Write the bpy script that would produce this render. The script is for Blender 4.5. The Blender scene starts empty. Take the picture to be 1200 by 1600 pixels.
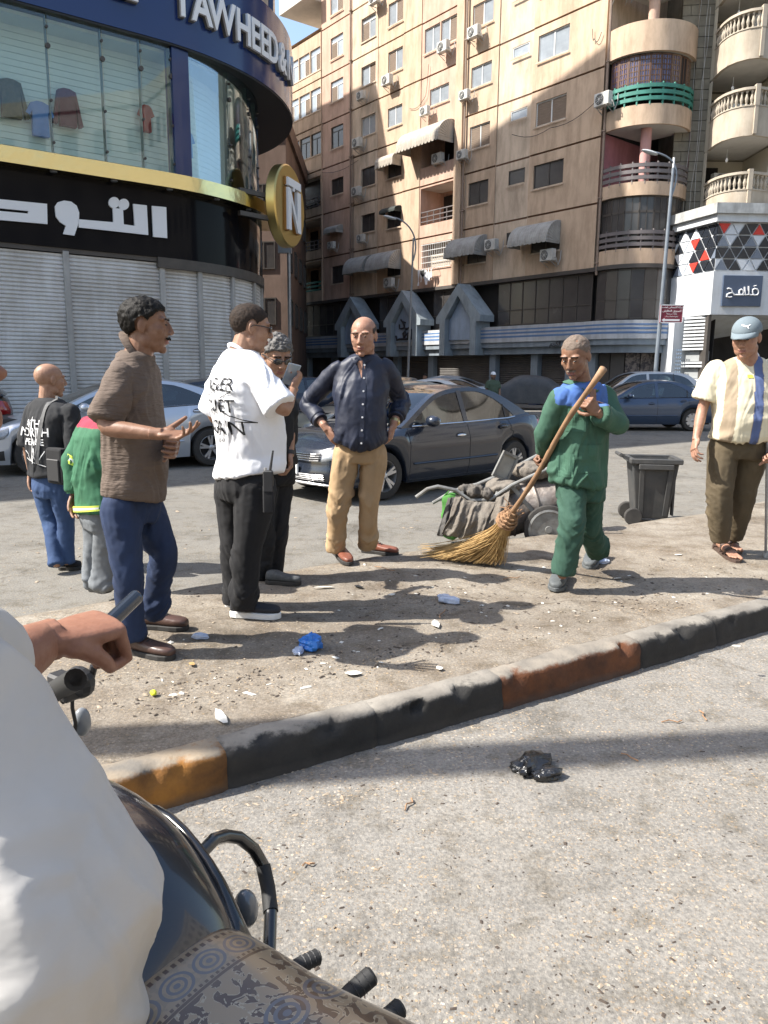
import bpy, bmesh, math, random
import numpy as np
from mathutils import Vector, Matrix, noise
R=math.radians; PI=math.pi
rnd=random.Random(7)
sc=bpy.context.scene
COL=sc.collection
# ---------------------------------------------------------------- camera
CAM_H=1.62
PITCH=10.39; ROLL=0.46
cd=bpy.data.cameras.new('camera'); cam=bpy.data.objects.new('camera',cd); COL.objects.link(cam)
cd.sensor_fit='VERTICAL'; cd.sensor_height=24.0; cd.lens=24.0*1200/1600
cd.clip_start=0.05; cd.clip_end=2000
cam.matrix_world=Matrix.Translation((0,0,CAM_H)) @ Matrix.Rotation(R(90-PITCH),4,'X') @ Matrix.Rotation(R(ROLL),4,'Z')
sc.camera=cam
# ---------------------------------------------------------------- light
SUN_EL=47.0; SUN_DIR=Vector((-0.992,-0.128,0)).normalized()      # horizontal direction towards the sun
world=bpy.data.worlds.new('World'); sc.world=world; world.use_nodes=True
wn=world.node_tree; wn.nodes.clear()
sky=wn.nodes.new('ShaderNodeTexSky'); sky.sky_type='NISHITA'; sky.sun_disc=False
sky.sun_elevation=R(SUN_EL); sky.sun_rotation=math.atan2(SUN_DIR.x,SUN_DIR.y); sky.air_density=1.3; sky.dust_density=2.2; sky.ozone_density=1.0
bg=wn.nodes.new('ShaderNodeBackground'); bg.inputs[1].default_value=0.13
wo=wn.nodes.new('ShaderNodeOutputWorld'); wn.links.new(sky.outputs[0],bg.inputs[0]); wn.links.new(bg.outputs[0],wo.inputs[0])
sd=bpy.data.lights.new('sun','SUN'); sd.energy=5.0; sd.angle=R(0.53); sd.color=(1.0,0.955,0.88)
sun=bpy.data.objects.new('sun',sd); COL.objects.link(sun)
tosun=Vector((SUN_DIR.x*math.cos(R(SUN_EL)),SUN_DIR.y*math.cos(R(SUN_EL)),math.sin(R(SUN_EL))))
sun.rotation_euler=tosun.to_track_quat('Z','Y').to_euler()
sc.view_settings.view_transform='Standard'; sc.view_settings.look='None'; sc.view_settings.gamma=1
sc.view_settings.use_curve_mapping=False; sc.view_settings.exposure=1.12
sc.cycles.max_bounces=6; sc.cycles.diffuse_bounces=3; sc.cycles.glossy_bounces=3; sc.cycles.transmission_bounces=4; sc.cycles.transparent_max_bounces=6
sc.cycles.caustics_reflective=False; sc.cycles.caustics_refractive=False
try:
    sc.cycles.use_denoising=True; sc.cycles.denoiser='OPENIMAGEDENOISE'
except Exception: pass
# ---------------------------------------------------------------- materials
MATS={}
def mat(name,col,rough=.6,metal=0,var=0,vscale=3,col2=None,bump=0,bscale=20,spec=.5,streak=0,coat=0,stretch=(1,1,1),detail=5,trans=0,alpha=1,sub=0,emit=0,speck=0,speckscale=120,speckcol=(.5,.45,.38),bdist=.01,vcontrast=.25,ridged=False):
    if name in MATS: return MATS[name]
    m=bpy.data.materials.new(name); m.use_nodes=True; nt=m.node_tree; N=nt.nodes; L=nt.links
    b=N['Principled BSDF']
    c=tuple(col)+(1,)
    b.inputs['Base Color'].default_value=c; b.inputs['Roughness'].default_value=rough; b.inputs['Metallic'].default_value=metal
    b.inputs['Specular IOR Level'].default_value=spec
    if coat: b.inputs['Coat Weight'].default_value=coat; b.inputs['Coat Roughness'].default_value=.06
    if trans: b.inputs['Transmission Weight'].default_value=trans
    if alpha<1: b.inputs['Alpha'].default_value=alpha
    if sub: b.inputs['Subsurface Weight'].default_value=sub; b.inputs['Subsurface Radius'].default_value=(.012,.004,.002); b.inputs['Subsurface Scale'].default_value=1.0
    if emit: b.inputs['Emission Color'].default_value=c; b.inputs['Emission Strength'].default_value=emit
    last=None
    if var or bump or streak or speck:
        tc=N.new('ShaderNodeTexCoord'); mp=N.new('ShaderNodeMapping'); L.new(tc.outputs['Object'],mp.inputs[0]); mp.inputs['Scale'].default_value=stretch
    if var:
        n=N.new('ShaderNodeTexNoise'); n.inputs['Scale'].default_value=vscale; n.inputs['Detail'].default_value=detail; n.inputs['Roughness'].default_value=.62
        L.new(mp.outputs[0],n.inputs[0])
        r=N.new('ShaderNodeValToRGB'); r.color_ramp.elements[0].position=.5-vcontrast; r.color_ramp.elements[1].position=.5+vcontrast
        c2=col2 if col2 else tuple(max(0,x*(1-var)) for x in col)
        r.color_ramp.elements[0].color=tuple(c2)+(1,); r.color_ramp.elements[1].color=c
        L.new(n.outputs['Fac'],r.inputs[0]); last=r.outputs[0]
        ra=N.new('ShaderNodeMapRange'); ra.inputs[3].default_value=min(1,rough+.12); ra.inputs[4].default_value=max(.03,rough-.08)
        L.new(n.outputs['Fac'],ra.inputs[0]); L.new(ra.outputs[0],b.inputs['Roughness'])
    if streak:
        mp2=N.new('ShaderNodeMapping'); L.new(tc.outputs['Object'],mp2.inputs[0]); mp2.inputs['Scale'].default_value=(1.3,1.3,.30)
        n2=N.new('ShaderNodeTexNoise'); n2.inputs['Scale'].default_value=1.6; n2.inputs['Detail'].default_value=7; n2.inputs['Roughness'].default_value=.7; L.new(mp2.outputs[0],n2.inputs[0])
        r2=N.new('ShaderNodeValToRGB'); r2.color_ramp.elements[0].position=.42; r2.color_ramp.elements[1].position=.72
        r2.color_ramp.elements[0].color=(1,1,1,1); k=1-streak; r2.color_ramp.elements[1].color=(k,k*.97,k*.93,1)
        L.new(n2.outputs['Fac'],r2.inputs[0])
        mx=N.new('ShaderNodeMix'); mx.data_type='RGBA'; mx.blend_type='MULTIPLY'; mx.inputs[0].default_value=1
        if last: L.new(last,mx.inputs[6])
        else: mx.inputs[6].default_value=c
        L.new(r2.outputs[0],mx.inputs[7]); last=mx.outputs[2]
    if speck:
        v=N.new('ShaderNodeTexVoronoi'); v.inputs['Scale'].default_value=speckscale; L.new(mp.outputs[0],v.inputs[0])
        sx=N.new('ShaderNodeSeparateColor'); L.new(v.outputs['Color'],sx.inputs[0])
        gt=N.new('ShaderNodeMath'); gt.operation='GREATER_THAN'; gt.inputs[1].default_value=1-speck; L.new(sx.outputs[0],gt.inputs[0])
        lt=N.new('ShaderNodeMath'); lt.operation='LESS_THAN'; lt.inputs[1].default_value=.42; L.new(v.outputs['Distance'],lt.inputs[0])
        mu=N.new('ShaderNodeMath'); mu.operation='MULTIPLY'; L.new(gt.outputs[0],mu.inputs[0]); L.new(lt.outputs[0],mu.inputs[1])
        mx=N.new('ShaderNodeMix'); mx.data_type='RGBA'; L.new(mu.outputs[0],mx.inputs[0])
        if last: L.new(last,mx.inputs[6])
        else: mx.inputs[6].default_value=c
        cr=N.new('ShaderNodeMix'); cr.data_type='RGBA'; cr.inputs[6].default_value=tuple(speckcol)+(1,); cr.inputs[7].default_value=tuple(x*.45 for x in speckcol)+(1,); L.new(sx.outputs[1],cr.inputs[0])
        L.new(cr.outputs[2],mx.inputs[7]); last=mx.outputs[2]
    if last: L.new(last,b.inputs['Base Color'])
    if bump:
        n3=N.new('ShaderNodeTexNoise'); n3.inputs['Scale'].default_value=bscale; n3.inputs['Detail'].default_value=4
        if ridged: n3.noise_type='RIDGED_MULTIFRACTAL'; n3.inputs['Detail'].default_value=1.6; n3.inputs['Distortion'].default_value=.7; n3.inputs['Roughness'].default_value=.45
        L.new(mp.outputs[0],n3.inputs[0])
        bp=N.new('ShaderNodeBump'); bp.inputs['Strength'].default_value=bump; bp.inputs['Distance'].default_value=bdist
        L.new(n3.outputs['Fac'],bp.inputs['Height']); L.new(bp.outputs[0],b.inputs['Normal'])
    MATS[name]=m
    return m
# ---------------------------------------------------------------- mesh builder
class MB:
    def __init__(s): s.v=[]; s.f=[]; s.m=[]; s.cur=0
    def add(s,vs,fs):
        o=len(s.v); s.v+= [tuple(p) for p in vs]; s.f+=[tuple(i+o for i in f) for f in fs]; s.m+=[s.cur]*len(fs); return s
    def box(s,c,d,rz=0,M=None):
        x,y,z=d[0]/2,d[1]/2,d[2]/2
        P=[Vector(p) for p in ((-x,-y,-z),(x,-y,-z),(x,y,-z),(-x,y,-z),(-x,-y,z),(x,-y,z),(x,y,z),(-x,y,z))]
        T=Matrix.Translation(Vector(c))@(M if M is not None else Matrix.Rotation(rz,4,'Z'))
        return s.add([T@p for p in P],[(0,3,2,1),(4,5,6,7),(0,1,5,4),(1,2,6,5),(2,3,7,6),(3,0,4,7)])
    def bx(s,x0,x1,y0,y1,z0,z1): return s.box(((x0+x1)/2,(y0+y1)/2,(z0+z1)/2),(abs(x1-x0),abs(y1-y0),abs(z1-z0)))
    def quad(s,a,b,c,d): return s.add([a,b,c,d],[(0,1,2,3)])
    def bar(s,a,b,w,h=None,up=(0,0,1)):
        a=Vector(a);b=Vector(b);d=b-a;L=d.length
        if L<1e-6: return s
        d/=L; u=Vector(up); 
        if abs(d.dot(u))>.98: u=Vector((0,1,0))
        x=d.cross(u).normalized(); y=x.cross(d)
        h=h or w
        P=[]
        for q in (a,b):
            for sx,sy in ((-1,-1),(1,-1),(1,1),(-1,1)): P.append(q+x*sx*w/2+y*sy*h/2)
        return s.add(P,[(0,1,2,3),(7,6,5,4),(0,4,5,1),(1,5,6,2),(2,6,7,3),(3,7,4,0)])
    def tube(s,pts,r,n=8,cap=True,closed=False):
        pts=[Vector(p) for p in pts]; k=len(pts)
        rs=r if isinstance(r,(list,tuple)) else [r]*k
        V=[];prev=None
        for i,p in enumerate(pts):
            if closed: t=(pts[(i+1)%k]-pts[i-1])
            else: t=(pts[min(i+1,k-1)]-pts[max(i-1,0)])
            t=t.normalized() if t.length>1e-9 else Vector((0,0,1))
            if prev is None:
                u=Vector((0,0,1)) if abs(t.z)<.9 else Vector((1,0,0)); x=t.cross(u).normalized()
            else:
                x=prev-t*prev.dot(t); x=x.normalized() if x.length>1e-6 else t.orthogonal().normalized()
            prev=x; y=t.cross(x)
            for j in range(n):
                a=2*PI*j/n; V.append(p+(x*math.cos(a)+y*math.sin(a))*rs[i])
        Fs=[]
        for i in range(k if closed else k-1):
            for j in range(n):
                a=i*n+j; b=i*n+(j+1)%n; c=((i+1)%k)*n+(j+1)%n; d=((i+1)%k)*n+j
                Fs.append((a,b,c,d))
        if cap and not closed: Fs.append(tuple(range(n-1,-1,-1))); Fs.append(tuple(range((k-1)*n,k*n)))
        return s.add(V,Fs)
    def lathe(s,prof,n=16,M=None,sq=1):
        M=M or Matrix.Identity(4); V=[];Fs=[]
        for r,z in prof:
            for j in range(n):
                a=2*PI*j/n; V.append(M@Vector((r*math.cos(a),r*math.sin(a)*sq,z)))
        for i in range(len(prof)-1):
            for j in range(n): Fs.append((i*n+j,i*n+(j+1)%n,(i+1)*n+(j+1)%n,(i+1)*n+j))
        if prof[0][0]>1e-5: Fs.append(tuple(range(n-1,-1,-1)))
        if prof[-1][0]>1e-5: Fs.append(tuple(range((len(prof)-1)*n,len(prof)*n)))
        return s.add(V,Fs)
    def ell(s,c,r,n=12,k=8,M=None):
        V=[];Fs=[];T=Matrix.Translation(Vector(c))@(M or Matrix.Identity(4))
        for i in range(k+1):
            ph=PI*i/k
            for j in range(n):
                a=2*PI*j/n; V.append(T@Vector((r[0]*math.sin(ph)*math.cos(a),r[1]*math.sin(ph)*math.sin(a),-r[2]*math.cos(ph))))
        for i in range(k):
            for j in range(n): Fs.append((i*n+j,i*n+(j+1)%n,(i+1)*n+(j+1)%n,(i+1)*n+j))
        return s.add(V,Fs)
    def prism(s,out,d,M=None):
        M=M or Matrix.Identity(4); n=len(out)        # outline in local XZ, thickness along local Y (0..d)
        A=[M@Vector((x,0,z)) for x,z in out]; B=[M@Vector((x,d,z)) for x,z in out]
        return s.add(A+B,[tuple(range(n)),tuple(range(2*n-1,n-1,-1))]+[(i,i+n,(i+1)%n+n,(i+1)%n) for i in range(n)])
    def build(s,name,m,parent=None,smooth=False,bevel=0,weld=False,seg=1,ang=35):
        me=bpy.data.meshes.new(name); me.from_pydata(s.v,[],s.f); 
        ms=m if isinstance(m,(list,tuple)) else [m]
        for q in ms: me.materials.append(q)
        if len(ms)>1: me.polygons.foreach_set('material_index',s.m)
        bm=bmesh.new(); bm.from_mesh(me)
        if weld or smooth: bmesh.ops.remove_doubles(bm,verts=bm.verts,dist=1e-5)
        bmesh.ops.recalc_face_normals(bm,faces=bm.faces); bm.to_mesh(me); bm.free()
        if smooth:
            me.polygons.foreach_set('use_smooth',[True]*len(me.polygons))
            if smooth!='all':
                try: me.set_sharp_from_angle(angle=R(ang))
                except Exception: pass
        o=bpy.data.objects.new(name,me); COL.objects.link(o)
        if parent: o.parent=parent
        if bevel:
            b=o.modifiers.new('bevel','BEVEL'); b.width=bevel; b.segments=seg; b.limit_method='ANGLE'; b.angle_limit=R(40)
        return o
def empty(name,loc=(0,0,0),rz=0,parent=None):
    o=bpy.data.objects.new(name,None); COL.objects.link(o); o.location=loc; o.rotation_euler=(0,0,rz); o.empty_display_size=.2
    if parent: o.parent=parent
    return o
def tag(o,label=None,cat=None,group=None,kind=None):
    if label: o['label']=label
    if cat: o['category']=cat
    if group: o['group']=group
    if kind: o['kind']=kind
    return o
def thing(name,label,cat,loc=(0,0,0),rz=0,group=None): return tag(empty(name,loc,rz),label,cat,group)
def copy_tree(o,parent=None):
    c=o.copy(); COL.objects.link(c)
    if parent: c.parent=parent
    for ch in list(o.children): copy_tree(ch,c)
    return c
def inst(src,loc,rz=0,parent=None,scale=None,name=None,M=None):
    o=src.copy(); COL.objects.link(o)
    if M is not None: o.matrix_basis=M
    else:
        o.location=loc; o.rotation_euler=(0,0,rz)
        if scale: o.scale=scale
    if parent: o.parent=parent
    return o
def obj_from(name,verts,faces,m,parent=None,smooth=True):
    b=MB(); b.v=[tuple(v) for v in verts]; b.f=[tuple(f) for f in faces]; b.m=[0]*len(faces); return b.build(name,m,parent,smooth)
# pixel tools: a point of the photograph turned into a place on a real plane
_cp,_sp=math.cos(R(PITCH)),math.sin(R(PITCH)); _cr,_sr=math.cos(R(ROLL)),math.sin(R(ROLL))
def ray(u,v):
    x=(u-600)/1200.;y=-(v-800)/1200.; x,y=_cr*x-_sr*y,_sr*x+_cr*y
    return Vector((x,_cp+y*_sp,y*_cp-_sp))
def G(u,v,z=0):
    d=ray(u,v); t=(z-CAM_H)/d.z; return Vector((d.x*t,d.y*t,z))
def atY(u,v,Y):
    d=ray(u,v); return Vector((d.x*Y/d.y,Y,CAM_H+d.z*Y/d.y))
def text_mesh(body,size,name,m,parent=None,ext=.01,M=None,font=None,align='CENTER',xs=1.0,bold=0.0,bev=0):
    cu=bpy.data.curves.new(name,'FONT'); cu.body=body; cu.size=size; cu.extrude=ext; cu.align_x=align; cu.align_y='CENTER'; cu.offset=bold; cu.resolution_u=3
    if font: cu.font=font
    t=bpy.data.objects.new('t',cu); COL.objects.link(t)
    dg=bpy.context.evaluated_depsgraph_get(); me=bpy.data.meshes.new_from_object(t.evaluated_get(dg)); bpy.data.objects.remove(t)
    me.name=name
    # text lies in XY facing +Z -> stand it up facing local +Y : x -> -X so that it reads correctly seen from +Y
    T=Matrix(((-xs,0,0,0),(0,0,1,0),(0,1,0,0),(0,0,0,1)))
    me.transform((M or Matrix.Identity(4))@T)
    me.materials.clear(); me.materials.append(m)
    o=bpy.data.objects.new(name,me); COL.objects.link(o)
    if parent: o.parent=parent
    return o
# ================================================================ ground, road, island
def asphalt(name,base,dust,stone,patch):
    m=bpy.data.materials.new(name); m.use_nodes=True; nt=m.node_tree; N=nt.nodes; L=nt.links; b=N['Principled BSDF']
    tc=N.new('ShaderNodeTexCoord')
    def nz(s,d=4,r=.6,src=None):
        n=N.new('ShaderNodeTexNoise'); n.inputs['Scale'].default_value=s; n.inputs['Detail'].default_value=d; n.inputs['Roughness'].default_value=r; L.new(src or tc.outputs['Object'],n.inputs[0]); return n.outputs['Fac']
    def ramp(f,p0,c0,p1,c1):
        r=N.new('ShaderNodeValToRGB'); e=r.color_ramp.elements; e[0].position=p0;e[0].color=tuple(c0)+(1,);e[1].position=p1;e[1].color=tuple(c1)+(1,); L.new(f,r.inputs[0]); return r.outputs[0]
    def mix(f,a,c,mode='MIX'):
        x=N.new('ShaderNodeMix'); x.data_type='RGBA'; x.blend_type=mode
        if isinstance(f,float): x.inputs[0].default_value=f
        else: L.new(f,x.inputs[0])
        L.new(a,x.inputs[6])
        if isinstance(c,tuple): x.inputs[7].default_value=c+(1,)
        else: L.new(c,x.inputs[7])
        return x.outputs[2]
    c=ramp(nz(.55,6,.7),.36,base,.66,dust)
    c=mix(ramp(nz(2.3,5,.65),.42,(0,0,0),.70,(1,1,1)),c,patch)
    fine=ramp(nz(70,3,.7),.30,(.62,.62,.62),.70,(1.28,1.26,1.22)); c=mix(1.0,c,fine,'MULTIPLY')
    def stones(scale,thr,size,cc,c,mk):
        v=N.new('ShaderNodeTexVoronoi'); v.inputs['Scale'].default_value=scale; v.inputs['Randomness'].default_value=1
        w=N.new('ShaderNodeVectorMath'); w.operation='ADD'; L.new(tc.outputs['Object'],w.inputs[0])
        nn=N.new('ShaderNodeTexNoise'); nn.inputs['Scale'].default_value=scale*1.7; L.new(tc.outputs['Object'],nn.inputs[0])
        sc_=N.new('ShaderNodeVectorMath'); sc_.operation='SCALE'; sc_.inputs[3].default_value=.8/scale; L.new(nn.outputs['Color'],sc_.inputs[0]); L.new(sc_.outputs[0],w.inputs[1])
        L.new(w.outputs[0],v.inputs[0])
        s=N.new('ShaderNodeSeparateColor'); L.new(v.outputs['Color'],s.inputs[0])
        gt=N.new('ShaderNodeMath'); gt.operation='GREATER_THAN'; gt.inputs[1].default_value=thr; L.new(s.outputs[0],gt.inputs[0])
        lt=N.new('ShaderNodeMath'); lt.operation='LESS_THAN'; lt.inputs[1].default_value=size; L.new(v.outputs['Distance'],lt.inputs[0])
        mu=N.new('ShaderNodeMath'); mu.operation='MULTIPLY'; L.new(gt.outputs[0],mu.inputs[0]); L.new(lt.outputs[0],mu.inputs[1])
        m5=N.new('ShaderNodeMath'); m5.operation='MULTIPLY'; L.new(mu.outputs[0],m5.inputs[0]); L.new(mk,m5.inputs[1]); mu=m5
        cr=N.new('ShaderNodeValToRGB'); e=cr.color_ramp.elements; e[0].color=tuple(x*.35 for x in cc)+(1,); e[1].color=cc+(1,); e.new(.5).color=(cc[0]*.9,cc[1]*.72,cc[2]*.5,1); L.new(s.outputs[1],cr.inputs[0])
        return mix(mu.outputs[0],c,cr.outputs[0]),mu.outputs[0]
    MSK=ramp(nz(1.7,4,.7),.40,(.25,.25,.25),.60,(1,1,1))
    c,s1=stones(58,.66,.33,stone,c,MSK); c,s2=stones(120,.5,.34,tuple(x*.8 for x in stone),c,MSK)
    # oil and tyre stains
    c=mix(1.0,c,ramp(nz(1.1,7,.75),.30,(.62,.60,.57),.46,(1,1,1)),'MULTIPLY')
    c=mix(1.0,c,ramp(nz(6.5,6,.7),.33,(.70,.67,.62),.50,(1,1,1)),'MULTIPLY')
    # worn cracks
    v=N.new('ShaderNodeTexVoronoi'); v.feature='DISTANCE_TO_EDGE'; v.inputs['Scale'].default_value=.35
    w=N.new('ShaderNodeVectorMath'); w.operation='ADD'; L.new(tc.outputs['Object'],w.inputs[0]); nn=N.new('ShaderNodeTexNoise'); nn.inputs['Scale'].default_value=1.5; nn.inputs['Detail'].default_value=6; L.new(tc.outputs['Object'],nn.inputs[0]); L.new(nn.outputs['Color'],w.inputs[1]); L.new(w.outputs[0],v.inputs[0])
    c=mix(1.0,c,ramp(v.outputs['Distance'],.0,(.72,.70,.68),.006,(1,1,1)),'MULTIPLY')
    L.new(c,b.inputs['Base Color']); b.inputs['Roughness'].default_value=.86; b.inputs['Specular IOR Level'].default_value=.3
    bp=N.new('ShaderNodeBump'); bp.inputs['Strength'].default_value=.7; bp.inputs['Distance'].default_value=.006
    ad=N.new('ShaderNodeMath'); ad.operation='ADD'; L.new(nz(90,3,.7),ad.inputs[0]); ml=N.new('ShaderNodeMath'); ml.operation='MULTIPLY'; ml.inputs[1].default_value=.5; L.new(s1,ml.inputs[0]); L.new(ml.outputs[0],ad.inputs[1])
    L.new(ad.outputs[0],bp.inputs['Height']); L.new(bp.outputs[0],b.inputs['Normal'])
    return m
M_road=asphalt('dusty asphalt',(.170,.162,.150),(.255,.242,.222),(.44,.40,.35),(.205,.193,.175))
M_road2=asphalt('far asphalt',(.15,.145,.135),(.215,.205,.185),(.30,.28,.24),(.18,.172,.155))
M_dirt=asphalt('dirty concrete',(.185,.160,.132),(.310,.282,.240),(.38,.34,.28),(.145,.117,.090))
# road surfaces
g=MB(); g.quad((-250,-120,0),(250,-120,0),(250,400,0),(-250,400,0)); tag(g.build('ground',M_road2),kind='structure')
KB=[(-7.5,-2.1),(-5.0,-.25),(-2.6,1.42),(-1.6,2.12),(-.88,2.585),(-.62,2.75),(-.24,3.0),(.06,3.17),(.30,3.325),(.82,3.655),(1.45,4.055),(2.46,4.71),(3.6,5.46),(5.5,6.75),(9,9.2)]
KF=[(-8.5,-.4),(-6.0,1.6),(-3.6,3.75),(-2.32,4.5),(-1.9,4.86),(-1.21,5.3),(-.51,5.96),(.28,6.42),(1.19,6.97),(1.9,7.42),(2.62,7.78),(3.49,8.32),(4.77,9.36),(7.0,11.2),(11,14.6)]
rd=MB(); rd.add([(x,y,.004) for x,y in [(-30,-30),(30,-30),(30,40)]]+[(x+.06,y+.1,.004) for x,y in KB[::-1]]+[(-30,-15,.004)],[tuple(range(3+len(KB)+1))])
tag(rd.build('near_road',M_road),kind='structure')
def resample(P,n):
    P=[Vector((*p,0)) for p in P]; d=[0]
    for a,b in zip(P,P[1:]): d.append(d[-1]+(b-a).length)
    out=[]
    for i in range(n):
        t=d[-1]*i/(n-1); k=max(j for j in range(len(d)) if d[j]<=t+1e-9); k=min(k,len(P)-2)
        out.append(P[k].lerp(P[k+1],(t-d[k])/(d[k+1]-d[k])))
    return out
NK=700
kb=resample(KB,NK); kf=resample(KF,NK)
def sm(L,w=14):
    out=[]
    for i in range(len(L)):
        a=max(0,i-w);b=min(len(L),i+w+1); out.append(sum((L[j] for j in range(a,b)),Vector())/(b-a))
    return out
kb=sm(kb); kf=sm(kf)
def fbm(p,o=4): return noise.fractal(Vector(p),1.0,2.0,o)
def kerbnormal(i):
    t=(kb[min(i+1,NK-1)]-kb[max(i-1,0)]).normalized(); return Vector((t.y,-t.x,0))
def island_z(x,y): return .17+.012*fbm((x*1.1,y*1.1,3))+.005*fbm((x*5,y*5,9))
# profile of the kerb: offset outward from base line and height
prof=[(.012,0.0),(.010,.035),(.006,.07),(.002,.105),(-.002,.138),(-.010,.156),(-.026,.166),(-.075,.170),(-.13,.170)]
def kerbpt(i,k):
    b=kb[i]; n=kerbnormal(i); o,z=prof[k]
    q=b+n*o
    w=.010*fbm((q.x*3.1,q.y*3.1,z*6))+.006*fbm((q.x*14,q.y*14,z*14+4))
    chip=max(0,fbm((q.x*5.5,q.y*5.5,20))-.12)*.09
    if 4<=k<=6: w-=chip; z-=chip*.6
    z2=z+ (.006*fbm((q.x*4,q.y*4,7)) if k>3 else 0)
    if k==len(prof)-1: z2=island_z(q.x,q.y)
    q=q+n*w; return (q.x,q.y,z2 if k else 0.0)
M_kb=mat('kerb black paint',(.010,.010,.010),.8,var=.5,vscale=7,col2=(.035,.032,.028),bump=.6,bscale=60,bdist=.004)
M_ko=mat('kerb orange paint',(.17,.055,.014),.8,var=.5,vscale=6,col2=(.055,.024,.013),vcontrast=.2,streak=.4,bump=.6,bscale=60,bdist=.004)
M_ky=mat('kerb ochre paint',(.32,.135,.02),.8,var=.5,vscale=6,col2=(.11,.05,.016),vcontrast=.18,bump=.6,bscale=60,bdist=.004,streak=.4)
M_ktop=mat('kerb worn concrete',(.26,.245,.22),.9,var=.5,vscale=5,col2=(.16,.145,.125),bump=.8,bscale=45,bdist=.006,speck=.2,speckscale=90,speckcol=(.1,.09,.08))
def kerb_mat(base,top,name):
    # paint on the face, worn away near the top edge with a ragged border
    m=base.copy(); m.name=name; nt=m.node_tree; N=nt.nodes;L=nt.links;b=N['Principled BSDF']
    src=b.inputs['Base Color'].links[0].from_socket
    tc=N.new('ShaderNodeTexCoord'); sp=N.new('ShaderNodeSeparateXYZ'); L.new(tc.outputs['Object'],sp.inputs[0])
    n=N.new('ShaderNodeTexNoise'); n.inputs['Scale'].default_value=9; n.inputs['Detail'].default_value=8; n.inputs['Roughness'].default_value=.7; L.new(tc.outputs['Object'],n.inputs[0])
    ma=N.new('ShaderNodeMath'); ma.operation='MULTIPLY_ADD'; ma.inputs[1].default_value=.07; L.new(n.outputs['Fac'],ma.inputs[0]); L.new(sp.outputs[2],ma.inputs[2])
    r=N.new('ShaderNodeValToRGB'); r.color_ramp.elements[0].position=.186; r.color_ramp.elements[1].position=.199; L.new(ma.outputs[0],r.inputs[0])
    # dust at the foot
    r2=N.new('ShaderNodeValToRGB'); r2.color_ramp.elements[0].position=.05; r2.color_ramp.elements[0].color=(.5,.5,.5,1); r2.color_ramp.elements[1].position=.085; r2.color_ramp.elements[1].color=(0,0,0,1); L.new(ma.outputs[0],r2.inputs[0])
    mx2=N.new('ShaderNodeMix'); mx2.data_type='RGBA'; L.new(r2.outputs[0],mx2.inputs[0]); L.new(src,mx2.inputs[6]); mx2.inputs[7].default_value=(.075,.065,.055,1)
    mx=N.new('ShaderNodeMix'); mx.data_type='RGBA'; L.new(r.outputs[0],mx.inputs[0]); L.new(mx2.outputs[2],mx.inputs[6])
    n4=N.new('ShaderNodeTexNoise'); n4.inputs['Scale'].default_value=6; n4.inputs['Detail'].default_value=6; L.new(tc.outputs['Object'],n4.inputs[0])
    r4=N.new('ShaderNodeValToRGB'); r4.color_ramp.elements[0].position=.35; r4.color_ramp.elements[1].position=.65; r4.color_ramp.elements[0].color=(.15,.135,.115,1); r4.color_ramp.elements[1].color=top+(1,); L.new(n4.outputs['Fac'],r4.inputs[0])
    L.new(r4.outputs[0],mx.inputs[7]); L.new(mx.outputs[2],b.inputs['Base Color'])
    return m
MK={'k':kerb_mat(M_kb,(.25,.228,.195),'black kerb'),'o':kerb_mat(M_ko,(.27,.235,.19),'orange kerb'),'y':kerb_mat(M_ky,(.29,.23,.16),'ochre kerb'),'d':kerb_mat(M_kb,(.24,.22,.19),'dark kerb')}
kerb=tag(empty('kerb'),kind='structure')
segs=[(-99,-2.9,'o'),(-2.9,-1.75,'k'),(-1.75,-.615,'y'),(-.615,-.02,'k'),(-.02,.565,'k'),(.565,1.42,'o'),(1.42,2.0,'k'),(2.0,2.6,'d'),(2.6,3.8,'o'),(3.8,99,'k')]
for a,b_,cc in segs:
    idx=[i for i in range(NK) if a<=kb[i].x<b_]
    if len(idx)<2: continue
    if idx[-1]<NK-1: idx.append(idx[-1]+1)
    mb=MB(); V=[]; n=len(prof)
    for i in idx:
        e=i in (idx[0],idx[-1])
        for k in range(n):
            q=Vector(kerbpt(i,k)); V.append(tuple(q-kerbnormal(i)*.012-Vector((0,0,.006 if k>3 and k<n-1 else 0))) if e else tuple(q))
    Fs=[(q*n+k,(q+1)*n+k,(q+1)*n+k+1,q*n+k+1) for q in range(len(idx)-1) for k in range(n-1)]
    mb.add(V,Fs); o=mb.build('kerb_stone',MK[cc],kerb,smooth='all')
    tag(o,'orange painted kerb stone' if cc in 'oy' else 'black painted kerb stone')
# island surface
NW=26; isl=MB(); V=[];step=3; ii=list(range(0,NK,step))
for i in ii:
    a=Vector(kerbpt(i,len(prof)-1)); b=kf[i]
    for k in range(NW+1):
        t=k/NW
        p=Vector((a.x,a.y,0)).lerp(Vector((b.x,b.y,0)),t)
        z=island_z(p.x,p.y)
        if k==0: z=a.z
        if t>.90: z-= (.17)*((t-.90)/.10)**1.6
        e=Vector((.06*fbm((p.x*2,p.y*2,1)),.06*fbm((p.x*2,p.y*2,2)),0)) if k==NW else Vector()
        V.append((p.x+e.x,p.y+e.y,max(z,-.01) if k<NW else -.01))
Fs=[(q*(NW+1)+k,(q+1)*(NW+1)+k,(q+1)*(NW+1)+k+1,q*(NW+1)+k+1) for q in range(len(ii)-1) for k in range(NW)]
isl.add(V,Fs); tag(isl.build('traffic_island_pavement',M_dirt,smooth='all'),kind='structure')
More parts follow.
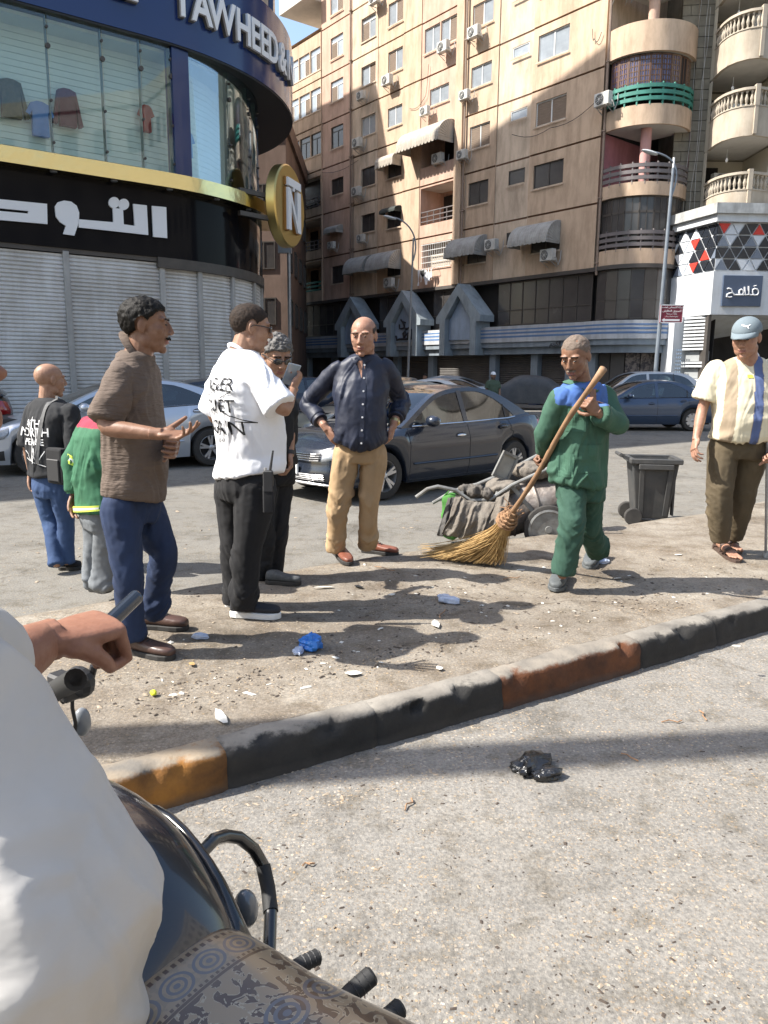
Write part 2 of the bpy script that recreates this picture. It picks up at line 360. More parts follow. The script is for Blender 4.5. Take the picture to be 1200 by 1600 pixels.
# ================================================================ main apartment building
P0=Vector((10.0,36.0,0)); TD=Vector((-.610,.792,0)).normalized()
M_pl=mat('peach plaster',(.61,.455,.325),.9,var=.35,vscale=.5,col2=(.47,.345,.245),bump=.25,bscale=9,streak=.40)
M_pl2=mat('pink plaster',(.61,.42,.325),.9,var=.3,vscale=.6,col2=(.49,.33,.25),bump=.25,bscale=9,streak=.36)
M_pl3=mat('cream plaster',(.66,.53,.40),.9,var=.35,vscale=.6,col2=(.52,.41,.31),bump=.25,bscale=9,streak=.42)
M_groove=mat('brown groove',(.16,.085,.05),.9,var=.4,vscale=2)
M_wframe=mat('white aluminium',(.72,.72,.70),.45,var=.2,vscale=4)
M_bframe=mat('dark window frame',(.07,.06,.052),.5,var=.3,vscale=4)
M_taupe=mat('taupe shutter',(.25,.185,.135),.7,var=.3,vscale=3,stretch=(1,1,6))
M_glass=mat('window glass',(.035,.045,.055),.05,spec=.9,coat=.6)
M_glassL=mat('pale curtained glass',(.34,.38,.42),.10,spec=.8,coat=.8,var=.4,vscale=1.5)  # pale blue of a reflection is put into the glass colour
M_dark=mat('dark interior',(.028,.024,.022),.9,var=.4,vscale=1.5)
M_pink=mat('pink paint',(.52,.22,.25),.85,var=.25,vscale=1.2,streak=.2)
M_soffit=mat('white soffit',(.62,.60,.56),.9,var=.25,vscale=1.2)
M_wood=mat('brown wood',(.13,.065,.04),.6,var=.4,vscale=6,stretch=(1,1,.3))
M_lilac=mat('lilac glass',(.10,.095,.20),.15,spec=.8,var=.3,vscale=5)
M_green=mat('green painted metal',(.06,.28,.22),.6,var=.4,vscale=3,streak=.3)
M_grail=mat('grey rail',(.17,.15,.15),.6,var=.3,vscale=3)
M_canvas=mat('grey canvas',(.42,.41,.385),.85,var=.35,vscale=2.5,bump=.3,bscale=30,streak=.25)
M_canvas2=mat('beige canvas',(.52,.47,.40),.85,var=.3,vscale=3,streak=.2)
M_fwhite=mat('fascia white',(.55,.57,.60),.6,var=.3,vscale=1.0,streak=.3)
M_fblue=mat('fascia blue',(.12,.22,.42),.6,var=.3,vscale=1.5)
M_fgrey=mat('canopy grey blue',(.28,.33,.38),.7,var=.35,vscale=1,streak=.3)
M_shut=mat('dark roller shutter',(.085,.075,.068),.6,var=.35,vscale=1.5)
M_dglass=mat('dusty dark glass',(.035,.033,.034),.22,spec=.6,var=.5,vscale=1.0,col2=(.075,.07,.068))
M_pipe=mat('pipe',(.30,.22,.17),.7,var=.3,vscale=3)
M_steel=mat('grey steel',(.33,.34,.35),.45,metal=.6,var=.3,vscale=5)
M_black=mat('black rubber',(.018,.018,.018),.7)
MBLD=thing('apartment_building','tall peach plastered apartment building with rounded corner balconies and blue striped shops below','apartment building',(P0.x,P0.y,0),math.atan2(TD.y,TD.x))
def FS(u,v,out=0):      # a spot on the facade (local x along it, local y outwards)
    n=Vector((-TD.y,TD.x,0)); d=ray(u,v); q=P0+n*out; k=n.dot(q)/n.dot(Vector((d.x,d.y,0)))
    p=d*k; r=p-P0; return Vector((r.dot(TD),out,p.z+CAM_H))
def wall_holes(mb,s0,s1,z0,z1,holes,y=0,dep=.16):
    S=sorted(set([s0,s1]+[h[0] for h in holes]+[h[1] for h in holes])); Z=sorted(set([z0,z1]+[h[2] for h in holes]+[h[3] for h in holes]))
    S=[q for q in S if s0-1e-6<=q<=s1+1e-6]; Z=[q for q in Z if z0-1e-6<=q<=z1+1e-6]
    for a,b in zip(S,S[1:]):
        for c,d in zip(Z,Z[1:]):
            m=((a+b)/2,(c+d)/2)
            if any(h[0]<m[0]<h[1] and h[2]<m[1]<h[3] for h in holes): continue
            mb.quad((a,y,c),(b,y,c),(b,y,d),(a,y,d))
    for a,b,c,d in holes:
        yy=y-dep
        mb.quad((a,y,c),(a,yy,c),(a,yy,d),(a,y,d)); mb.quad((b,y,c),(b,y,d),(b,yy,d),(b,yy,c))
        mb.quad((a,y,c),(b,y,c),(b,yy,c),(a,yy,c)); mb.quad((a,y,d),(a,yy,d),(b,yy,d),(b,y,d))
WMESH={}
def add_window(parent,s0,s1,z0,z1,kind='sg',y=-.10,transom=0,frame=None):
    w=s1-s0; h=z1-z0; frame=frame or (M_wframe if kind[0] in 'sgp' else M_bframe)
    key=('f',round(w,2),round(h,2),frame.name,len(kind),transom)
    if key not in WMESH:
        b=MB(); t=.05
        b.bx(0,w,-.03,.03,0,t); b.bx(0,w,-.03,.03,h-t,h); b.bx(0,t,-.03,.03,t,h-t); b.bx(w-t,w,-.03,.03,t,h-t)
        n=len(kind); hh=h-transom
        if transom: b.bx(t,w-t,-.028,.028,hh-.03,hh+.03)
        for i in range(1,n): b.bx(w*i/n-.03,w*i/n+.03,-.026,.026,t,hh-.03 if transom else h-t)
        o=b.build('window',frame); WMESH[key]=o.data; bpy.data.objects.remove(o)
    o=bpy.data.objects.new('window',WMESH[key]); COL.objects.link(o); o.parent=parent; o.location=(s0,y,z0)
    n=len(kind); hh=h-transom
    mm={'s':M_taupe,'g':M_glassL,'p':M_glassL,'d':M_dglass,'t':M_taupe,'k':M_glass}
    for i,c in enumerate(kind):
        key=('p',round(w/n,2),round(hh,2),mm[c].name)
        if key not in WMESH:
            b=MB(); b.bx(.03,w/n-.03,-.012,.012,.05,hh-.045 if not transom else hh-.03)
            if c in 'st':
                k=int((hh-.1)/.09)
                for q in range(k): b.bx(.05,w/n-.05,.012,.024,.07+q*.09,.07+q*.09+.055)
            q=b.build('pane',mm[c]); WMESH[key]=q.data; bpy.data.objects.remove(q)
        p=bpy.data.objects.new('shutter_panel' if c in 'st' else 'pane',WMESH[key]); COL.objects.link(p); p.parent=o; p.location=(w*i/n,(.0 if i%2 else -.012),0)
    if transom:
        b=MB(); b.bx(.05,w-.05,-.014,.010,hh+.03,h-.05); p=b.build('transom_pane',M_glassL if kind[0] in 'sgp' else M_dglass,o)
    return o
# ---- openings : (s0,s1,z0,z1,kind,transom)
Z0=[6.36,9.20,12.02,14.88,17.68,20.5,23.3]
W=[]
def addw(*a): W.append(a)
for z in (21.03,18.6,15.88): 
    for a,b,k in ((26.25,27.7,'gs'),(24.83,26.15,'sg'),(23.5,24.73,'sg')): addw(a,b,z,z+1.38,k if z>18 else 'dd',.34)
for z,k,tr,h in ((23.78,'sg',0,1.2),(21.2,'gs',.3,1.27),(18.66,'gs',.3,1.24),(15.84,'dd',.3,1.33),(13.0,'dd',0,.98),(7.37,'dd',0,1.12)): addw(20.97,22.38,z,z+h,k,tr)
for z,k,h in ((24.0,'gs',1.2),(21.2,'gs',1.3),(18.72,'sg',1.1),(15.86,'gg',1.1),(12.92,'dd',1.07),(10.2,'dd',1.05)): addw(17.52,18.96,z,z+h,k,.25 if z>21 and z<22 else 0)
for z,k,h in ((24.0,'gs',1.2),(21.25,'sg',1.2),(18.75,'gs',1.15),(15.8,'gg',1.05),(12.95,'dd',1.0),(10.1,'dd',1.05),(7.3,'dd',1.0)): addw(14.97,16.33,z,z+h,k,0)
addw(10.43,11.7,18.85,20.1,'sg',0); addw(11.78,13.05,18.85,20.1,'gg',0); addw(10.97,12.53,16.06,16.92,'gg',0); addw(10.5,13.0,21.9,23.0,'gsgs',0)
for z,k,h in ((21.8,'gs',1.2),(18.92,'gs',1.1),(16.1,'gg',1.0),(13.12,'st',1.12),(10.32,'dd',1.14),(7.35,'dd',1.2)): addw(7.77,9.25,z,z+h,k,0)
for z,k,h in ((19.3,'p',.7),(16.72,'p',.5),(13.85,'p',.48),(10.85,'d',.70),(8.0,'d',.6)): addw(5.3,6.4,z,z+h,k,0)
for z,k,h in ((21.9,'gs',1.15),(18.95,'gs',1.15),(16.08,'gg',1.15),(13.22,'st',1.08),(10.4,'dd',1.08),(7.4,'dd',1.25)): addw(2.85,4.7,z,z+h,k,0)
holes=[(a,b,c,d) for a,b,c,d,_,_ in W]
LOG=[(23.58,27.7,12.55,14.5),(23.58,27.7,9.75,11.8),(23.58,27.7,7.05,9.0),(10.42,13.2,12.0+.95,14.75),(10.42,13.2,9.85,11.85),(10.42,12.95,7.48,8.8)]
allh=holes+LOG
ZT=28.5
sects=[(.8,5.0,M_pl,0),(5.0,7.3,M_pl3,-.05),(7.3,9.75,M_pl,0),(10.34,13.28,M_pl2,0),(13.28,14.85,M_pl,.04),(14.85,17.3,M_pl,0),(17.3,20.0,M_pl3,.03),(20.0,23.44,M_pl2,0),(23.44,27.75,M_pl,.06)]
for a,b,m,y in sects:
    mb=MB(); top=ZT if a<23.4 else 23.45
    zs=[6.36]+Z0[1:]+[26.1]
    for i,z in enumerate(zs):
        if z>top-.3: break
        z1=min(zs[i+1]-.09 if i+1<len(zs) else ZT,top)
        wall_holes(mb,a,b,z,z1,[h for h in allh if h[0]>=a-.01 and h[1]<=b+.01 and h[2]>=z-.01 and h[3]<=z1+.01],y)
        mb.quad((a,y,z1),(b,y,z1),(b,y-.12,z1),(a,y-.12,z1)); mb.quad((a,y,z),(b,y,z),(b,y-.12,z),(a,y-.12,z))
        # windows that cross a band
        for h in allh:
            if h[0]>=a-.01 and h[1]<=b+.01 and not (h[2]>=z-.01 and h[3]<=z1+.01) and h[2]<z1 and h[3]>z: pass
    for zz in (a,b): mb.quad((zz,y,6.36),(zz,y-.3,6.36),(zz,y-.3,top),(zz,y,top))
    mb.build('wall',m,MBLD)
gb=MB()
for i,z in enumerate(Z0[1:]+[26.1]): gb.bx(.8,27.7 if z<23 else 23.4,-.16,-.075,z-.12,z+.03)
gb.build('ledge_groove',M_groove,MBLD)
ps=MB(); ps.bx(9.75,10.34,-.3,.12,6.36,ZT); ps.build('pilaster',M_pl,MBLD,bevel=.02)
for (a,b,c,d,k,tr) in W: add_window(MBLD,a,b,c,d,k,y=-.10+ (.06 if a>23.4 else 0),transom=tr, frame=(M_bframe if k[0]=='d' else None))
# window head and sill strips on the upper floors
for (a,b,c,d,k,tr) in W:
    key=('sill',round(b-a,2))
    if key not in WMESH:
        hd=MB(); hd.bx(-.06,b-a+.06,.061,.09,-.09,-.02); o=hd.build('sill',M_pl3); WMESH[key]=o.data; bpy.data.objects.remove(o)
    o=bpy.data.objects.new('sill',WMESH[key]); COL.objects.link(o); o.parent=MBLD; o.location=(a,0,c)
# blank reveals over dark interior
db=MB()
db.bx(.5,27.7,-7.2,-7.0,0,23.4); 
# loggias
for a,b,c,d in LOG:
    db2=MB(); 
    db2.quad((a,-1.6,c),(b,-1.6,c),(b,-1.6,d),(a,-1.6,d)); db2.quad((a,-.16,c),(b,-.16,c),(b,-1.6,c),(a,-1.6,c)); db2.quad((a,-.16,c),(a,-1.6,c),(a,-1.6,d),(a,-.16,d)); db2.quad((b,-.16,c),(b,-1.6,c),(b,-1.6,d),(b,-.16,d)); 
    db2.build('loggia_wall',M_pl2 if a<14 else M_pl3,MBLD)
    cl=MB(); cl.quad((a,-.16,d),(b,-.16,d),(b,-1.6,d),(a,-1.6,d)); cl.build('loggia_ceiling',M_soffit,MBLD)
    dr=MB(); dr.bx(a+.3,a+1.1,-1.6,-1.52,c,c+1.75); dr.build('door',M_dark,MBLD); dr=MB(); dr.bx(b-1.2,b-.3,-1.6,-1.52,c,c+1.75); dr.build('door',M_dark,MBLD)
for a,b,c in ((23.6,27.7,12.55),(23.6,27.7,9.75),(10.45,13.2,9.9)):
    rl=MB()
    for k in range(3): rl.bx(a,b,-.10,-.04,c+.12+.26*k,c+.17+.26*k)
    n=int((b-a)/.5)
    for k in range(n+1): rl.bx(a+(b-a)*k/n-.02,a+(b-a)*k/n+.02,-.09,-.05,c,c+.7)
    rl.build('railing',M_grail,MBLD)
rg=MB()
for k in range(3): rg.bx(23.6,27.7,-.10,-.03,7.08+.26*k,7.2+.26*k)
rg.build('green_railing',M_green,MBLD)
sm_=MB(); sm_.bx(24.0,27.7,-.6,-.55,13.0,14.5); sm_.build('smoked_glass_screen',M_dglass,MBLD)
# barred window
bw=MB()
for k in range(14): bw.tube([(10.5+k*.185,.08,7.4),(10.5+k*.185,.08,8.75)],.014,5)
for k in range(5): bw.bx(10.45,12.95,.07,.1,7.4+k*.33,7.43+k*.33)
bw.build('window_grille',M_wframe,MBLD)
ws=MB(); ws.bx(10.45,12.92,-.5,-.45,7.5,8.8); ws.build('curtain',M_canvas2,MBLD)
# building body: sides and roof
bd=MB(); bd.quad((27.75,.06,0),(27.75,-9,0),(27.75,-9,23.45),(27.75,.06,23.45)); bd.quad((23.44,0,23.4),(23.44,-9,23.4),(23.44,-9,ZT),(23.44,0,ZT)); bd.quad((.8,0,ZT),(23.44,0,ZT),(23.44,-9,ZT),(.8,-9,ZT)); bd.quad((23.4,.06,23.45),(27.75,.06,23.45),(27.75,-9,23.45),(23.4,-9,23.45))
bd.quad((.8,-9,0),(27.75,-9,0),(27.75,-9,23.4),(.8,-9,23.4)); bd.quad((-1,-9,23.4),(23.4,-9,23.4),(23.4,-9,ZT),(-1,-9,ZT))
bd.build('side_wall',M_pl,MBLD)
bl=MB(); bl.bx(23.5,26.9,-3,1.1,25.0,25.15); bl.bx(23.5,26.9,.98,1.1,25.15,26.2); bl.bx(26.78,26.9,-3,.98,25.15,26.2); bl.bx(23.46,24.2,-9,-.6,23.5,27.9); bl.build('upper_balcony',M_soffit,MBLD)
# pipes
for s_,y_,r_,z0_,z1_ in ((9.55,.12,.06,4,27),(20.03,.1,.06,6,27),(19.75,.1,.035,6,15),(.55,.1,.06,6,27)):
    p=MB(); p.tube([(s_,y_,z0_),(s_,y_,z1_)],r_,6)
    z=z0_+.5
    while z<z1_: p.bx(s_-r_-.03,s_+r_+.03,y_-.1,y_+r_+.01,z,z+.06); z+=2.8
    p.build('drainpipe',M_pipe,MBLD)
# ---- awnings
def awning(name,s,z,w,r,dr,m,val=.18,parent=MBLD,label=None,zt=None):
    o=MB(); n=9; k=max(8,int(w/.14)); V=[];Fs=[]
    for i in range(n+1):
        a=PI/2*i/n
        for j in range(k*2+1):
            x=s+w*j/(k*2); cr=.022*(j%2)
            V.append((x,(r+cr)*math.sin(a)+.02,z-dr+(dr+cr)*math.cos(a)))
    c=k*2+1
    for i in range(n):
        for j in range(c-1): Fs.append((i*c+j,i*c+j+1,(i+1)*c+j+1,(i+1)*c+j))
    b0=len(V)
    for j in range(c):
        x=s+w*j/(k*2); V.append((x,r+.02+.02*(j%2),z-dr-val*(1 if j%4 in(1,2,3) else .6)))
    for j in range(c-1): Fs.append((n*c+j,n*c+j+1,b0+j+1,b0+j))
    o.add(V,Fs)
    for x in (s,s+w):
        V=[(x,.02,z-dr)]; Fs=[]
        for i in range(n*2+1):
            a=PI/2*i/(n*2); cr=.03*(i%2); V.append((x+ (cr if x==s else -cr),r*math.sin(a)+.02,z-dr+dr*math.cos(a)))
        o.add(V,[(0,i+1,i+2) for i in range(n*2)])
        o.bx(x-.015,x+.015,.02,r+.02,z-dr-.03,z-dr)
        o.quad((x,.02,z-dr),(x,r+.02,z-dr),(x,r+.02,z-dr-val),(x,.02,z-dr-val))
    ob=o.build(name,m,parent)
    mod=ob.modifiers.new('solid','SOLIDIFY'); mod.thickness=.012
    if label: ob['label']=label
    return ob
awning('awning',10.5,14.95,3.6,1.1,.95,M_canvas2,.25,label='large beige scalloped awning')
awning('awning',15.0,14.2,1.7,.65,.4,M_canvas2,.35,label='torn beige awning')
awning('awning',14.95,11.25,1.5,.5,.25,mat('dark torn canvas',(.06,.07,.065),.9,var=.5,vscale=5),.1,label='torn dark green awning')
awning('awning',21.0,11.0,1.5,.55,.3,M_canvas,.2)
awning('awning',17.75,8.75,2.1,.85,.95,M_canvas,.12); awning('awning',14.9,8.75,2.4,.95,1.0,M_canvas,.12)
awning('awning',7.75,8.7,2.35,.9,.95,M_canvas,.12); awning('awning',2.85,8.72,2.5,.95,.95,M_canvas,.12,label='large pale grey awning')
# ---- corner with curved balconies (path in local coordinates)
Minv=MBLD.matrix_basis.copy().inverted()
def loc(p): return Matrix.Rotation(-MBLD.rotation_euler[2],4,'Z')@(Vector(p)-Vector((P0.x,P0.y,0)))
def circ3(a,b,c):
    ax,ay,bx_,by,cx,cy=a[0],a[1],b[0],b[1],c[0],c[1]; d=2*(ax*(by-cy)+bx_*(cy-ay)+cx*(ay-by))
    ux=((ax*ax+ay*ay)*(by-cy)+(bx_*bx_+by*by)*(cy-ay)+(cx*cx+cy*cy)*(ay-by))/d; uy=((ax*ax+ay*ay)*(cx-bx_)+(bx_*bx_+by*by)*(ax-cx)+(cx*cx+cy*cy)*(bx_-ax))/d
    return ux,uy
pa,pb,pc=(9.60,36.45),(11.25,35.05),(13.05,35.75)
cx_,cy_=circ3(pa,pb,pc); RB=math.hypot(pa[0]-cx_,pa[1]-cy_); a0=math.atan2(pa[1]-cy_,pa[0]-cx_); a1=math.atan2(pc[1]-cy_,pc[0]-cx_)
if a0>0: a0-=2*PI
if a1>0: a1-=2*PI
if a1<a0: a1+=2*PI
a1+=.25
def arc(r,n=28,b0=0,b1=1):
    out=[]
    for i in range(n+1):
        t=b0+(b1-b0)*i/n; a=a0+(a1-a0)*t; p=loc((cx_+r*math.cos(a),cy_+r*math.sin(a),0)); out.append(Vector((p.x,p.y,0)))
    return out
def cband(mb,r0,r1,z0,z1,n=28,b0=0,b1=1):
    A=arc(r0,n,b0,b1);B=arc(r1,n,b0,b1); V=[]
    for a,b in zip(A,B): V+=[(a.x,a.y,z0),(b.x,b.y,z0),(b.x,b.y,z1),(a.x,a.y,z1)]
    Fs=[]
    for i in range(n):
        for j in range(4): Fs.append((i*4+j,(i+1)*4+j,(i+1)*4+(j+1)%4,i*4+(j+1)%4))
    Fs+= [(0,1,2,3),(n*4+3,n*4+2,n*4+1,n*4)]
    mb.add(V,Fs)
def cfloor(mb,r,z,t=.14):
    A=arc(r,28); n=len(A); q=[(a.x,a.y,z) for a in A]+[(.2,-1.7,z),(.9,-1.7,z),(.9,0,z)]
    # fan towards an inner point
    c=loc((cx_+.2,cy_+.8,0)); V=[(c.x,c.y,z),(c.x,c.y,z+t)]+[(a.x,a.y,z) for a in A]+[(a.x,a.y,z+t) for a in A]
    mb.add(V,[(0,2+i,3+i) for i in range(n-1)]+[(1,3+i+n,2+i+n) for i in range(n-1)]+[(2+i,3+i,3+i+n,2+i+n) for i in range(n-1)])
for z0,z1,rr in ((6.36,7.0,0),(9.2,9.75,0),(12.05,12.85,0),(14.9,16.1,.02),(17.7,18.8,.02),(20.55,21.6,.02),(23.4,24.5,0)):
    b=MB(); cband(b,RB+rr,RB-.12,z0,z1); b.build('balcony_parapet',M_pl,MBLD,smooth=True)
    b=MB(); cfloor(b,RB-.11,z0+.005); b.build('balcony_slab',M_soffit,MBLD)
# back walls of the balconies
cI=loc((cx_+.9,cy_+1.9,0)); A0=arc(RB)[0]; A1=arc(RB)[-1]
for z0,z1,m in ((9.34,12.04,M_pink),(14.9,17.7,M_pl3),(17.7,20.5,M_pl3),(6.36,9.2,M_dark),(12.05,14.9,M_dark),(20.5,27,M_pl3)):
    b=MB(); pts=[(A0.x+.02,A0.y-.02),(.75,-1.9),(cI.x,cI.y-1.2),(A1.x,A1.y)]
    V=[];
    for p in pts: V+=[(p[0],p[1],z0),(p[0],p[1],z1)]
    b.add(V,[(2*i,2*i+2,2*i+3,2*i+1) for i in range(3)]); b.build('balcony_wall',m,MBLD)
dr=MB(); q=loc((cx_+.45,cy_+.9,0)); dr.box((q.x,q.y,10.2),(1.0,.1,2.0)); dr.build('balcony_door',M_dark,MBLD)
for z0,z1,m in ((9.75,12.05,mat('pinkish column',(.55,.30,.27),.8,streak=.2)),(16.1,17.7,M_pl2),(18.8,20.5,M_pl2)):
    b=MB(); q=loc((cx_-.25,cy_-RB*.62,0)); b.lathe([(.23,z0-.5),(.23,z1)],16,Matrix.Translation((q.x,q.y,0))); b.build('balcony_column',m,MBLD,smooth=True)
for z0,m,name in ((9.85,M_grail,'balcony_railing'),(13.0,M_green,'green_balcony_railing'),(7.1,M_grail,'window_railing')):
    for k in range(3):
        b=MB(); cband(b,RB+.02,RB-.05,z0+.25*k,z0+.25*k+.15); b.build(name,m,MBLD,smooth=True)
    b=MB()
    for p in arc(RB-.03,9): b.bx(p.x-.03,p.x+.03,p.y-.03,p.y+.03,z0-.2,z0+.72)
    b.build('railing_post',m,MBLD)
# wooden shuttered bay on the third balcony, dark glazed bay on the first
npan=9; A=arc(RB-.18,npan,.02,.95)
for i in range(npan):
    a,b_=A[i],A[i+1]; d=(b_-a); L=d.length; ang=math.atan2(d.y,d.x)
    Mx=Matrix.Translation((a.x,a.y,0))@Matrix.Rotation(ang,4,'Z')
    p=MB(); z0,z1=13.6,14.86
    wood=i in (0,1,2,3,6,8)
    F_=M_wood if i not in (6,8) else mat('light wood',(.22,.14,.085),.65,var=.4,vscale=5)
    for (x0,x1,za,zb) in ((0,L,z0,z0+.06),(0,L,z1-.06,z1),(0,.05,z0,z1),(L-.05,L,z0,z1),(L/2-.025,L/2+.025,z0,z1)):
        p.box(Mx@Vector(((x0+x1)/2,0,(za+zb)/2)),(x1-x0,.07,zb-za),rz=ang)
    if i!=7:
        for r_ in range(1,6): p.box(Mx@Vector((L/2,0,z0+(z1-z0)*r_/6)),(L-.08,.05,.045),rz=ang)
        for c_ in (1,3): p.box(Mx@Vector((L*c_/4,0,(z0+z1)/2)),(.035,.05,z1-z0-.1),rz=ang)
    o=p.build('shutter_frame',F_,MBLD)
    q=MB(); q.box(Mx@Vector((L/2,-.0,(z0+z1)/2)),(L-.06,.02,z1-z0-.08),rz=ang); q.build('pane',M_lilac if i!=7 else M_dark,o)
nb=7; A=arc(RB-.14,nb,.0,.97)
for i in range(nb):
    a,b_=A[i],A[i+1]; d=(b_-a); L=d.length; ang=math.atan2(d.y,d.x); Mx=Matrix.Translation((a.x,a.y,0))@Matrix.Rotation(ang,4,'Z')
    for (z0,z1) in ((7.05,8.55),(8.55,9.18)):
        p=MB()
        for (x0,x1,za,zb) in ((0,L,z0,z0+.05),(0,L,z1-.05,z1),(0,.04,z0,z1),(L-.04,L,z0,z1),(L/2-.02,L/2+.02,z0,z1)): p.box(Mx@Vector(((x0+x1)/2,0,(za+zb)/2)),(x1-x0,.05,zb-za),rz=ang)
        o=p.build('window',M_bframe,MBLD)
        q=MB(); q.box(Mx@Vector((L/2,0,(z0+z1)/2)),(L-.06,.015,z1-z0-.08),rz=ang); q.build('pane',M_dglass,o)
# ---- shop storey: dark glazing 4.0-6.2, striped fascia, canopy, piers, shutters
path=[Vector((27.75,0,0)),Vector((.9,0,0))]+arc(RB,16)[1:]
def offs(P,d):
    out=[]
    for i,p in enumerate(P):
        t=(P[min(i+1,len(P)-1)]-P[max(i-1,0)]).normalized(); n=Vector((t.y,-t.x,0)); n=-n if n.y<0 and i<2 else n
        out.append(p+n*d)
    return out
# make outward the side away from the building
def pband(mb,P,o0,o1,z0,z1):
    A=offs(P,o0);B=offs(P,o1);V=[]
    for a,b in zip(A,B): V+=[(a.x,a.y,z0),(b.x,b.y,z0),(b.x,b.y,z1),(a.x,a.y,z1)]
    n=len(P)-1;Fs=[]
    for i in range(n):
        for j in range(4): Fs.append((i*4+j,(i+1)*4+j,(i+1)*4+(j+1)%4,i*4+(j+1)%4))
    Fs+=[(0,1,2,3),(n*4+3,n*4+2,n*4+1,n*4)]
    mb.add(V,Fs)
_t=offs(path,1.0)
sgn=1 if _t[0].y>0 else -1
def shopband(name,o0,o1,z0,z1,m):
    b=MB(); pband(b,path,sgn*o0,sgn*o1,z0,z1); return b.build(name,m,MBLD,smooth=True)
shopband('shop_head_beam',.06,-.3,6.18,6.355,M_shut)
shopband('shop_backing',-.5,-.6,0,6.2,M_dark)
shopband('fascia',.55,-.3,3.12,3.92,M_fwhite)
for k,(z,h) in enumerate(((3.70,.07),(3.52,.09),(3.34,.09))): shopband('fascia_stripe',.556,.5,z,z+h,M_fblue)
shopband('canopy_step',.48,-.3,2.86,3.115,M_fgrey); shopband('canopy_step',.30,-.3,2.52,2.855,M_fgrey)
# glazing bays
def pieceA(i0,i1):
    return None
s=27.6; k=0
while s>1.0:
    w=.86; 
    if not any(a<s-w/2<b for a,b in ((17.6,20.3),(12.3,15.3),(7.3,10.5))) :
        p=MB()
        for (x0,x1,za,zb) in ((s-w,s,4.0,4.06),(s-w,s,6.1,6.17),(s-w,s,4.72,4.78),(s-w,s-w+.05,4,6.17)): p.bx(x0,x1,-.25,-.18,za,zb)
        o=p.build('window',M_bframe,MBLD)
        q=MB(); q.bx(s-w+.03,s,-.23,-.21,4.05,4.74); q.build('pane',M_dglass,o); q=MB(); q.bx(s-w+.03,s,-.23,-.21,4.76,6.12); q.build('pane',M_dglass,o)
    s-=w; k+=1
A=arc(RB-.1,8)
for i in range(8):
    a,b_=A[i],A[i+1]; d=(b_-a); L=d.length; ang=math.atan2(d.y,d.x); Mx=Matrix.Translation((a.x,a.y,0))@Matrix.Rotation(ang,4,'Z')
    p=MB()
    for (x0,x1,za,zb) in ((0,L,4.0,4.06),(0,L,6.08,6.17),(0,L,4.8,4.86),(0,.05,4,6.17)): p.box(Mx@Vector(((x0+x1)/2,0,(za+zb)/2)),(x1-x0,.06,zb-za),rz=ang)
    o=p.build('window',M_bframe,MBLD); q=MB(); q.box(Mx@Vector((L/2,-.02,5.1)),(L,.015,2.1),rz=ang); q.build('pane',M_dglass,o)
# piers and roller shutters under the canopy
M_navy=mat('navy paint',(.03,.045,.09),.6,var=.3)
for s_ in (25.5,22.2,19.0,15.3,12.0,7.0,4.1,1.9,.6):
    b=MB(); b.bx(s_-.22,s_+.22,-.35,.05,.75,2.55); b.build('pier',M_fgrey,MBLD); b=MB(); b.bx(s_-.24,s_+.24,-.37,.07,0,.75); b.build('pier_base',M_navy,MBLD)
def slats(mb,x0,x1,y,z0,z1,p=.1):
    n=int((z1-z0)/p); V=[];Fs=[]
    for i in range(n+1):
        z=z0+(z1-z0)*i/n; V+=[(x0,y,z),(x1,y,z),(x0,y+.03,z+p*.5),(x1,y+.03,z+p*.5)]
    for i in range(n):
        a=4*i; Fs+=[(a,a+1,a+3,a+2),(a+2,a+3,a+5,a+4)]
    mb.add(V[:4*n+2],Fs)
b_prev=27.5
for s_ in (25.5,22.2,19.0,15.3,12.0,7.0,4.1,1.9,.6):
    b=MB(); slats(b,s_+.22,b_prev-.02,-.28,0,2.54); tag(b.build('roller_shutter',M_shut,MBLD),kind=None); b_prev=s_-.22
A=arc(RB-.25,6,.05,1)
for i in range(6):
    a,b_=A[i],A[i+1]; d=(b_-a); L=d.length; ang=math.atan2(d.y,d.x); b=MB(); b.box(((a.x+b_.x)/2,(a.y+b_.y)/2,1.26),(L-.04,.05,2.5),rz=ang); b.build('shop_panel',M_shut if i<2 else mat('poster wall',(.20,.17,.15),.8,var=.7,vscale=6,col2=(.05,.045,.05),vcontrast=.08),MBLD)
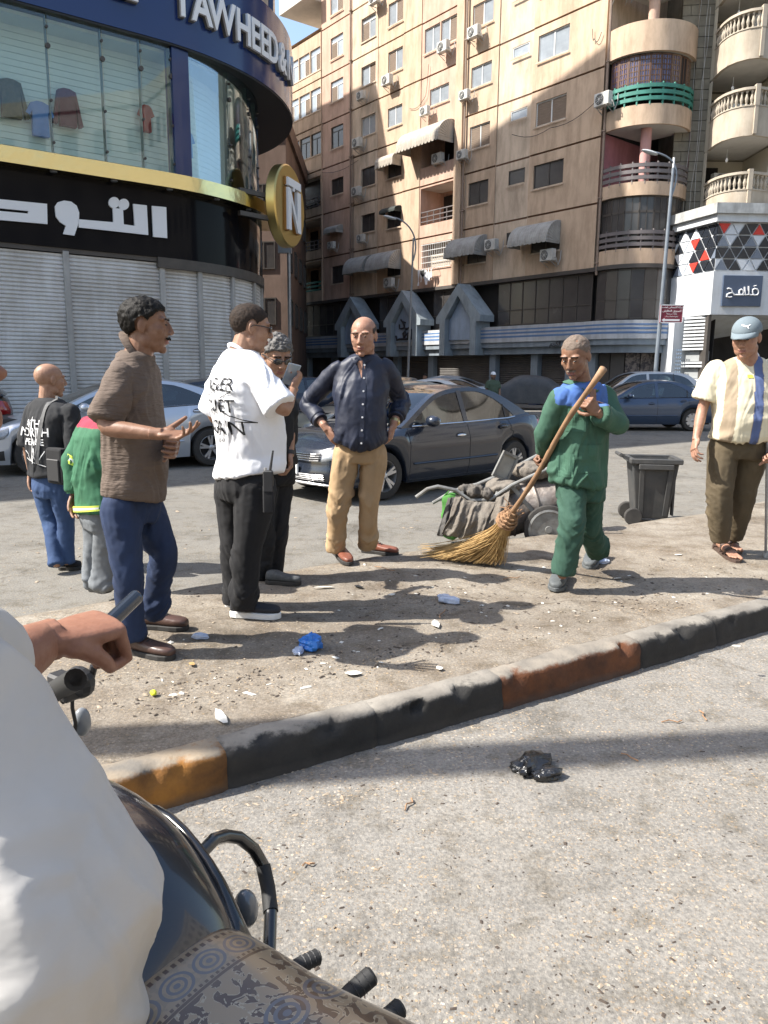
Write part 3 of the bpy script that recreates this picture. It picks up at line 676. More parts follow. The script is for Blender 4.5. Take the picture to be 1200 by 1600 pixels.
# ---- gables over the shop doors
M_gab=mat('gable grey blue',(.36,.42,.46),.7,var=.3,vscale=1.2,streak=.35)
def gable(c,apex=6.25,sh=4.65,half=1.42,base=2.5,panel=True):
    o=[(c-half,base),(c-half,sh-.35),(c-half-.28,sh-.35),(c-half-.28,sh-.1),(c-half+.1,sh),(c-.42,apex-.15),(c,apex),(c+.42,apex-.15),(c+half-.1,sh),(c+half+.28,sh-.1),(c+half+.28,sh-.35),(c+half,sh-.35),(c+half,base)]
    i=[(c+half-.42,base),(c+half-.42,sh-.3),(c+half-.55,sh-.28),(c,apex-.75),(c-half+.55,sh-.28),(c-half+.42,sh-.3),(c-half+.42,base)]
    b=MB(); V=[];Fs=[]
    L=[(c-half,base),(c-half,sh-.42),(c-half-.3,sh-.42),(c-half-.3,sh-.1),(c,apex)]
    LI=[(c-half+.42,base),(c-half+.42,sh-.42),(c-half+.42,sh-.38),(c-half+.45,sh-.2),(c,apex-.62)]
    for mir in (1,-1):
        A_=[(c+(x-c)*mir,z) for x,z in L]; B_=[(c+(x-c)*mir,z) for x,z in LI]
        for q in range(4):
            P=[A_[q],A_[q+1],B_[q+1],B_[q]]
            V=[(x,.95,z) for x,z in P]+[(x,-.1,z) for x,z in P]
            b.add(V,[(0,1,2,3),(7,6,5,4),(0,4,5,1),(1,5,6,2),(2,6,7,3),(3,7,4,0)])
    b.build('gable',M_gab,MBLD)
    if panel:
        p=MB(); p.prism([(c-half+.45,3.32),(c-half+.45,sh-.3),(c,apex-.68),(c+half-.45,sh-.3),(c+half-.45,3.32)],.1,Matrix.Translation((0,.55,0))); p.build('gable_panel',mat('pale blue panel',(.36,.45,.58),.6,var=.3,vscale=1,streak=.25),MBLD)
gable(18.9); gable(13.65); gable(8.85)
# ================================================================ corner clothes shop on the left
class Path:
    def __init__(s,pts): 
        s.p=[Vector((*q,0)) if len(q)==2 else Vector(q) for q in pts]; s.d=[0]
        for a,b in zip(s.p,s.p[1:]): s.d.append(s.d[-1]+(b-a).length)
    def at(s,t):
        t=max(0,min(s.d[-1]-1e-6,t)); k=0
        while k<len(s.d)-2 and s.d[k+1]<t: k+=1
        a,b=s.p[k],s.p[k+1]; f=(t-s.d[k])/(s.d[k+1]-s.d[k]); T=(b-a).normalized(); 
        # smooth tangent
        T0=(s.p[k]-s.p[k-1]).normalized() if k>0 else T; T2=(s.p[k+2]-s.p[k+1]).normalized() if k+2<len(s.p) else T
        Tt=((T0+T).lerp(T+T2,f)).normalized()
        return a.lerp(b,f),Tt,Vector((Tt.y,-Tt.x,0))
    def band(s,mb,t0,t1,o0,o1,z0,z1,step=.25):
        n=max(1,int(math.ceil((t1-t0)/step))); V=[]
        for i in range(n+1):
            p,T,N=s.at(t0+(t1-t0)*i/n)
            for o,z in ((o0,z0),(o1,z0),(o1,z1),(o0,z1)): q=p+N*o; V.append((q.x,q.y,z))
        Fs=[]
        for i in range(n):
            for j in range(4): Fs.append((i*4+j,i*4+(j+1)%4,(i+1)*4+(j+1)%4,(i+1)*4+j))
        Fs+=[(3,2,1,0),(n*4,n*4+1,n*4+2,n*4+3)]
        mb.add(V,Fs); return mb
SH0=Vector((-8.36,17.0,0)); ST=Vector((.795,.607,0)).normalized(); SNl=Vector((-ST.y,ST.x,0))
S_START=3.6; S_BACK=16.0
def shop_path(Rr,ang=100,tail=6):
    st=SH0+ST*S_START; c=st+SNl*Rr; a0_=math.atan2(-SNl.y,-SNl.x)
    pts=[tuple((SH0-ST*S_BACK)[:2]),tuple(st[:2])]
    n=int(ang/4)
    for i in range(1,n+1):
        a=a0_+R(ang)*i/n; pts.append((c.x+Rr*math.cos(a),c.y+Rr*math.sin(a)))
    d=Vector((pts[-1][0]-pts[-2][0],pts[-1][1]-pts[-2][1])).normalized()
    if tail: pts.append((pts[-1][0]+d.x*tail,pts[-1][1]+d.y*tail))
    return Path(pts)
WP=shop_path(4.7,64,7.5); NP=shop_path(6.5,100,.5); UP=shop_path(5.3,70,6)
def s2t(s): return s+S_BACK
SHOP=thing('shop_building','corner clothing shop with white roller shutters, gold band and curved navy blue sign band','shop building')
M_rshut=mat('white roller shutter',(.76,.76,.76),.6,var=.25,vscale=.8,streak=.25,col2=(.52,.50,.47))
M_rail=mat('shutter rail',(.46,.45,.43),.55,var=.3,vscale=2,streak=.3)
M_granite=mat('polished black granite',(.008,.008,.010),.09,spec=.07,bump=.04,bscale=2.2,bdist=.03)
M_gold=mat('gold mirror',(.70,.60,.30),.2,metal=1,bump=.5,bscale=1.3,bdist=.05)
M_navys=mat('navy sign panel',(.012,.030,.115),.16,spec=.4,coat=.25,bump=.05,bscale=1.5,bdist=.03)
M_letter=mat('white letters',(.78,.78,.78),.5)
M_lside=mat('letter return',(.16,.16,.15),.5)
M_slatw=mat('slatwall panel',(.80,.84,.81),.6,var=.1,vscale=1)
M_sg=bpy.data.materials.new('shop glass'); M_sg.use_nodes=True
nt=M_sg.node_tree; nt.nodes.clear(); o_=nt.nodes.new('ShaderNodeOutputMaterial'); tr=nt.nodes.new('ShaderNodeBsdfTransparent'); tr.inputs[0].default_value=(.92,.98,.96,1); gl=nt.nodes.new('ShaderNodeBsdfGlossy'); gl.inputs['Roughness'].default_value=.02; gl.inputs[0].default_value=(.85,.9,1,1)
fr=nt.nodes.new('ShaderNodeFresnel'); fr.inputs[0].default_value=1.5; ma=nt.nodes.new('ShaderNodeMath'); ma.operation='MULTIPLY_ADD'; ma.inputs[1].default_value=.5; ma.inputs[2].default_value=.02; ma.use_clamp=True
mx=nt.nodes.new('ShaderNodeMixShader'); nt.links.new(fr.outputs[0],ma.inputs[0]); nt.links.new(ma.outputs[0],mx.inputs[0]); nt.links.new(tr.outputs[0],mx.inputs[1]); nt.links.new(gl.outputs[0],mx.inputs[2]); nt.links.new(mx.outputs[0],o_.inputs[0])
# shutters between rails
tend=WP.d[-1]
rails=[s2t(x) for x in (-9.5,-7.3,-5.1,-2.9,-.7,1.5,3.72,4.75,5.95,7.25,8.6)]+[tend]
for a,b in zip(rails,rails[1:]):
    mb=MB(); p=.088; n=int(4.12/p); seg=max(1,int((b-a)/.45)); V=[];Fs=[]
    for i in range(n+1):
        z=.02+p*i
        for k,(o,dz) in enumerate(((-.055,0),(-.02,p*.35),(-.02,p*.8))):
            for j in range(seg+1):
                q,T,N=WP.at(a+.05+(b-a-.1)*j/seg); q=q+N*o; V.append((q.x,q.y,min(z+dz,4.2)))
    c=seg+1; rows=(n+1)*3
    for i in range(rows-1):
        for j in range(seg): Fs.append((i*c+j,i*c+j+1,(i+1)*c+j+1,(i+1)*c+j))
    mb.add(V,Fs); tag(mb.build('roller_shutter',M_rshut,SHOP),kind='stuff')
for a in rails[1:]:
    q,T,N=WP.at(a); b=MB(); b.box((q.x+N.x*.0,q.y+N.y*.0,2.1),(.13,.12,4.2),rz=math.atan2(T.y,T.x)); b.build('shutter_rail',M_rail,SHOP,bevel=.01)
b=MB(); WP.band(b,0,s2t(3.6),-.12,.03,4.16,4.26,2); WP.band(b,s2t(3.6),tend,-.12,.10,4.02,4.26); b.build('lintel',M_bframe,SHOP)
b=MB(); WP.band(b,0,tend,-.2,.06,4.262,5.80,.3); b.build('black_granite_band',M_granite,SHOP,smooth=True)
b=MB(); WP.band(b,0,s2t(9.6),-.2,.42,5.802,6.13,.3); b.build('gold_band',M_gold,SHOP,smooth=True)
b=MB(); WP.band(b,0,tend,-.9,-.2,5.9,6.2,.5); WP.band(b,0,tend,-.95,-.3,8.95,9.3,.5); b.build('floor_slab',M_slatw,SHOP)
# gold band downlights
for s_ in (1.3,2.6,3.9,5.2,6.5,7.8,-.2):
    q,T,N=WP.at(s2t(s_)); q=q+N*.22; b=MB(); b.lathe([(.07,0),(.08,.018)],12,Matrix.Translation((q.x,q.y,5.783))); b.build('downlight',M_steel,SHOP)
# show window: slat wall behind glass
mb=MB(); n=20
for i in range(n): WP.band(mb,0,tend,-1.0,-.93,6.2+i*.138,6.2+i*.138+.128,1.0)
tag(mb.build('slat_wall',M_slatw,SHOP),kind='stuff')
b=MB(); WP.band(b,0,tend,-1.2,-1.05,6.2,9.0,1); b.build('back_wall',M_dark,SHOP)
mul=[s2t(x) for x in (-12,-9.3,-6.5,-4.2,-2,-.4,1.41,2.56,3.43,4.16)]
for a,b_ in list(zip(mul,mul[1:]))+[(s2t(4.62),s2t(6.05)),(s2t(6.05),s2t(7.2)),(s2t(7.2),s2t(8.35)),(s2t(8.35),s2t(9.6))]:
    b=MB(); WP.band(b,a+.012,b_-.012,-.012,.0,6.13,9.02,.15); b.build('display_window_pane',M_sg,SHOP,smooth=True)
    for z in (6.45,7.3,8.38,8.75):
        q,T,N=WP.at(b_); b2=MB(); b2.lathe([(.0,-.03),(.055 if z==8.38 else .03,-.03),(.055 if z==8.38 else .03,.03),(0,.03)],10,Matrix.Translation((q.x,q.y,z))@N.to_track_quat('Z','Y').to_matrix().to_4x4()); b2.build('glass_fitting',M_bframe,SHOP)
for a in mul[1:]+[s2t(6.05),s2t(7.2),s2t(8.35)]:
    q,T,N=WP.at(a); q=q-N*.12; b=MB(); b.box((q.x,q.y,7.6),(.02,.12,2.85),rz=math.atan2(T.y,T.x)); b.build('glass_fin',mat('fin glass',(.10,.14,.13),.1,spec=.8),SHOP)
b=MB(); WP.band(b,s2t(4.17),s2t(4.61),-.3,.05,6.13,9.1,.2); b.build('navy_column',M_navys,SHOP,smooth=True); b=MB(); WP.band(b,s2t(9.6),tend,-.3,.0,6.13,9.1,.4); b.build('navy_column',M_navys,SHOP,smooth=True)
b=MB(); NP.band(b,0,NP.d[-1],-2.3,.12,9.06,11.05,.3); b.build('navy_sign_band',M_navys,SHOP,smooth=True)
b=MB(); NP.band(b,0,NP.d[-1],-2.2,.10,9.02,9.055,.3); b.build('sign_soffit',mat('black soffit',(.01,.01,.012),.5),SHOP,smooth=True)
# upper storeys
b=MB(); UP.band(b,0,UP.d[-1],-.4,-.05,11.05,17.6,.4); b.build('upper_glazing',M_dglass,SHOP,smooth=True)
for z in (11.1,13.9,17.0):
    b=MB(); UP.band(b,0,UP.d[-1],-.4,.12,z,z+.65,.3); b.build('upper_band',M_pl3 if z<12 else M_navys,SHOP,smooth=True)
for t_ in [s2t(x) for x in (-9,-4.5,0,4.2,6.5,8.6,10.7)]:
    q,T,N=UP.at(t_); b=MB(); b.box((q.x,q.y,14.3),(.45,.5,6.5),rz=math.atan2(T.y,T.x)); b.build('upper_column',M_navys,SHOP)
# body (roof and back)
pb=[UP.at(UP.d[-1]*i/40)[0] for i in range(41)]
V=[(p.x,p.y,17.6) for p in pb]+[(-14,30,17.6),(-26,22,17.6)]; Vb=[(x,y,0) for x,y,z in V[-3:]]
b=MB(); b.add(V,[tuple(range(len(V)))]); n=len(V)
b.add([V[40],V[41],V[42],V[0]]+[(V[k][0],V[k][1],0) for k in (40,41,42,0)],[(0,1,5,4),(1,2,6,5),(2,3,7,6)]); b.build('roof_and_rear_walls',M_pl3,SHOP)
# ---- writing
def proj_px(p):
    Z=p.z-CAM_H; yy=p.y*_cp-Z*_sp; up=Z*_cp+p.y*_sp; x=p.x/yy; y=up/yy; return 600+1200*(_cr*x+_sr*y),800-1200*(-_sr*x+_cr*y)
def find_t(P,off,px,z,t0,t1):
    best=None
    for i in range(1500):
        t=t0+(t1-t0)*i/1499; q,T,N=P.at(t); q=q+N*off; q=Vector((q.x,q.y,z)); u,v=proj_px(q)
        if best is None or abs(u-px)<best[0]: best=(abs(u-px),t)
        if abs(u-px)<.8: return t
    return best[1]
def letter_on(P,ch,t,off,z,size,m,name='sign_letter',xs=1.0,ext=.04,parent=SHOP,bold=.0):
    q,T,N=P.at(t); q=q+N*off
    M=Matrix.Translation((q.x,q.y,z))@Matrix.Rotation(math.atan2(N.y,N.x)-PI/2,4,'Z')
    return text_mesh(ch,size,name,m,parent,ext,M,xs=xs,bold=bold)
for ch,px in (('E',182),('L',199),('T',284),('A',314),('W',345),('H',378.5),('E',397),('E',411),('D',424.5),('&',439.5),('N',452)):
    t=find_t(NP,.2,px,9.98,s2t(1.5),s2t(14.5))
    letter_on(NP,ch,t,.24,9.97,1.02,M_letter,xs=.80,bold=.022,ext=.035)
    letter_on(NP,ch,t,.16,9.97,1.03,M_lside,name='letter_return',xs=.80,bold=.028,ext=.05)
def sp(u,v,off=.0):   # crop px of the shop sign -> (s,z) on the straight wall
    d=ray(u/2.5,v/2.5); n=Vector((ST.y,-ST.x,0)); P_=SH0+n*off; k=n.dot(P_)/n.dot(Vector((d.x,d.y,0))); p=d*k; return (p-SH0).dot(ST),p.z+CAM_H
SM=Matrix.Translation(SH0)@Matrix.Rotation(math.atan2(ST.y,ST.x),4,'Z')     # local x along wall, -y outwards
def poly_sign(pts,name='arabic_letter',d=.10):
    q=[sp(u,v,.13) for u,v in pts]; b=MB(); b.prism(q,-.05,SM@Matrix.Translation((0,-.075,0))); return b.build(name,M_letter,SHOP)
poly_sign([(594,804),(650,809),(654,930),(600,925)])
poly_sign([(521,796),(574,802),(580,918),(446,903),(308,888),(306,856),(444,868),(441,812),(481,816),(484,876),(527,882)])
ce=lambda cx,cy,rx,ry,n=20:[(cx+rx*math.cos(2*PI*i/n),cy+ry*math.sin(2*PI*i/n)) for i in range(n)]
poly_sign(ce(446,791,21,22)); poly_sign(ce(484,798,21,22))
poly_sign([(215,806),(226,790),(250,783),(278,787),(300,803),(310,830),(309,862),(303,885),(291,920),(247,914),(258,882),(236,868),(219,846)])
poly_sign([(-130,765),(184,796),(186,875),(-130,848),(-130,812),(110,834),(111,824),(-130,800)])
# round logo sign on the corner
nz_=Vector((.965,-.262,0)).normalized()
lp=atY(446,323,22.4)
LS=thing('round_sign','round gold sign with interlocking white letters N and T on the shop corner','sign',lp,math.atan2(nz_.y,nz_.x)-PI/2)
b=MB(); Mr=Matrix.Rotation(R(-90),4,'X'); b.lathe([(0,-.16),(1.12,-.16),(1.16,-.12),(1.16,.12),(1.12,.16),(0,.16)],40,Mr); b.build('disc',mat('brushed gold',(.60,.44,.16),.35,metal=1,bump=.1,bscale=3),LS,smooth=True)
def lsq(pts,name='logo_letter'):
    b=MB(); b.prism(pts,.10,Matrix.Translation((0,.20,0))); b.build(name,M_letter,LS)
    b=MB(); b.prism([(x*1.0,z) for x,z in pts],.08,Matrix.Translation((0,.15,0))@Matrix.Scale(1.03,4)); b.build('letter_return',mat('orange glow return',(.42,.19,.04),.5),LS)  # letter sides in one plain orange
LS.scale=(.93,.93,.93)
lsq([(.48,.72),(-.52,.72),(-.52,.50),(.10,.50),(.10,.40),(-.02,.40),(-.02,.50),(.48,.50)])
lsq([(.50,.44),(.30,.44),(-.22,-.42),(-.22,.44),(-.50,.44),(-.50,-.72),(-.26,-.72),(.26,.10),(.26,-.72),(.50,-.72)])
for z_ in (.1,-.5): b=MB(); b.bar((.9,-.1,z_),(1.9,-.6,z_),.12); b.build('bracket',M_bframe,LS)
# clothes hanging on the slat wall
def garment(s,z,w,h,m,long,label):
    q,T,N=WP.at(s2t(s)); q=q-N*.78
    Mx=Matrix.Translation((q.x,q.y,z))@Matrix.Rotation(math.atan2(T.y,T.x),4,'Z')
    b=MB(); hw=w*.30
    o=[(-.06,h),(.06,h),(hw,h-.05),(w*.5,h*.62 if not long else h*.05),(w*.5-.09,h*.56 if not long else h*.02),(hw-.02,h*.72),(hw-.01,0),(-hw+.01,0),(-hw+.02,h*.72),(-w*.5+.09,h*.56 if not long else h*.02),(-w*.5,h*.62 if not long else h*.05),(-hw,h-.05)]
    n=len(o)
    for yy,sc_ in ((-.10,1),(.02,1)): b.add([Mx@Vector((x,yy if 1 else 0,zz)) for x,zz in o],[tuple(range(n))])
    b.add([Mx@Vector((x,-.10,zz)) for x,zz in o]+[Mx@Vector((x,.02,zz)) for x,zz in o],[(i,(i+1)%n,(i+1)%n+n,i+n) for i in range(n)])
    ob=b.build('hanging_shirt',m,None,bevel=.02,seg=2); tag(ob,label,'shirt','clothes hanging in the shop window')
    return ob
mcheck=mat('dark green check cloth',(.05,.055,.03),.9,var=.8,vscale=9,col2=(.16,.12,.07)); mblue=mat('sky blue cloth',(.12,.26,.62),.85,var=.2,vscale=6); mmar=mat('maroon cloth',(.15,.02,.035),.9,var=.4,vscale=9); mred=mat('red cloth',(.35,.03,.02),.85)
garment(.78,7.0,.72,.78,mcheck,True,'dark green and brown checked shirt hanging in the shop window, leftmost complete one')
garment(1.36,6.72,.62,.72,mblue,False,'sky blue short sleeved shirt hanging lowest in the shop window')
garment(1.96,7.03,.66,.8,mmar,True,'maroon long sleeved shirt hanging in the shop window')
garment(3.82,7.25,.4,.6,mred,False,'small red shirt hanging beside the navy column')
garment(5.2,6.9,.4,.6,mblue,False,'small pale blue shirt hanging right of the navy column')
garment(.0,6.9,.6,.75,mat('brown cloth',(.2,.1,.06),.9),False,'brown shirt cut off by the left edge of the shop window')
# ---- other buildings of the left side of the street (they shade the road and the tall facade)
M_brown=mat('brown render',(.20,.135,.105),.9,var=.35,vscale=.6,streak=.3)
def block(name,label,poly,h,m,wins=True,z0=0,fl=3.0,sp_=2.6):
    t=thing(name,label,'building'); b=MB(); n=len(poly); V=[(x,y,z0) for x,y in poly]+[(x,y,h) for x,y in poly]
    b.add(V,[(i,(i+1)%n,(i+1)%n+n,i+n) for i in range(n)]+[tuple(range(n,2*n))]); b.build('wall',m,t)
    b=MB()
    for i in range(n):
        a=Vector((*poly[i],0)); c=Vector((*poly[(i+1)%n],0)); d=c-a; L=d.length; d.normalize(); nn=Vector((d.y,-d.x,0)); 
        b.bar(a+nn*.05+Vector((0,0,h+.45)),c+nn*.05+Vector((0,0,h+.45)),.25,.9)
    b.build('parapet',m,t)
    if wins:
        for i in range(n):
            a=Vector((*poly[i],0)); c=Vector((*poly[(i+1)%n],0)); d=c-a; L=d.length; d.normalize(); ang=math.atan2(d.y,d.x)
            nn=Vector((d.y,-d.x,0))
            # only the sides that face the street corner
            mid=(a+c)/2
            if nn.dot(Vector((0,8,0))-mid)<0: nn2=-1
            else: nn2=1
            if nn2<0: continue
            k=int(L/sp_)
            z=4.2
            while z<h-1.6:
                for j in range(k):
                    p=a+d*(L*(j+.5)/k)
                    o=bpy.data.objects.new('window',BW.data); COL.objects.link(o); o.parent=t; o.location=(p.x+nn.x*.02,p.y+nn.y*.02,z); o.rotation_euler=(0,0,ang)
                    q=bpy.data.objects.new('pane',BP.data); COL.objects.link(q); q.parent=o
                z+=fl
    return t
b=MB()
for x0,x1,za,zb in ((-.65,.65,-.06,0),(-.65,.65,1.35,1.41),(-.65,-.59,0,1.35),(.59,.65,0,1.35),(-.03,.03,0,1.35)): b.bx(x0,x1,-.06,.06,za,zb)
BW=b.build('window',M_bframe); b=MB(); b.bx(-.6,.6,-.02,.02,0,1.35); BP=b.build('pane',M_dglass)
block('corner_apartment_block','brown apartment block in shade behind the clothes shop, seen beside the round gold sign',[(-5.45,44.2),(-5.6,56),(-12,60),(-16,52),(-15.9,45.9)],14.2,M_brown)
block('tall_left_block','tall cream block across the side street behind the shop',[(-7.4,34.3),(-7.6,34.5),(-15.5,41.4),(-28,39.8),(-20,30)],33.0,M_pl3)
block('second_left_block','cream block standing behind the brown apartment block',[(-12.2,48.5),(-18,56.2),(-28,49),(-22.5,43.9)],30.0,M_pl)
block('distant_block','distant pinkish apartment block with grey roof beyond the end of the street',[(-21,118),(-9,118),(-9,132),(-21,132)],42.5,M_pl2)
OPP=block('opposite_block','tan apartment block on the right side of the road, outside the picture',[(27,-24),(40,-24),(40,18),(26,16)],19,mat('pale grey render',(.40,.38,.35),.9,var=.4,vscale=.5,streak=.35))  # unseen block added so shop glass and gold band have something to reflect
block('rear_block','cream apartment block behind the photographer',[(-12,-34),(-12,-46),(22,-46),(22,-34)],17,M_pl3)  # added out of view behind the camera for reflections and bounced light
for q in (BW,BP): bpy.data.objects.remove(q)
# ================================================================ stone balcony building and white shop on the right
M_stone=mat('grey stone cladding',(.24,.22,.175),.9,var=.5,vscale=1.2,bump=.5,bscale=8,streak=.35)
M_joint=mat('stone joint',(.07,.065,.055),.9)
M_beige=mat('beige balcony render',(.50,.43,.34),.85,var=.3,vscale=1,streak=.3)
M_bal=mat('baluster stone',(.46,.40,.32),.8,var=.3,vscale=3)
M_cream=mat('cream inner wall',(.55,.50,.40),.85,var=.2,vscale=1)
M_white=mat('white cladding',(.62,.65,.68),.5,var=.15,vscale=.8,streak=.18)
M_corn=mat('dirty white cornice',(.55,.56,.55),.7,var=.4,vscale=2,streak=.5)
STB=thing('stone_apartment_building','grey stone clad apartment building with curved beige balconies and turned balusters above the white shop','apartment building')
Q0=Vector((12.9,36.3,0)); QT=Vector((1,-.12,0)).normalized(); QN=Vector((QT.y,-QT.x,0))
# stone courses as separate real rows of blocks
def q_at(s,o=0,z=0): return Q0+QT*s+QN*o+Vector((0,0,z))
b=MB(); b.quad(q_at(-.2,-.06,7.8),q_at(1.15,-.06,7.8),q_at(1.15,-.06,28),q_at(-.2,-.06,28)); b.build('joint_backing',M_joint,STB)
z=7.9; row=0
BLK={}
while z<20:
    h=.42; xs=[-.25]; off=.35 if row%2 else .7; xs.append(-.25+off)
    while xs[-1]<1.1: xs.append(min(1.1,xs[-1]+.66))
    for a,c in zip(xs,xs[1:]):
        if c-a<.1: continue
        b=MB(); p=q_at((a+c)/2,-.02+rnd.uniform(-.008,.012),z+h/2); b.box(p,(c-a-.02,.08,h-.025),rz=math.atan2(QT.y,QT.x)); b.build('stone_block',M_stone,STB)
    z+=h; row+=1
b=MB(); b.box(q_at(.45,-.05,24.2),(1.4,.12,8),rz=math.atan2(QT.y,QT.x)); b.build('upper_stone_wall',M_stone,STB)
# balcony plan (world xy)
plan=[(14.0,35.9),(13.93,35.0),(14.0,34.45),(14.2,34.02),(14.5,33.72),(14.95,33.55)]
plan2=[(14.95,33.55),(16.3,34.05),(16.45,34.3)]
plan3=[(16.45,34.3),(16.62,33.9),(16.95,33.6),(17.4,33.45),(18.6,33.9)]
PP=Path(plan+plan2[1:]+plan3[1:])
def bal_mesh(h=.62):
    b=MB(); b.lathe([(.055,0),(.06,.05),(.03,.08),(.055,.2),(.075,.27),(.05,.36),(.028,.47),(.055,.52),(.055,h)],8); return b
for zb in (8.35,11.2,14.1,16.95):
    g=MB(); PP.band(g,0,PP.d[-1],0,-.14,zb,zb+1.12 if zb>9 else zb+.75,.2)
    g.build('balcony_parapet',M_beige,STB,smooth=True)
    zt=zb+1.12 if zb>9 else zb+.75
    r=MB(); PP.band(r,0,PP.d[-1],.04,-.18,zt+.62,zt+.72,.2); PP.band(r,0,PP.d[-1],.03,-.17,zt,zt+.04,.2); r.build('handrail',M_bal,STB,smooth=True)
    nb=int(PP.d[-1]/.21)
    for i in range(nb):
        q,T,N=PP.at(PP.d[-1]*(i+.5)/nb); q=q-N*.07
        if i==0: src=bal_mesh().build('baluster',M_bal,STB,smooth=True); src.location=(q.x,q.y,zt+.03)
        else: o=inst(src,(q.x,q.y,zt+.03),0,STB)
    for px_,py_ in ((14.95,33.55),(16.42,34.25)):
        b=MB(); b.bx(px_-.09,px_+.09,py_-.06,py_+.14,zt,zt+.8); b.bx(px_-.07,px_+.07,py_-.05,py_+.10,zb+.05,zt); b.build('balcony_post',M_beige,STB)
    b=MB(); V=[(q.x,q.y,zb+.02) for q in [PP.at(PP.d[-1]*i/30)[0] for i in range(31)]]+[(18.6,37.5,zb+.02),(14.0,37.5,zb+.02)]; b.add(V,[tuple(range(len(V)))]); b.build('balcony_soffit',M_soffit,STB)
    # room behind
    zc=zb+2.8; b=MB(); b.quad((13.98,37.4,zb),(18.6,37.4,zb),(18.6,37.4,zc),(13.98,37.4,zc)); b.quad((13.98,35.8,zb),(13.98,37.4,zb),(13.98,37.4,zc),(13.98,35.8,zc)); b.build('recess_wall',M_cream,STB)
    b=MB(); b.bx(16.25,16.55,34.9,37.4,zb,zc); b.build('dividing_wall',M_cream,STB)
    b=MB(); b.bx(14.3,15.1,37.28,37.42,zb+.1,zb+2.5); b.build('balcony_door',M_dark,STB)
    b=MB(); b.bx(15.45,16.1,37.25,37.42,zb+.6,zb+2.2); f=b.build('window',M_wframe,STB); b=MB(); b.bx(15.52,16.03,37.23,37.3,zb+.66,zb+2.14); b.build('pane',M_dglass,f)
    b=MB(); b.bx(16.75,17.6,37.25,37.42,zb+.1,zb+2.3); b.build('balcony_door',M_dark,STB)
    b=MB(); b.tube([(14.6,35.2,zc-.45),(14.6,35.2,zc-.06)],.008,4); b.ell((14.6,35.2,zc-.5),(.06,.06,.09),8,6); b.build('bulb_pendant',M_letter,STB)
b=MB(); b.bx(13.0,30,37.5,45,0,28); b.bx(18.6,30,35,37.5,7.8,28); b.build('building_body',M_stone,STB)
for a,c in (((13.35,36.2,19),(13.25,36.15,8.2)),((13.75,36.1,17),(13.5,36.1,8.2)),((13.62,36.1,20),(13.72,36.1,8.5))):
    b=MB(); m_=[Vector(a).lerp(Vector(c),i/6)+Vector((.05*math.sin(i*2.1),0,0)) for i in range(7)]; b.tube(m_,.014,5); b.build('cable',M_rail,STB)
# ---- white modern shop
WS=thing('white_shop','white modern shop front with black, white and red triangle lattice and slate sign','shop front')
cA=Vector((12.75,35.55,0)); cB=Vector((13.55,33.0,0)); cC=Vector((18.8,33.25,0))
WPth=Path([tuple((cA+(cA-cB)*.05)[:2]),tuple(cB[:2]),tuple(cC[:2])])
def flatband(z0,z1,o0,o1,m,name,th=0):
    # mitred band round the corner
    n1=Vector(((cB-cA).y,-(cB-cA).x,0)).normalized()*1; n2=Vector(((cC-cB).y,-(cC-cB).x,0)).normalized()
    k=(n1+n2)/(1+n1.dot(n2))
    b=MB()
    ring=[]
    for P_,nn in ((cA,n1),(cB,k),(cC,n2)):
        for o in (o0,o1):
            q=P_+nn*o; ring.append([(q.x,q.y,z0),(q.x,q.y,z1)])
    V=[p for r_ in ring for p in r_]
    # order: A_o0(0,1) A_o1(2,3) B..(4..7) C..(8..11)
    Fs=[]
    for i in (0,4):
        Fs+=[(i+2,i+3,i+7,i+6),(i,i+4,i+5,i+1),(i+1,i+5,i+7,i+3),(i,i+2,i+6,i+4)]
    Fs+=[(0,1,3,2),(8,10,11,9)]
    b.add(V,Fs); return b.build(name,m,WS)
flatband(8.02,8.42,.30,-.3,M_corn,'cornice'); flatband(7.72,8.015,.16,-.3,M_white,'frieze')
flatband(5.80,7.715,-.10,-.3,mat('lattice backing',(.05,.055,.065),.3,spec=.6),'lattice_backing')
flatband(4.05,5.79,.03,-.3,M_white,'white_fascia')
def tri_face(A_,B_,n,rows=4,seed=1):
    d=(B_-A_); L=d.length; d.normalize(); nn=Vector((d.y,-d.x,0)); rr=random.Random(seed); h=(7.70-5.82)/rows; w=L/n
    mats_=[M_tb,M_tw,M_tr,M_tg]
    for r_ in range(rows):
        z0=5.82+h*r_; 
        for i in range(-1,2*n+1):
            up=(i+r_)%2==0
            x0=w*i/2; xs=[x0,x0+w,x0+w/2]; 
            tri=[(xs[0],z0),(xs[1],z0),(xs[2],z0+h)] if up else [(xs[0],z0+h),(xs[2],z0),(xs[1],z0+h)]
            cxm=sum(p[0] for p in tri)/3; czm=sum(p[1] for p in tri)/3
            tri=[(cxm+(x-cxm)*.84,czm+(z-czm)*.84) for x,z in tri]
            tri=[(min(max(x,.02),L-.02),z) for x,z in tri]
            if max(t[0] for t in tri)-min(t[0] for t in tri)<.08: continue
            key=(r_,i)
            k=0
            v=rr.random()
            if up: k=0 if v<.84 else 3
            else: k=0 if v<.82 else 1
            if key in REDS.get(seed,()): k=2
            if key in WHITES.get(seed,()): k=1
            P=[A_+d*x+Vector((0,0,z)) for x,z in tri]; V=[p+nn*.0 for p in P]+[p-nn*.08 for p in P]
            b=MB(); b.add([tuple(p) for p in V],[(0,1,2),(5,4,3),(0,3,4,1),(1,4,5,2),(2,5,3,0)]); b.build('triangle_panel',mats_[k],WS)
M_tb=mat('black triangle',(.018,.022,.03),.25,spec=.6); M_tw=mat('white triangle',(.60,.63,.67),.5); M_tr=mat('red triangle',(.60,.045,.03),.5); M_tg=mat('grey triangle',(.16,.19,.24),.4)
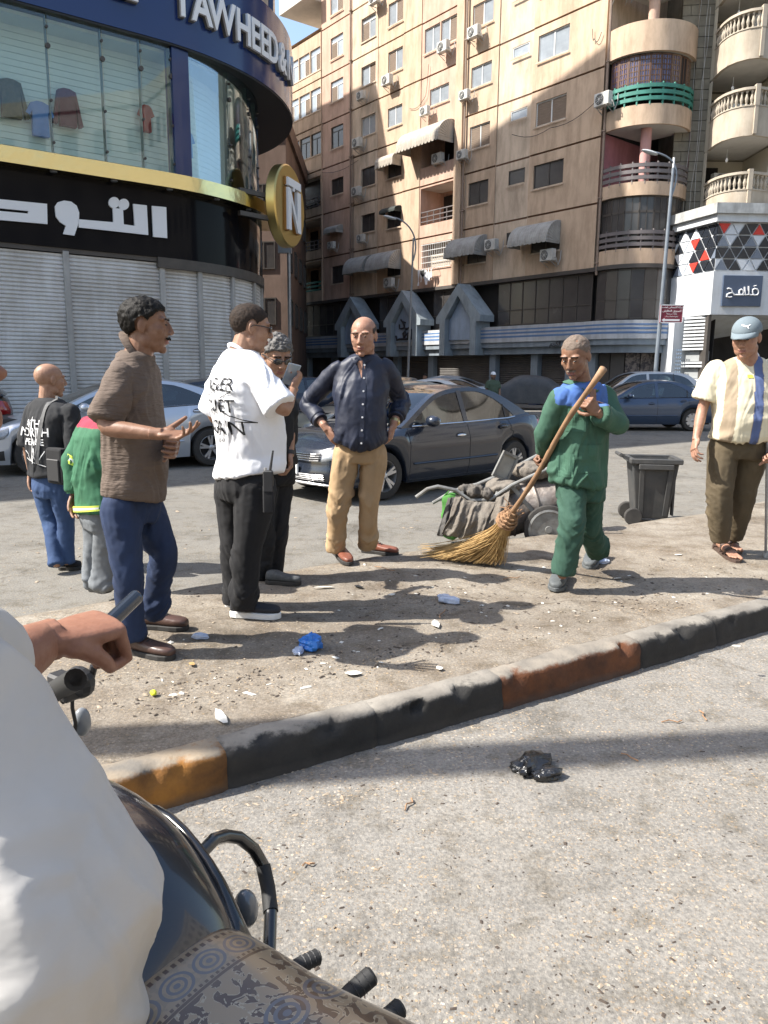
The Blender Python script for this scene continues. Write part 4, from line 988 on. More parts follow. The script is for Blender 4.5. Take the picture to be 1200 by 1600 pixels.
REDS={1:((0,3),(1,5),(2,3)),2:((3,0),(3,5),(0,10))}
WHITES={1:((3,1),(3,3),(2,2),(2,1),(1,2),(1,1),(0,1),(0,2)),2:((3,1),(3,2),(2,1),(0,4),(0,5),(2,9))}
# lattice bars in white behind the panels
def lattice(A_,B_,n,rows=4):
    d=(B_-A_); L=d.length; d.normalize(); nn=Vector((d.y,-d.x,0)); b=MB(); h=(7.70-5.82)/rows; w=L/n
    V=[A_+d*0+Vector((0,0,5.80)),A_+d*L+Vector((0,0,5.80)),A_+d*L+Vector((0,0,7.715)),A_+Vector((0,0,7.715))]
    b.quad(*[tuple(p-nn*.045) for p in V]); b.build('lattice_frame',M_white,WS)
lattice(cA,cB,4); lattice(cB,cC,9)
tri_face(cA,cB,4,seed=1); tri_face(cB,cC,9,seed=2)
# square sign
dB=(cC-cB).normalized(); nB=Vector((dB.y,-dB.x,0))
def onB(u,v,o=0):
    d=ray(u,v); P_=cB+nB*o; k=nB.dot(P_)/nB.dot(Vector((d.x,d.y,0))); p=d*k; return (p-cB).dot(dB),p.z+CAM_H
x0,z1=onB(1131,430,.1); x1,z0=onB(1188,479,.1)
SG=thing('shop_sign','slate blue square sign with white arabic word on the white shop fascia','sign',cB,math.atan2(dB.y,dB.x))
b=MB(); b.bx(x0,x1,-.12,-.035,z0,z1); b.build('sign_board',mat('slate blue sign',(.075,.105,.165),.4,var=.2,vscale=2),SG,bevel=.01)
def logo_stroke(pts,r=.032):
    q=[onB(1000+x/5,300+y/5,.16) for x,y in pts]; b=MB(); b.tube([(s_,-.15,z_) for s_,z_ in q],r,6); b.build('arabic_letter',M_letter,SG,smooth=True)
logo_stroke([(925,790),(915,803),(895,805),(880,790),(880,765),(895,755),(915,758),(925,772),(925,790)])
logo_stroke([(890,803),(860,803),(850,795),(850,735)]); logo_stroke([(850,800),(820,803)],.03); logo_stroke([(818,740),(822,803)])
logo_stroke([(815,803),(790,803),(776,790),(778,768),(792,760),(806,770),(806,790),(795,803),(760,803)])
logo_stroke([(760,803),(735,803),(722,783),(712,757),(690,752),(682,758)]); logo_stroke([(738,803),(722,785),(700,790),(680,800),(678,816),(700,822),(718,818)]); logo_stroke([(890,735),(910,730)],.02)
# lower part: white pier, louvres, dark opening with slanted soffit
b=MB(); b.box((12.85,34.75,2.02),(.75,.9,4.04),rz=math.atan2((cB-cA).y,(cB-cA).x)); b.build('white_pier',M_white,WS)
lx=Path([(12.95,34.3),(13.55,33.35)])
for i in range(26):
    z=.3+i*.145
    if i in (3,4,5,8,9,10,13,14,15): continue
    b=MB(); lx.band(b,.05,lx.d[-1]-.02,.03,-.12,z,z+.085,2); b.build('louvre_slat',M_white,WS)
for z in (.70,1.42,2.15):
    b=MB(); lx.band(b,.12,lx.d[-1]-.1,-.15,-.5,z,z+.42,2); b.build('cabinet_unit',mat('ac cabinet grey',(.30,.31,.31),.5),WS)
b=MB(); lx.band(b,0,lx.d[-1],-.55,-.6,0,4.05,2); b.build('louvre_backing',M_dark,WS)
b=MB(); b.bx(13.5,13.62,33.05,36,0,4.05); b.build('jamb',M_bframe,WS)
b=MB(); b.add([(13.62,33.1,4.045),(19,33.3,4.045),(19,36,3.9),(13.62,36,2.9),],[(0,1,2,3)]); b.build('slanted_soffit',M_white,WS)
b=MB(); b.bx(13.62,19,35.9,36,0,4.0); b.build('dark_opening',M_dark,WS)
# graffiti like grey marks on the pier
mg=mat('grey stencil print',(.12,.17,.24),.7)
for k in range(16):
    b=MB(); 
    for j in range(5):
        p=Vector((12.72,34.3,0))+(Vector((.48,-.86,0)).normalized()*(-.18+j*.11)); b.box((p.x,p.y,.3+k*.155),(.06,.02,.07),rz=math.atan2(-.86,.48))
    tag(b.build('stencil_mark',mg,WS),kind='stuff')
# back street filler behind, and buildings behind the camera that the glass reflects
#block('opposite_block','unseen block added behind the camera for reflections',[(34,-26),(-6,-34),(-6,-46),(34,-46)],24,M_pl) if False else None
# ================================================================ lamps, signs, air conditioners
M_pole=mat('blue grey lamp pole',(.27,.31,.36),.5,metal=.3,var=.35,vscale=3,streak=.3)
def lamp(name,label,base,top,headpx,Y,m,r0=.09,arms=1):
    t=thing(name,label,'street lamp',(base.x,base.y,0))
    d=top-base; b=MB(); pts=[Vector((0,0,0)),Vector((d.x,d.y,top.z))]; b.tube(pts,[r0,r0*.6],10); b.build('pole',m,t,smooth=True)
    b=MB(); b.lathe([(r0*2,0),(r0*2,.03),(r0*1.25,.06),(r0*1.2,.8),(r0,.9)],12); b.build('base',m,t,smooth=True)
    h=atY(headpx[0],headpx[1],Y); hl=h-Vector((base.x,base.y,0)); tp=Vector((d.x,d.y,top.z))
    s=tp-Vector((0,0,1.0)); c1=tp+Vector((.35*(1 if arms else 0),0,.1)); pts=[]
    for i in range(11):
        u=i/10; pts.append(s*(1-u)**3+3*(s+Vector((.35,0,1.0)))*u*(1-u)**2+3*(hl+Vector((.7,0,-.15)))*u*u*(1-u)+hl*u**3)
    b=MB(); b.tube(pts,.035,8); b.build('arm',m,t,smooth=True)
    b=MB(); b.ell(hl+Vector((-.2,0,0)),(.32,.13,.07),12,6,Matrix.Rotation(.25,4,'Y')); b.build('lamp_head',mat('lamp head',(.5,.52,.52),.4),t,smooth=True)
    return t
yL=30.0
pb_=G(1020,655); base=Vector((atY(1022,600,yL).x,yL,0)); top=atY(1052,262,yL)
LR=lamp('street_lamp','tall blue grey street lamp in front of the rounded balconies, carrying the dark red sign',base,top,(1024,238),yL,M_pole)
b=MB(); tp=top-base+Vector((0,0,0)); b.tube([(tp.x,0,top.z),(tp.x,0,top.z+.35)],.04,8); b.build('finial',M_letter,LR)
base=Vector((atY(636,600,37).x,37,0)); top=atY(646,372,37)
lamp('street_lamp','slim grey street lamp in front of the pointed gables, head hooked to the left',base,top,(616,340),37,M_steel,.07)
t=thing('street_pole','thin grey pole beside the round gold sign','pole',(atY(454,600,27).x,27,0)); b=MB(); b.tube([(0,0,0),(0.0,0,5.7)],.06,8); b.build('pole',M_steel,t,smooth=True); b=MB(); b.bx(-.35,.1,-.1,.1,5.5,5.9); b.build('top_box',M_steel,t)
# dark red direction sign
a_=atY(1032,476,yL-.15); c_=atY(1066,505,yL-.15)
w_=c_.x-a_.x; h_=a_.z-c_.z
SR=thing('street_sign','dark red sign with white arabic lines and an arrow pointing left, on the lamp pole','sign',((a_.x+c_.x)/2,yL-.15,(a_.z+c_.z)/2))
b=MB(); b.bx(-w_/2,w_/2,-.03,.03,-h_/2,h_/2); b.build('board',mat('dark red sign paint',(.23,.02,.045),.5,var=.2,vscale=3),SR)
b=MB(); e=.03
for x0,x1,z0,z1 in ((-w_/2,w_/2,h_/2-.03,h_/2),(-w_/2,w_/2,-h_/2,-h_/2+.03),(-w_/2,-w_/2+.03,-h_/2,h_/2),(w_/2-.03,w_/2,-h_/2,h_/2)): b.bx(x0,x1,-.045,-.031,z0,z1)
b.build('border',M_letter,SR)
b=MB(); zc=-h_*.34; b.bx(-w_*.30,w_*.36,-.042,-.032,zc-.035,zc+.035); b.prism([(-w_*.30,zc-.07),(-w_*.42,zc),(-w_*.30,zc+.07)],-.01,Matrix.Translation((0,-.032,0))); b.build('arrow',M_letter,SR)
fnt=None
for p_ in ('NotoSansArabic',):
    pass
def arabic(txt,size,x,z,ext=.004,parent=SR,m=M_letter,y=-.04,xs=1):
    # letters given already shaped and in visual order
    M=Matrix.Translation((x,y,z))@Matrix.Rotation(PI,4,'Z')
    return text_mesh(txt,size,'arabic_line',m,parent,ext,M,xs=xs)
arabic('\uFE93\uFEAA\uFEA4\uFE98\uFEE4\uFEDF\u0020\uFEE6\uFE97\uFE8E\uFEE4\uFEC0\uFEDF\uFE8D\u0020\uFE94\uFEDB\uFEAE\uFEB7',.10,0,h_*.36)
arabic('\uFEB5\uFEAD\uFE8E\uFED8\uFECC\uFEDF\uFE8D\u0020\uFED6\uFEF3\uFEEE\uFEB4\uFE98\uFEDF',.105,0,h_*.16)
arabic('\uFE94\uFEDB\uFEAE\uFEB7\u0020\uFEE6\uFEE3\u0020\uFE95\uFE8D\uFEAD\uFE8E\uFED8\uFECB',.06,0,h_*.0); arabic('\uFE95\uFE8D\uFEAA\uFEA3\uFEED\u0020\uFE94\uFEF4\uFEE8\uFEDC\uFEB3\u0020\uFE94\uFEF3\uFEAD\uFE8E\uFEA0\uFE97',.06,0,-h_*.14)
# arabic word on the middle gable and dark lettering on the canopy
gm=Matrix.Translation((13.65,.67,0))
def gab_stroke(pts,r=.05):
    b=MB(); b.tube([(13.65+x,.70,z) for x,z in pts],r,6); b.build('gable_letter',mat('black letters',(.02,.02,.025),.5),MBLD,smooth=True)
gab_stroke([(-.45,4.15),(-.2,4.05),(.0,4.15),(.1,4.4),(.35,4.62)]); gab_stroke([(.0,4.15),(.25,4.1),(.45,4.12),(.5,4.35)],.045); gab_stroke([(-.1,4.42),(.1,4.5)],.035)
gab_stroke([(-.75,3.55),(-.5,3.45),(-.35,3.55),(-.3,3.85)],.06); gab_stroke([(-.3,3.5),(.0,3.48),(.12,3.8),(-.05,3.95),(-.12,3.75),(.1,3.5),(.45,3.5)],.07); gab_stroke([(.45,3.5),(.7,3.45),(.8,3.7)],.06); gab_stroke([(-.62,3.5),(-.62,4.05)],.05)
for s_ in (3.2,11.6):
    for j,c_ in enumerate('\uFEE1\uFEA9\uFE8D\uFED8\uFEE3\uFEEE'): pass
M2=Matrix.Translation((2.2,.52,2.98)); text_mesh('\uFEE2\uFEF3\uFEAE\uFEDC\uFEDF\uFE8D\u0020\uFEAF\uFE8E\uFEED',.3,'canopy_lettering',mat('black letters',(.02,.02,.025),.5),MBLD,.01,M2)
# ---- air conditioner outdoor units
M_acw=mat('white ac casing',(.66,.65,.61),.5,var=.25,vscale=3,streak=.25); M_acd=mat('ac grille',(.06,.06,.06),.6)
def ac_unit():
    t=empty('air_conditioner'); 
    b=MB(); b.bx(-.42,.42,-.16,.16,0,.58); b.build('casing',M_acw,t,bevel=.02)
    b=MB(); Mx=Matrix.Translation((.10,.165,.29))@Matrix.Rotation(R(-90),4,'X'); b.lathe([(.0,0),(.23,0),(.235,.012),(.20,.018),(0,.018)],20,Mx); b.build('fan_opening',M_acd,t)
    b=MB()
    for k in range(3): 
        r_=.06+.06*k; b.tube([(.10+r_*math.cos(2*PI*i/16),.19,.29+r_*math.sin(2*PI*i/16)) for i in range(16)],.007,4,closed=True)
    for k in range(4): a=PI*k/4; b.bar((.10-.22*math.cos(a),.187,.29-.22*math.sin(a)),(.10+.22*math.cos(a),.187,.29+.22*math.sin(a)),.01)
    b.ell((.10,.18,.29),(.05,.02,.05),10,6); b.build('fan_guard',M_acw,t)
    b=MB(); b.bar((-.3,.15,-.02),(-.3,-.38,-.02),.035); b.bar((.3,.15,-.02),(.3,-.38,-.02),.035); b.bar((-.3,.1,-.03),(-.3,-.38,-.28),.025); b.bar((.3,.1,-.03),(.3,-.38,-.28),.025); b.build('bracket',M_rail,t)
    b=MB(); pts=[Vector((-.42,0,.15)),Vector((-.55,0,.12)),Vector((-.6,-.05,-.1)),Vector((-.52,-.2,-.25)),Vector((-.6,-.3,.1)),Vector((-.55,-.38,.5))]; b.tube(pts,.022,6); b.build('hose',M_rail,t,smooth=True)
    return t
ACP=None; ACS=[
 (606,125,'white air conditioner under the third column window, high in the sunlit part'),(565,148,'white air conditioner right of the long drainpipe, highest of that column'),(559,223,'white air conditioner beside the drainpipe just inside the shaded part'),(558,299,'white air conditioner below the drainpipe window, level with the round gold sign'),(565,371,'small air conditioner below the shaded window left of the torn green awning'),(519,382,'air conditioner under the small torn awning left of the drainpipe'),(609,441,'air conditioner hanging below the pair of grey canvas awnings'),(694,73,'white air conditioner under the wide double window at the top'),(742,50,'white air conditioner below the top window right of the pilaster'),(727,147,'small air conditioner beside the pilaster in the sunlight'),(665,172,'small air conditioner left of the single window above the large scalloped awning'),(723,240,'air conditioner beside the lower end of the sunlit pilaster'),(769,382,'boxy air conditioner at the right end of a grey canvas awning'),(857,398,'air conditioner under the pale grey awning nearest the rounded corner'),(586,-2,'air conditioner cut off by the top edge of the picture'),(680,246,'air conditioner in shadow under the large scalloped awning')]
fr_=MBLD.rotation_euler[2]
def mb2w(p): return MBLD.matrix_basis@Vector(p)
for u,v,lab in ACS:
    q=FS(u,v,.35); w=mb2w((q.x,.40 if v!=246 else .15,q.z-.29))
    if ACP is None: ACP=ac_unit(); a=ACP
    else: a=copy_tree(ACP)
    a.location=w; a.rotation_euler=(0,0,fr_); k_=.92 if u not in (727,665,565,519,723) else .78; a.scale=(k_,k_,k_); tag(a,lab,'air conditioner','air conditioner units on the facades')
for (x,y,z,rz,lab) in ((9.35,35.95,13.0,R(127),'white air conditioner hanging left of the green balcony rail'),(9.9,36.0,17.4,R(180),'air conditioner at the top beside the rounded balcony'),(15.1,35.6,12.45,R(185),'air conditioner on the middle stone balcony, upper of the two'),(15.2,34.9,11.9,R(185),'air conditioner on the middle stone balcony, behind the balusters'),(14.95,36.6,9.9,R(190),'air conditioner deep inside the lowest stone balcony'),(15.4,34.9,16.9,R(180),'large air conditioner at the top right corner of the picture'),(15.6,34.9,15.7,R(180),'air conditioner behind the topmost stone balusters')):
    a=copy_tree(ACP); a.location=(x,y,z); a.rotation_euler=(0,0,rz); tag(a,lab,'air conditioner','air conditioner units on the facades')
# wires on the facade
for P_ in ([(503+0,270),(560,250)],[(640,170),(665,150),(670,100)],[(800,210),(860,200),(935,155)],[(940,50),(928,60),(926,45)]):
    w=[mb2w(FS(u,v,.1)) for u,v in P_]; b=MB(); pts=[]
    for a,c in zip(w,w[1:]):
        for i in range(6): pts.append(a.lerp(c,i/6)-Vector((0,0,.25*math.sin(PI*i/6))))
    pts.append(w[-1]); b.tube(pts,.015,4); o=b.build('wire',M_black); o.parent=MBLD; o.matrix_parent_inverse=MBLD.matrix_basis.inverted()
# washing on the barred window
LN=thing('laundry','white and black washing hanging below the barred window','laundry',mb2w((12.3,.35,7.2)),fr_)
b=MB()
for k in range(6):
    x=-.55+k*.22; h=.5+.18*((k*7)%3); V=[]
    for i in range(5):
        for j in range(3): V.append((x+.18*(j-1)/2+.02*math.sin(i*2+k),.05*math.sin(i+j*2+k),-h*i/4+ .15))
    b.add(V,[(i*3+j,i*3+j+1,(i+1)*3+j+1,(i+1)*3+j) for i in range(4) for j in range(2)])
o=b.build('white_cloth',M_letter,LN); b=MB(); b.bar((-.8,0,.16),(.8,0,.16),.02); b.bar((-.8,0,.16),(-.8,-.35,.16),.02); b.bar((.8,0,.16),(.8,-.35,.16),.02); b.build('drying_rail',M_rail,LN)
b=MB(); b.add([(-.05,.07,.1),(.35,.07,.1),(.3,.07,-.1),(.1,.07,-.3),(-.02,.07,-.2)],[(0,1,2,3,4)]); b.build('dark_cloth',M_black,LN)
# curtains moved inside: utility pole left of the frame, its shadow falls across the road
pp=thing('utility_pole','thick steel utility pole standing left of the picture','pole',(-6.6,2.12,0)); b=MB(); b.tube([(0,0,0),(0,0,12.5)],[.15,.12],14); b.build('pole',M_steel,pp,smooth=True); b=MB(); b.bar((-.6,0,11.8),(.6,0,11.8),.1); b.build('crossarm',M_steel,pp)
# ================================================================ cars
def paint(name,col,metal=.35,rough=.32,dust=(.30,.27,.22),dustamt=.35):
    m=bpy.data.materials.new(name); m.use_nodes=True; nt=m.node_tree;N=nt.nodes;L=nt.links;b=N['Principled BSDF']
    b.inputs['Metallic'].default_value=metal; b.inputs['Coat Weight'].default_value=.7; b.inputs['Coat Roughness'].default_value=.08
    tc=N.new('ShaderNodeTexCoord'); n=N.new('ShaderNodeTexNoise'); n.inputs['Scale'].default_value=2.2; n.inputs['Detail'].default_value=6; L.new(tc.outputs['Object'],n.inputs[0])
    ge=N.new('ShaderNodeNewGeometry'); sx=N.new('ShaderNodeSeparateXYZ'); L.new(ge.outputs['Normal'],sx.inputs[0])
    mr=N.new('ShaderNodeMapRange'); mr.inputs[1].default_value=-.2; mr.inputs[2].default_value=1; mr.inputs[3].default_value=.25; mr.inputs[4].default_value=1; L.new(sx.outputs[2],mr.inputs[0])
    mu=N.new('ShaderNodeMath'); mu.operation='MULTIPLY'; L.new(n.outputs['Fac'],mu.inputs[0]); L.new(mr.outputs[0],mu.inputs[1])
    m2=N.new('ShaderNodeMath'); m2.operation='MULTIPLY'; m2.inputs[1].default_value=dustamt*2; m2.use_clamp=True; L.new(mu.outputs[0],m2.inputs[0])
    mx=N.new('ShaderNodeMix'); mx.data_type='RGBA'; L.new(m2.outputs[0],mx.inputs[0]); mx.inputs[6].default_value=col+(1,); mx.inputs[7].default_value=dust+(1,); L.new(mx.outputs[2],b.inputs['Base Color'])
    r=N.new('ShaderNodeMapRange'); r.inputs[3].default_value=rough; r.inputs[4].default_value=.7; L.new(m2.outputs[0],r.inputs[0]); L.new(r.outputs[0],b.inputs['Roughness'])
    return m
M_carglass=bpy.data.materials.new('car glass'); M_carglass.use_nodes=True
nt=M_carglass.node_tree; nt.nodes.clear(); o_=nt.nodes.new('ShaderNodeOutputMaterial'); tr=nt.nodes.new('ShaderNodeBsdfTransparent'); tr.inputs[0].default_value=(.30,.36,.36,1); gl=nt.nodes.new('ShaderNodeBsdfGlossy'); gl.inputs['Roughness'].default_value=.03
fr=nt.nodes.new('ShaderNodeFresnel'); fr.inputs[0].default_value=1.5; ma=nt.nodes.new('ShaderNodeMath'); ma.operation='MULTIPLY_ADD'; ma.inputs[1].default_value=1.3; ma.inputs[2].default_value=.10; ma.use_clamp=True
mx=nt.nodes.new('ShaderNodeMixShader'); nt.links.new(fr.outputs[0],ma.inputs[0]); nt.links.new(ma.outputs[0],mx.inputs[0]); nt.links.new(tr.outputs[0],mx.inputs[1]); nt.links.new(gl.outputs[0],mx.inputs[2]); nt.links.new(mx.outputs[0],o_.inputs[0])
M_tyre=mat('tyre rubber',(.022,.021,.020),.85,var=.5,vscale=8,col2=(.055,.05,.045)); M_rim=mat('alloy rim',(.55,.55,.56),.35,metal=.7,var=.25,vscale=6); M_trim=mat('black plastic trim',(.025,.025,.027),.55)
M_chrome=mat('chrome',(.75,.75,.76),.14,metal=1); M_lens=mat('headlamp lens',(.36,.38,.40),.10,spec=.6,coat=.8,var=.35,vscale=14,col2=(.12,.13,.14)); M_tail=mat('red tail lamp',(.35,.01,.01),.12,spec=.8,coat=.8)
M_inner=mat('car interior',(.035,.034,.033),.85); M_seat=mat('car seat cloth',(.10,.09,.08),.9,var=.3,vscale=8)
def catmull(P,n):
    P=[Vector((*p,0)) for p in P]; out=[]; P=[P[0]*2-P[1]]+P+[P[-1]*2-P[-2]]
    for i in range(1,len(P)-2):
        for k in range(n):
            t=k/n; a,b,c,d=P[i-1:i+3]
            out.append(.5*((2*b)+(c-a)*t+(2*a-5*b+4*c-d)*t*t+(3*b-a-3*c+d)*t**3))
    out.append(P[-2]); return [(p.x,p.y) for p in out]
def lerpt(T,x):
    if x<=T[0][0]: return T[0][1]
    for a,b in zip(T,T[1:]):
        if x<=b[0]:
            t=(x-a[0])/(b[0]-a[0]); t=t*t*(3-2*t)*.5+t*.5; return a[1]+(b[1]-a[1])*t
    return T[-1][1]
SEDAN=dict(L=4.35,W=1.74,wr=.31,fo=.85,wb=2.63,belt=[(0,.66),(.15,.72),(.7,.82),(1.2,.895),(2.2,.91),(3.3,.935),(3.8,.985),(4.2,.975),(4.35,.93)],bot=[(0,.24),(.3,.20),(1.3,.19),(3,.19),(4.1,.24),(4.35,.30)],
  up=[(1.16,.905),(1.55,1.13),(1.92,1.31),(2.3,1.385),(2.75,1.40),(3.15,1.345),(3.5,1.195),(3.86,1.0)],ia=1,ic=6,B=2.42,D=3.30,crown=.07,qd=3.36)
SLEEK=dict(L=4.6,W=1.80,wr=.32,fo=.86,wb=2.72,belt=[(0,.62),(.2,.70),(.8,.85),(1.3,.94),(2.4,.97),(3.6,1.03),(4.2,1.05),(4.5,1.03),(4.6,.98)],bot=[(0,.22),(.3,.18),(1.3,.18),(3,.18),(4.3,.24),(4.6,.32)],
  up=[(1.15,.945),(1.6,1.18),(2.05,1.36),(2.5,1.43),(2.95,1.425),(3.4,1.34),(3.8,1.20),(4.2,1.055)],ia=1,ic=6,B=2.55,D=3.5,crown=.06,qd=3.55)
SUV=dict(L=4.4,W=1.82,wr=.35,fo=.85,wb=2.62,belt=[(0,.85),(.15,.92),(.8,1.02),(1.2,1.06),(2.4,1.08),(3.6,1.12),(4.2,1.12),(4.4,1.08)],bot=[(0,.30),(.3,.26),(3,.26),(4.2,.32),(4.4,.38)],
  up=[(1.05,1.07),(1.4,1.33),(1.75,1.56),(2.2,1.64),(3.0,1.65),(3.6,1.60),(3.95,1.40),(4.25,1.13)],ia=1,ic=6,B=2.3,D=3.2,crown=.05,qd=3.3)
WHEELS={}
def wheel(r,style='alloy'):
    k=(round(r,2),style)
    if k in WHEELS: return WHEELS[k]
    w=.10; b=MB(); prof=[(r*.66,-w),(r*.93,-w),(r*.985,-w*.7),(r,-w*.3),(r,w*.3),(r*.985,w*.7),(r*.93,w),(r*.80,w*1.04),(r*.66,w),(r*.66,-w)]
    Mx=Matrix.Rotation(R(90),4,'X'); V=[];Fs=[];n=28
    for i,(rr,z) in enumerate(prof):
        for j in range(n): a=2*PI*j/n; V.append((rr*math.cos(a),z,rr*math.sin(a)))
    for i in range(len(prof)-1):
        for j in range(n): Fs.append((i*n+j,i*n+(j+1)%n,(i+1)*n+(j+1)%n,(i+1)*n+j))
    b.add(V,Fs); t=b.build('tyre',M_tyre,smooth=True)
    b=MB(); V=[];Fs=[]; prof=[(r*.66,.09),(r*.63,.095),(r*.60,.05),(r*.58,-.03),(r*.1,-.03)]
    for rr,z in prof:
        for j in range(n): a=2*PI*j/n; V.append((rr*math.cos(a),z,rr*math.sin(a)))
    for i in range(len(prof)-1):
        for j in range(n): Fs.append((i*n+j,i*n+(j+1)%n,(i+1)*n+(j+1)%n,(i+1)*n+j))
    b.add(V,Fs); b.cur=1; b.add([(r*.56*math.cos(2*PI*j/n),-.025,r*.56*math.sin(2*PI*j/n)) for j in range(n)],[tuple(range(n))]); b.cur=0
    ns=5 if style=='alloy' else 8
    for q in range(ns):
        a=2*PI*q/ns+.2
        for da,ww in (((-.16,.035),(.16,.035)) if style=='alloy' else ((0,.10),)):
            p0=Vector((r*.10*math.cos(a),.075,r*.10*math.sin(a))); p1=Vector((r*.62*math.cos(a+da),.085,r*.62*math.sin(a+da))); b.bar(p0,p1,ww,.03,up=(0,1,0))
    b.ell((0,.08,0),(r*.16,.025,r*.16),12,6)
    m=b.build('rim',[M_rim,M_trim],smooth=True,ang=30)
    WHEELS[k]=(t,m)
    for o in (t,m): COL.objects.unlink(o)
    return WHEELS[k]
def car(name,label,cat,spec,pt,loc,fwd,detail=1,style='alloy',lite=False,group=None,grille='bars',plate=True,handles=True):
    t=thing(name,label,cat,(loc[0],loc[1],0.004),math.atan2(fwd[1],fwd[0]),group)
    L,W=spec['L'],spec['W']; hw=W/2; X=lambda d: L/2-d
    wx=(spec['fo'],spec['fo']+spec['wb']); wr=spec['wr']; ra=wr+.055
    # plan outline of half the body, distance d from the front against half width y
    ex=[]
    NF=9
    for i in range(NF): a=PI/2*i/(NF-1); ex.append((.42*(1-math.cos(a))**1.0*1.0, (hw-.30)*0+ (hw*math.sin(a)**.62)))
    front=[(.0,0),(.004,hw*.25),(.015,hw*.45),(.045,hw*.62),(.10,hw*.76),(.19,hw*.87),(.32,hw*.945),(.48,hw*.985)]
    ds=[]; d=.62
    arch=[wx[0]+ra*q for q in (-1.06,-1.0,-.96,-.88,-.75,-.58,-.38,-.18,0,.18,.38,.58,.75,.88,.96,1.0,1.06)]; arch2=[wx[1]+ra*q for q in (-1.06,-1.0,-.96,-.88,-.75,-.58,-.38,-.18,0,.18,.38,.58,.75,.88,.96,1.0,1.06)]
    side=sorted(arch+arch2+[1.45+i*.22 for i in range(9) if arch[-1]<1.45+i*.22<arch2[0]]+([4.0] if 4.0>arch2[-1] and 4<L-.5 else []))
    side=[q for q in side if .5<q<L-.42]
    rear=[(L-.38,hw*.985),(L-.25,hw*.95),(L-.14,hw*.88),(L-.07,hw*.76),(L-.03,hw*.60),(L-.012,hw*.4),(L-.003,hw*.2),(L,0)]
    per=[(a,b) for a,b in front]+[(q,hw*(1-.012*((q-L/2)/(L/2))**2)) for q in side]+rear
    rows=[-.3,0,.10,.22,.34,.46,.58,.68,.77,.85,.92,.97,1.0]
    def inset(v): # how far the flank lies inside the widest line
        return .055*max(0,(.35-v)/.35)**1.6+.075*max(0,(v-.62)/.38)**2.0 -.012*math.exp(-((v-.72)/.05)**2)
    def base_z(dd,y):
        z=lerpt(spec['bot'],dd)
        for w in wx:
            q=abs(dd-w)
            if q<ra and y>hw*.9: z=max(z,wr+math.sqrt(max(0,ra*ra-q*q))*.98)
        return z
    def S(i,v,off=0.0):    # i: float index on the perimeter
        i=max(0,min(len(per)-1.0001,i)); k=int(i); f=i-k; a,b=per[k],per[k+1]; dd=a[0]+(b[0]-a[0])*f; y=a[1]+(b[1]-a[1])*f
        a2=per[max(0,k-1)]; b2=per[min(len(per)-1,k+2)]; 
        n1=Vector((-(b[1]-a[1])*-1,0,0)) if 0 else None
        tx,ty=-(b2[0]-a2[0]),(b2[1]-a2[1]); ln=math.hypot(tx,ty) or 1; nx,ny=ty/ln,-tx/ln
        z0=base_z(dd,y); z1=lerpt(spec['belt'],dd); ins=inset(max(v,0))*(1 if y>hw*.5 else .8)
        if v<0: return Vector((X(dd)-nx*.35,max(0,y-ny*.35-.0),z0))
        bump=0
        if dd<.25 or dd>L-.2: bump=.035*math.exp(-((v-.25)/.22)**2)
        o=off-ins+bump
        return Vector((X(dd)+nx*o,max(0,y+ny*o) if y>0 else 0,z0+(z1-z0)*v))
    def ix(dd): # perimeter index of a flank point at distance dd
        for k,(a,b) in enumerate(zip(per,per[1:])):
            if a[0]<=dd<=b[0] and dd>.3: return k+(dd-a[0])/(b[0]-a[0])
        return 0
    n=len(per); V=[];Fs=[]
    top=6
    for i in range(n):
        for v in rows: V.append(S(i,v))
        p=V[-1]; dd=per[i][0]
        for k in range(1,top+1):
            f=k/top; cr=spec['crown']*(1-(1-f)**2.2)*min(1,dd/.5+.15)*min(1,(L-dd)/.4+.1); 
            V.append(Vector((p.x,p.y*(1-f),p.z+.012*math.sin(PI*min(1,f*3))*0+cr)))
    c=len(rows)+top
    cab0,cab1=spec['up'][0][0],spec['up'][-1][0]
    for i in range(n-1):
        for j in range(c-1):
            if j>=len(rows) and per[i][0]>cab0+.1 and per[i+1][0]<cab1-.1: continue
            Fs.append((i*c+j,(i+1)*c+j,(i+1)*c+j+1,i*c+j+1))
    def mirrored(b,V,Fs): b.add(V,Fs); b.add([(p[0],-p[1],p[2]) for p in V],[f[::-1] for f in Fs])
    b=MB(); mirrored(b,V,Fs); body=b.build('body',pt,t,smooth=True,weld=True,ang=50)
    # greenhouse
    up=catmull(spec['up'],5); nu=len(up); A_=spec['ia']; zmax=max(z for x,z in up)
    zb0=spec['up'][0][1]
    def yy(z,dd): q=max(0,min(1,(z-zb0)/(zmax-zb0))); return hw*(.905-.235*q**1.25)
    O=[Vector((X(dd),yy(z,dd),z)) for dd,z in up]
    nc=8; rowsT=[]
    for i,o in enumerate(O):
        dd,z=up[i]; r_=[]
        fr_=1-min(1,i/(nu*.35)); rr_=1-min(1,(nu-1-i)/(nu*.35))
        for j in range(nc+1):
            f=j/nc; y=o.y*(1-f); q=1-(1-f)**2
            r_.append(Vector((o.x+.14*q*fr_-.10*q*rr_,y,z+.035*q)))
        rowsT.append(r_)
    iA=5*2+2; iC=nu-1-5*2-1
    def patch(i0,i1,j0,j1,name,m,par,off=0):
        V=[];Fs=[];w=j1-j0+1
        for i in range(i0,i1+1):
            for j in range(j0,j1+1): V.append(rowsT[i][j]+Vector((0,0,off)))
        for i in range(i1-i0):
            for j in range(w-1): Fs.append((i*w+j,(i+1)*w+j,(i+1)*w+j+1,i*w+j+1))
        return V,Fs
    b=MB(); V1,F1=patch(iA,iC,0,nc,'',0,0); mirrored(b,V1,F1)
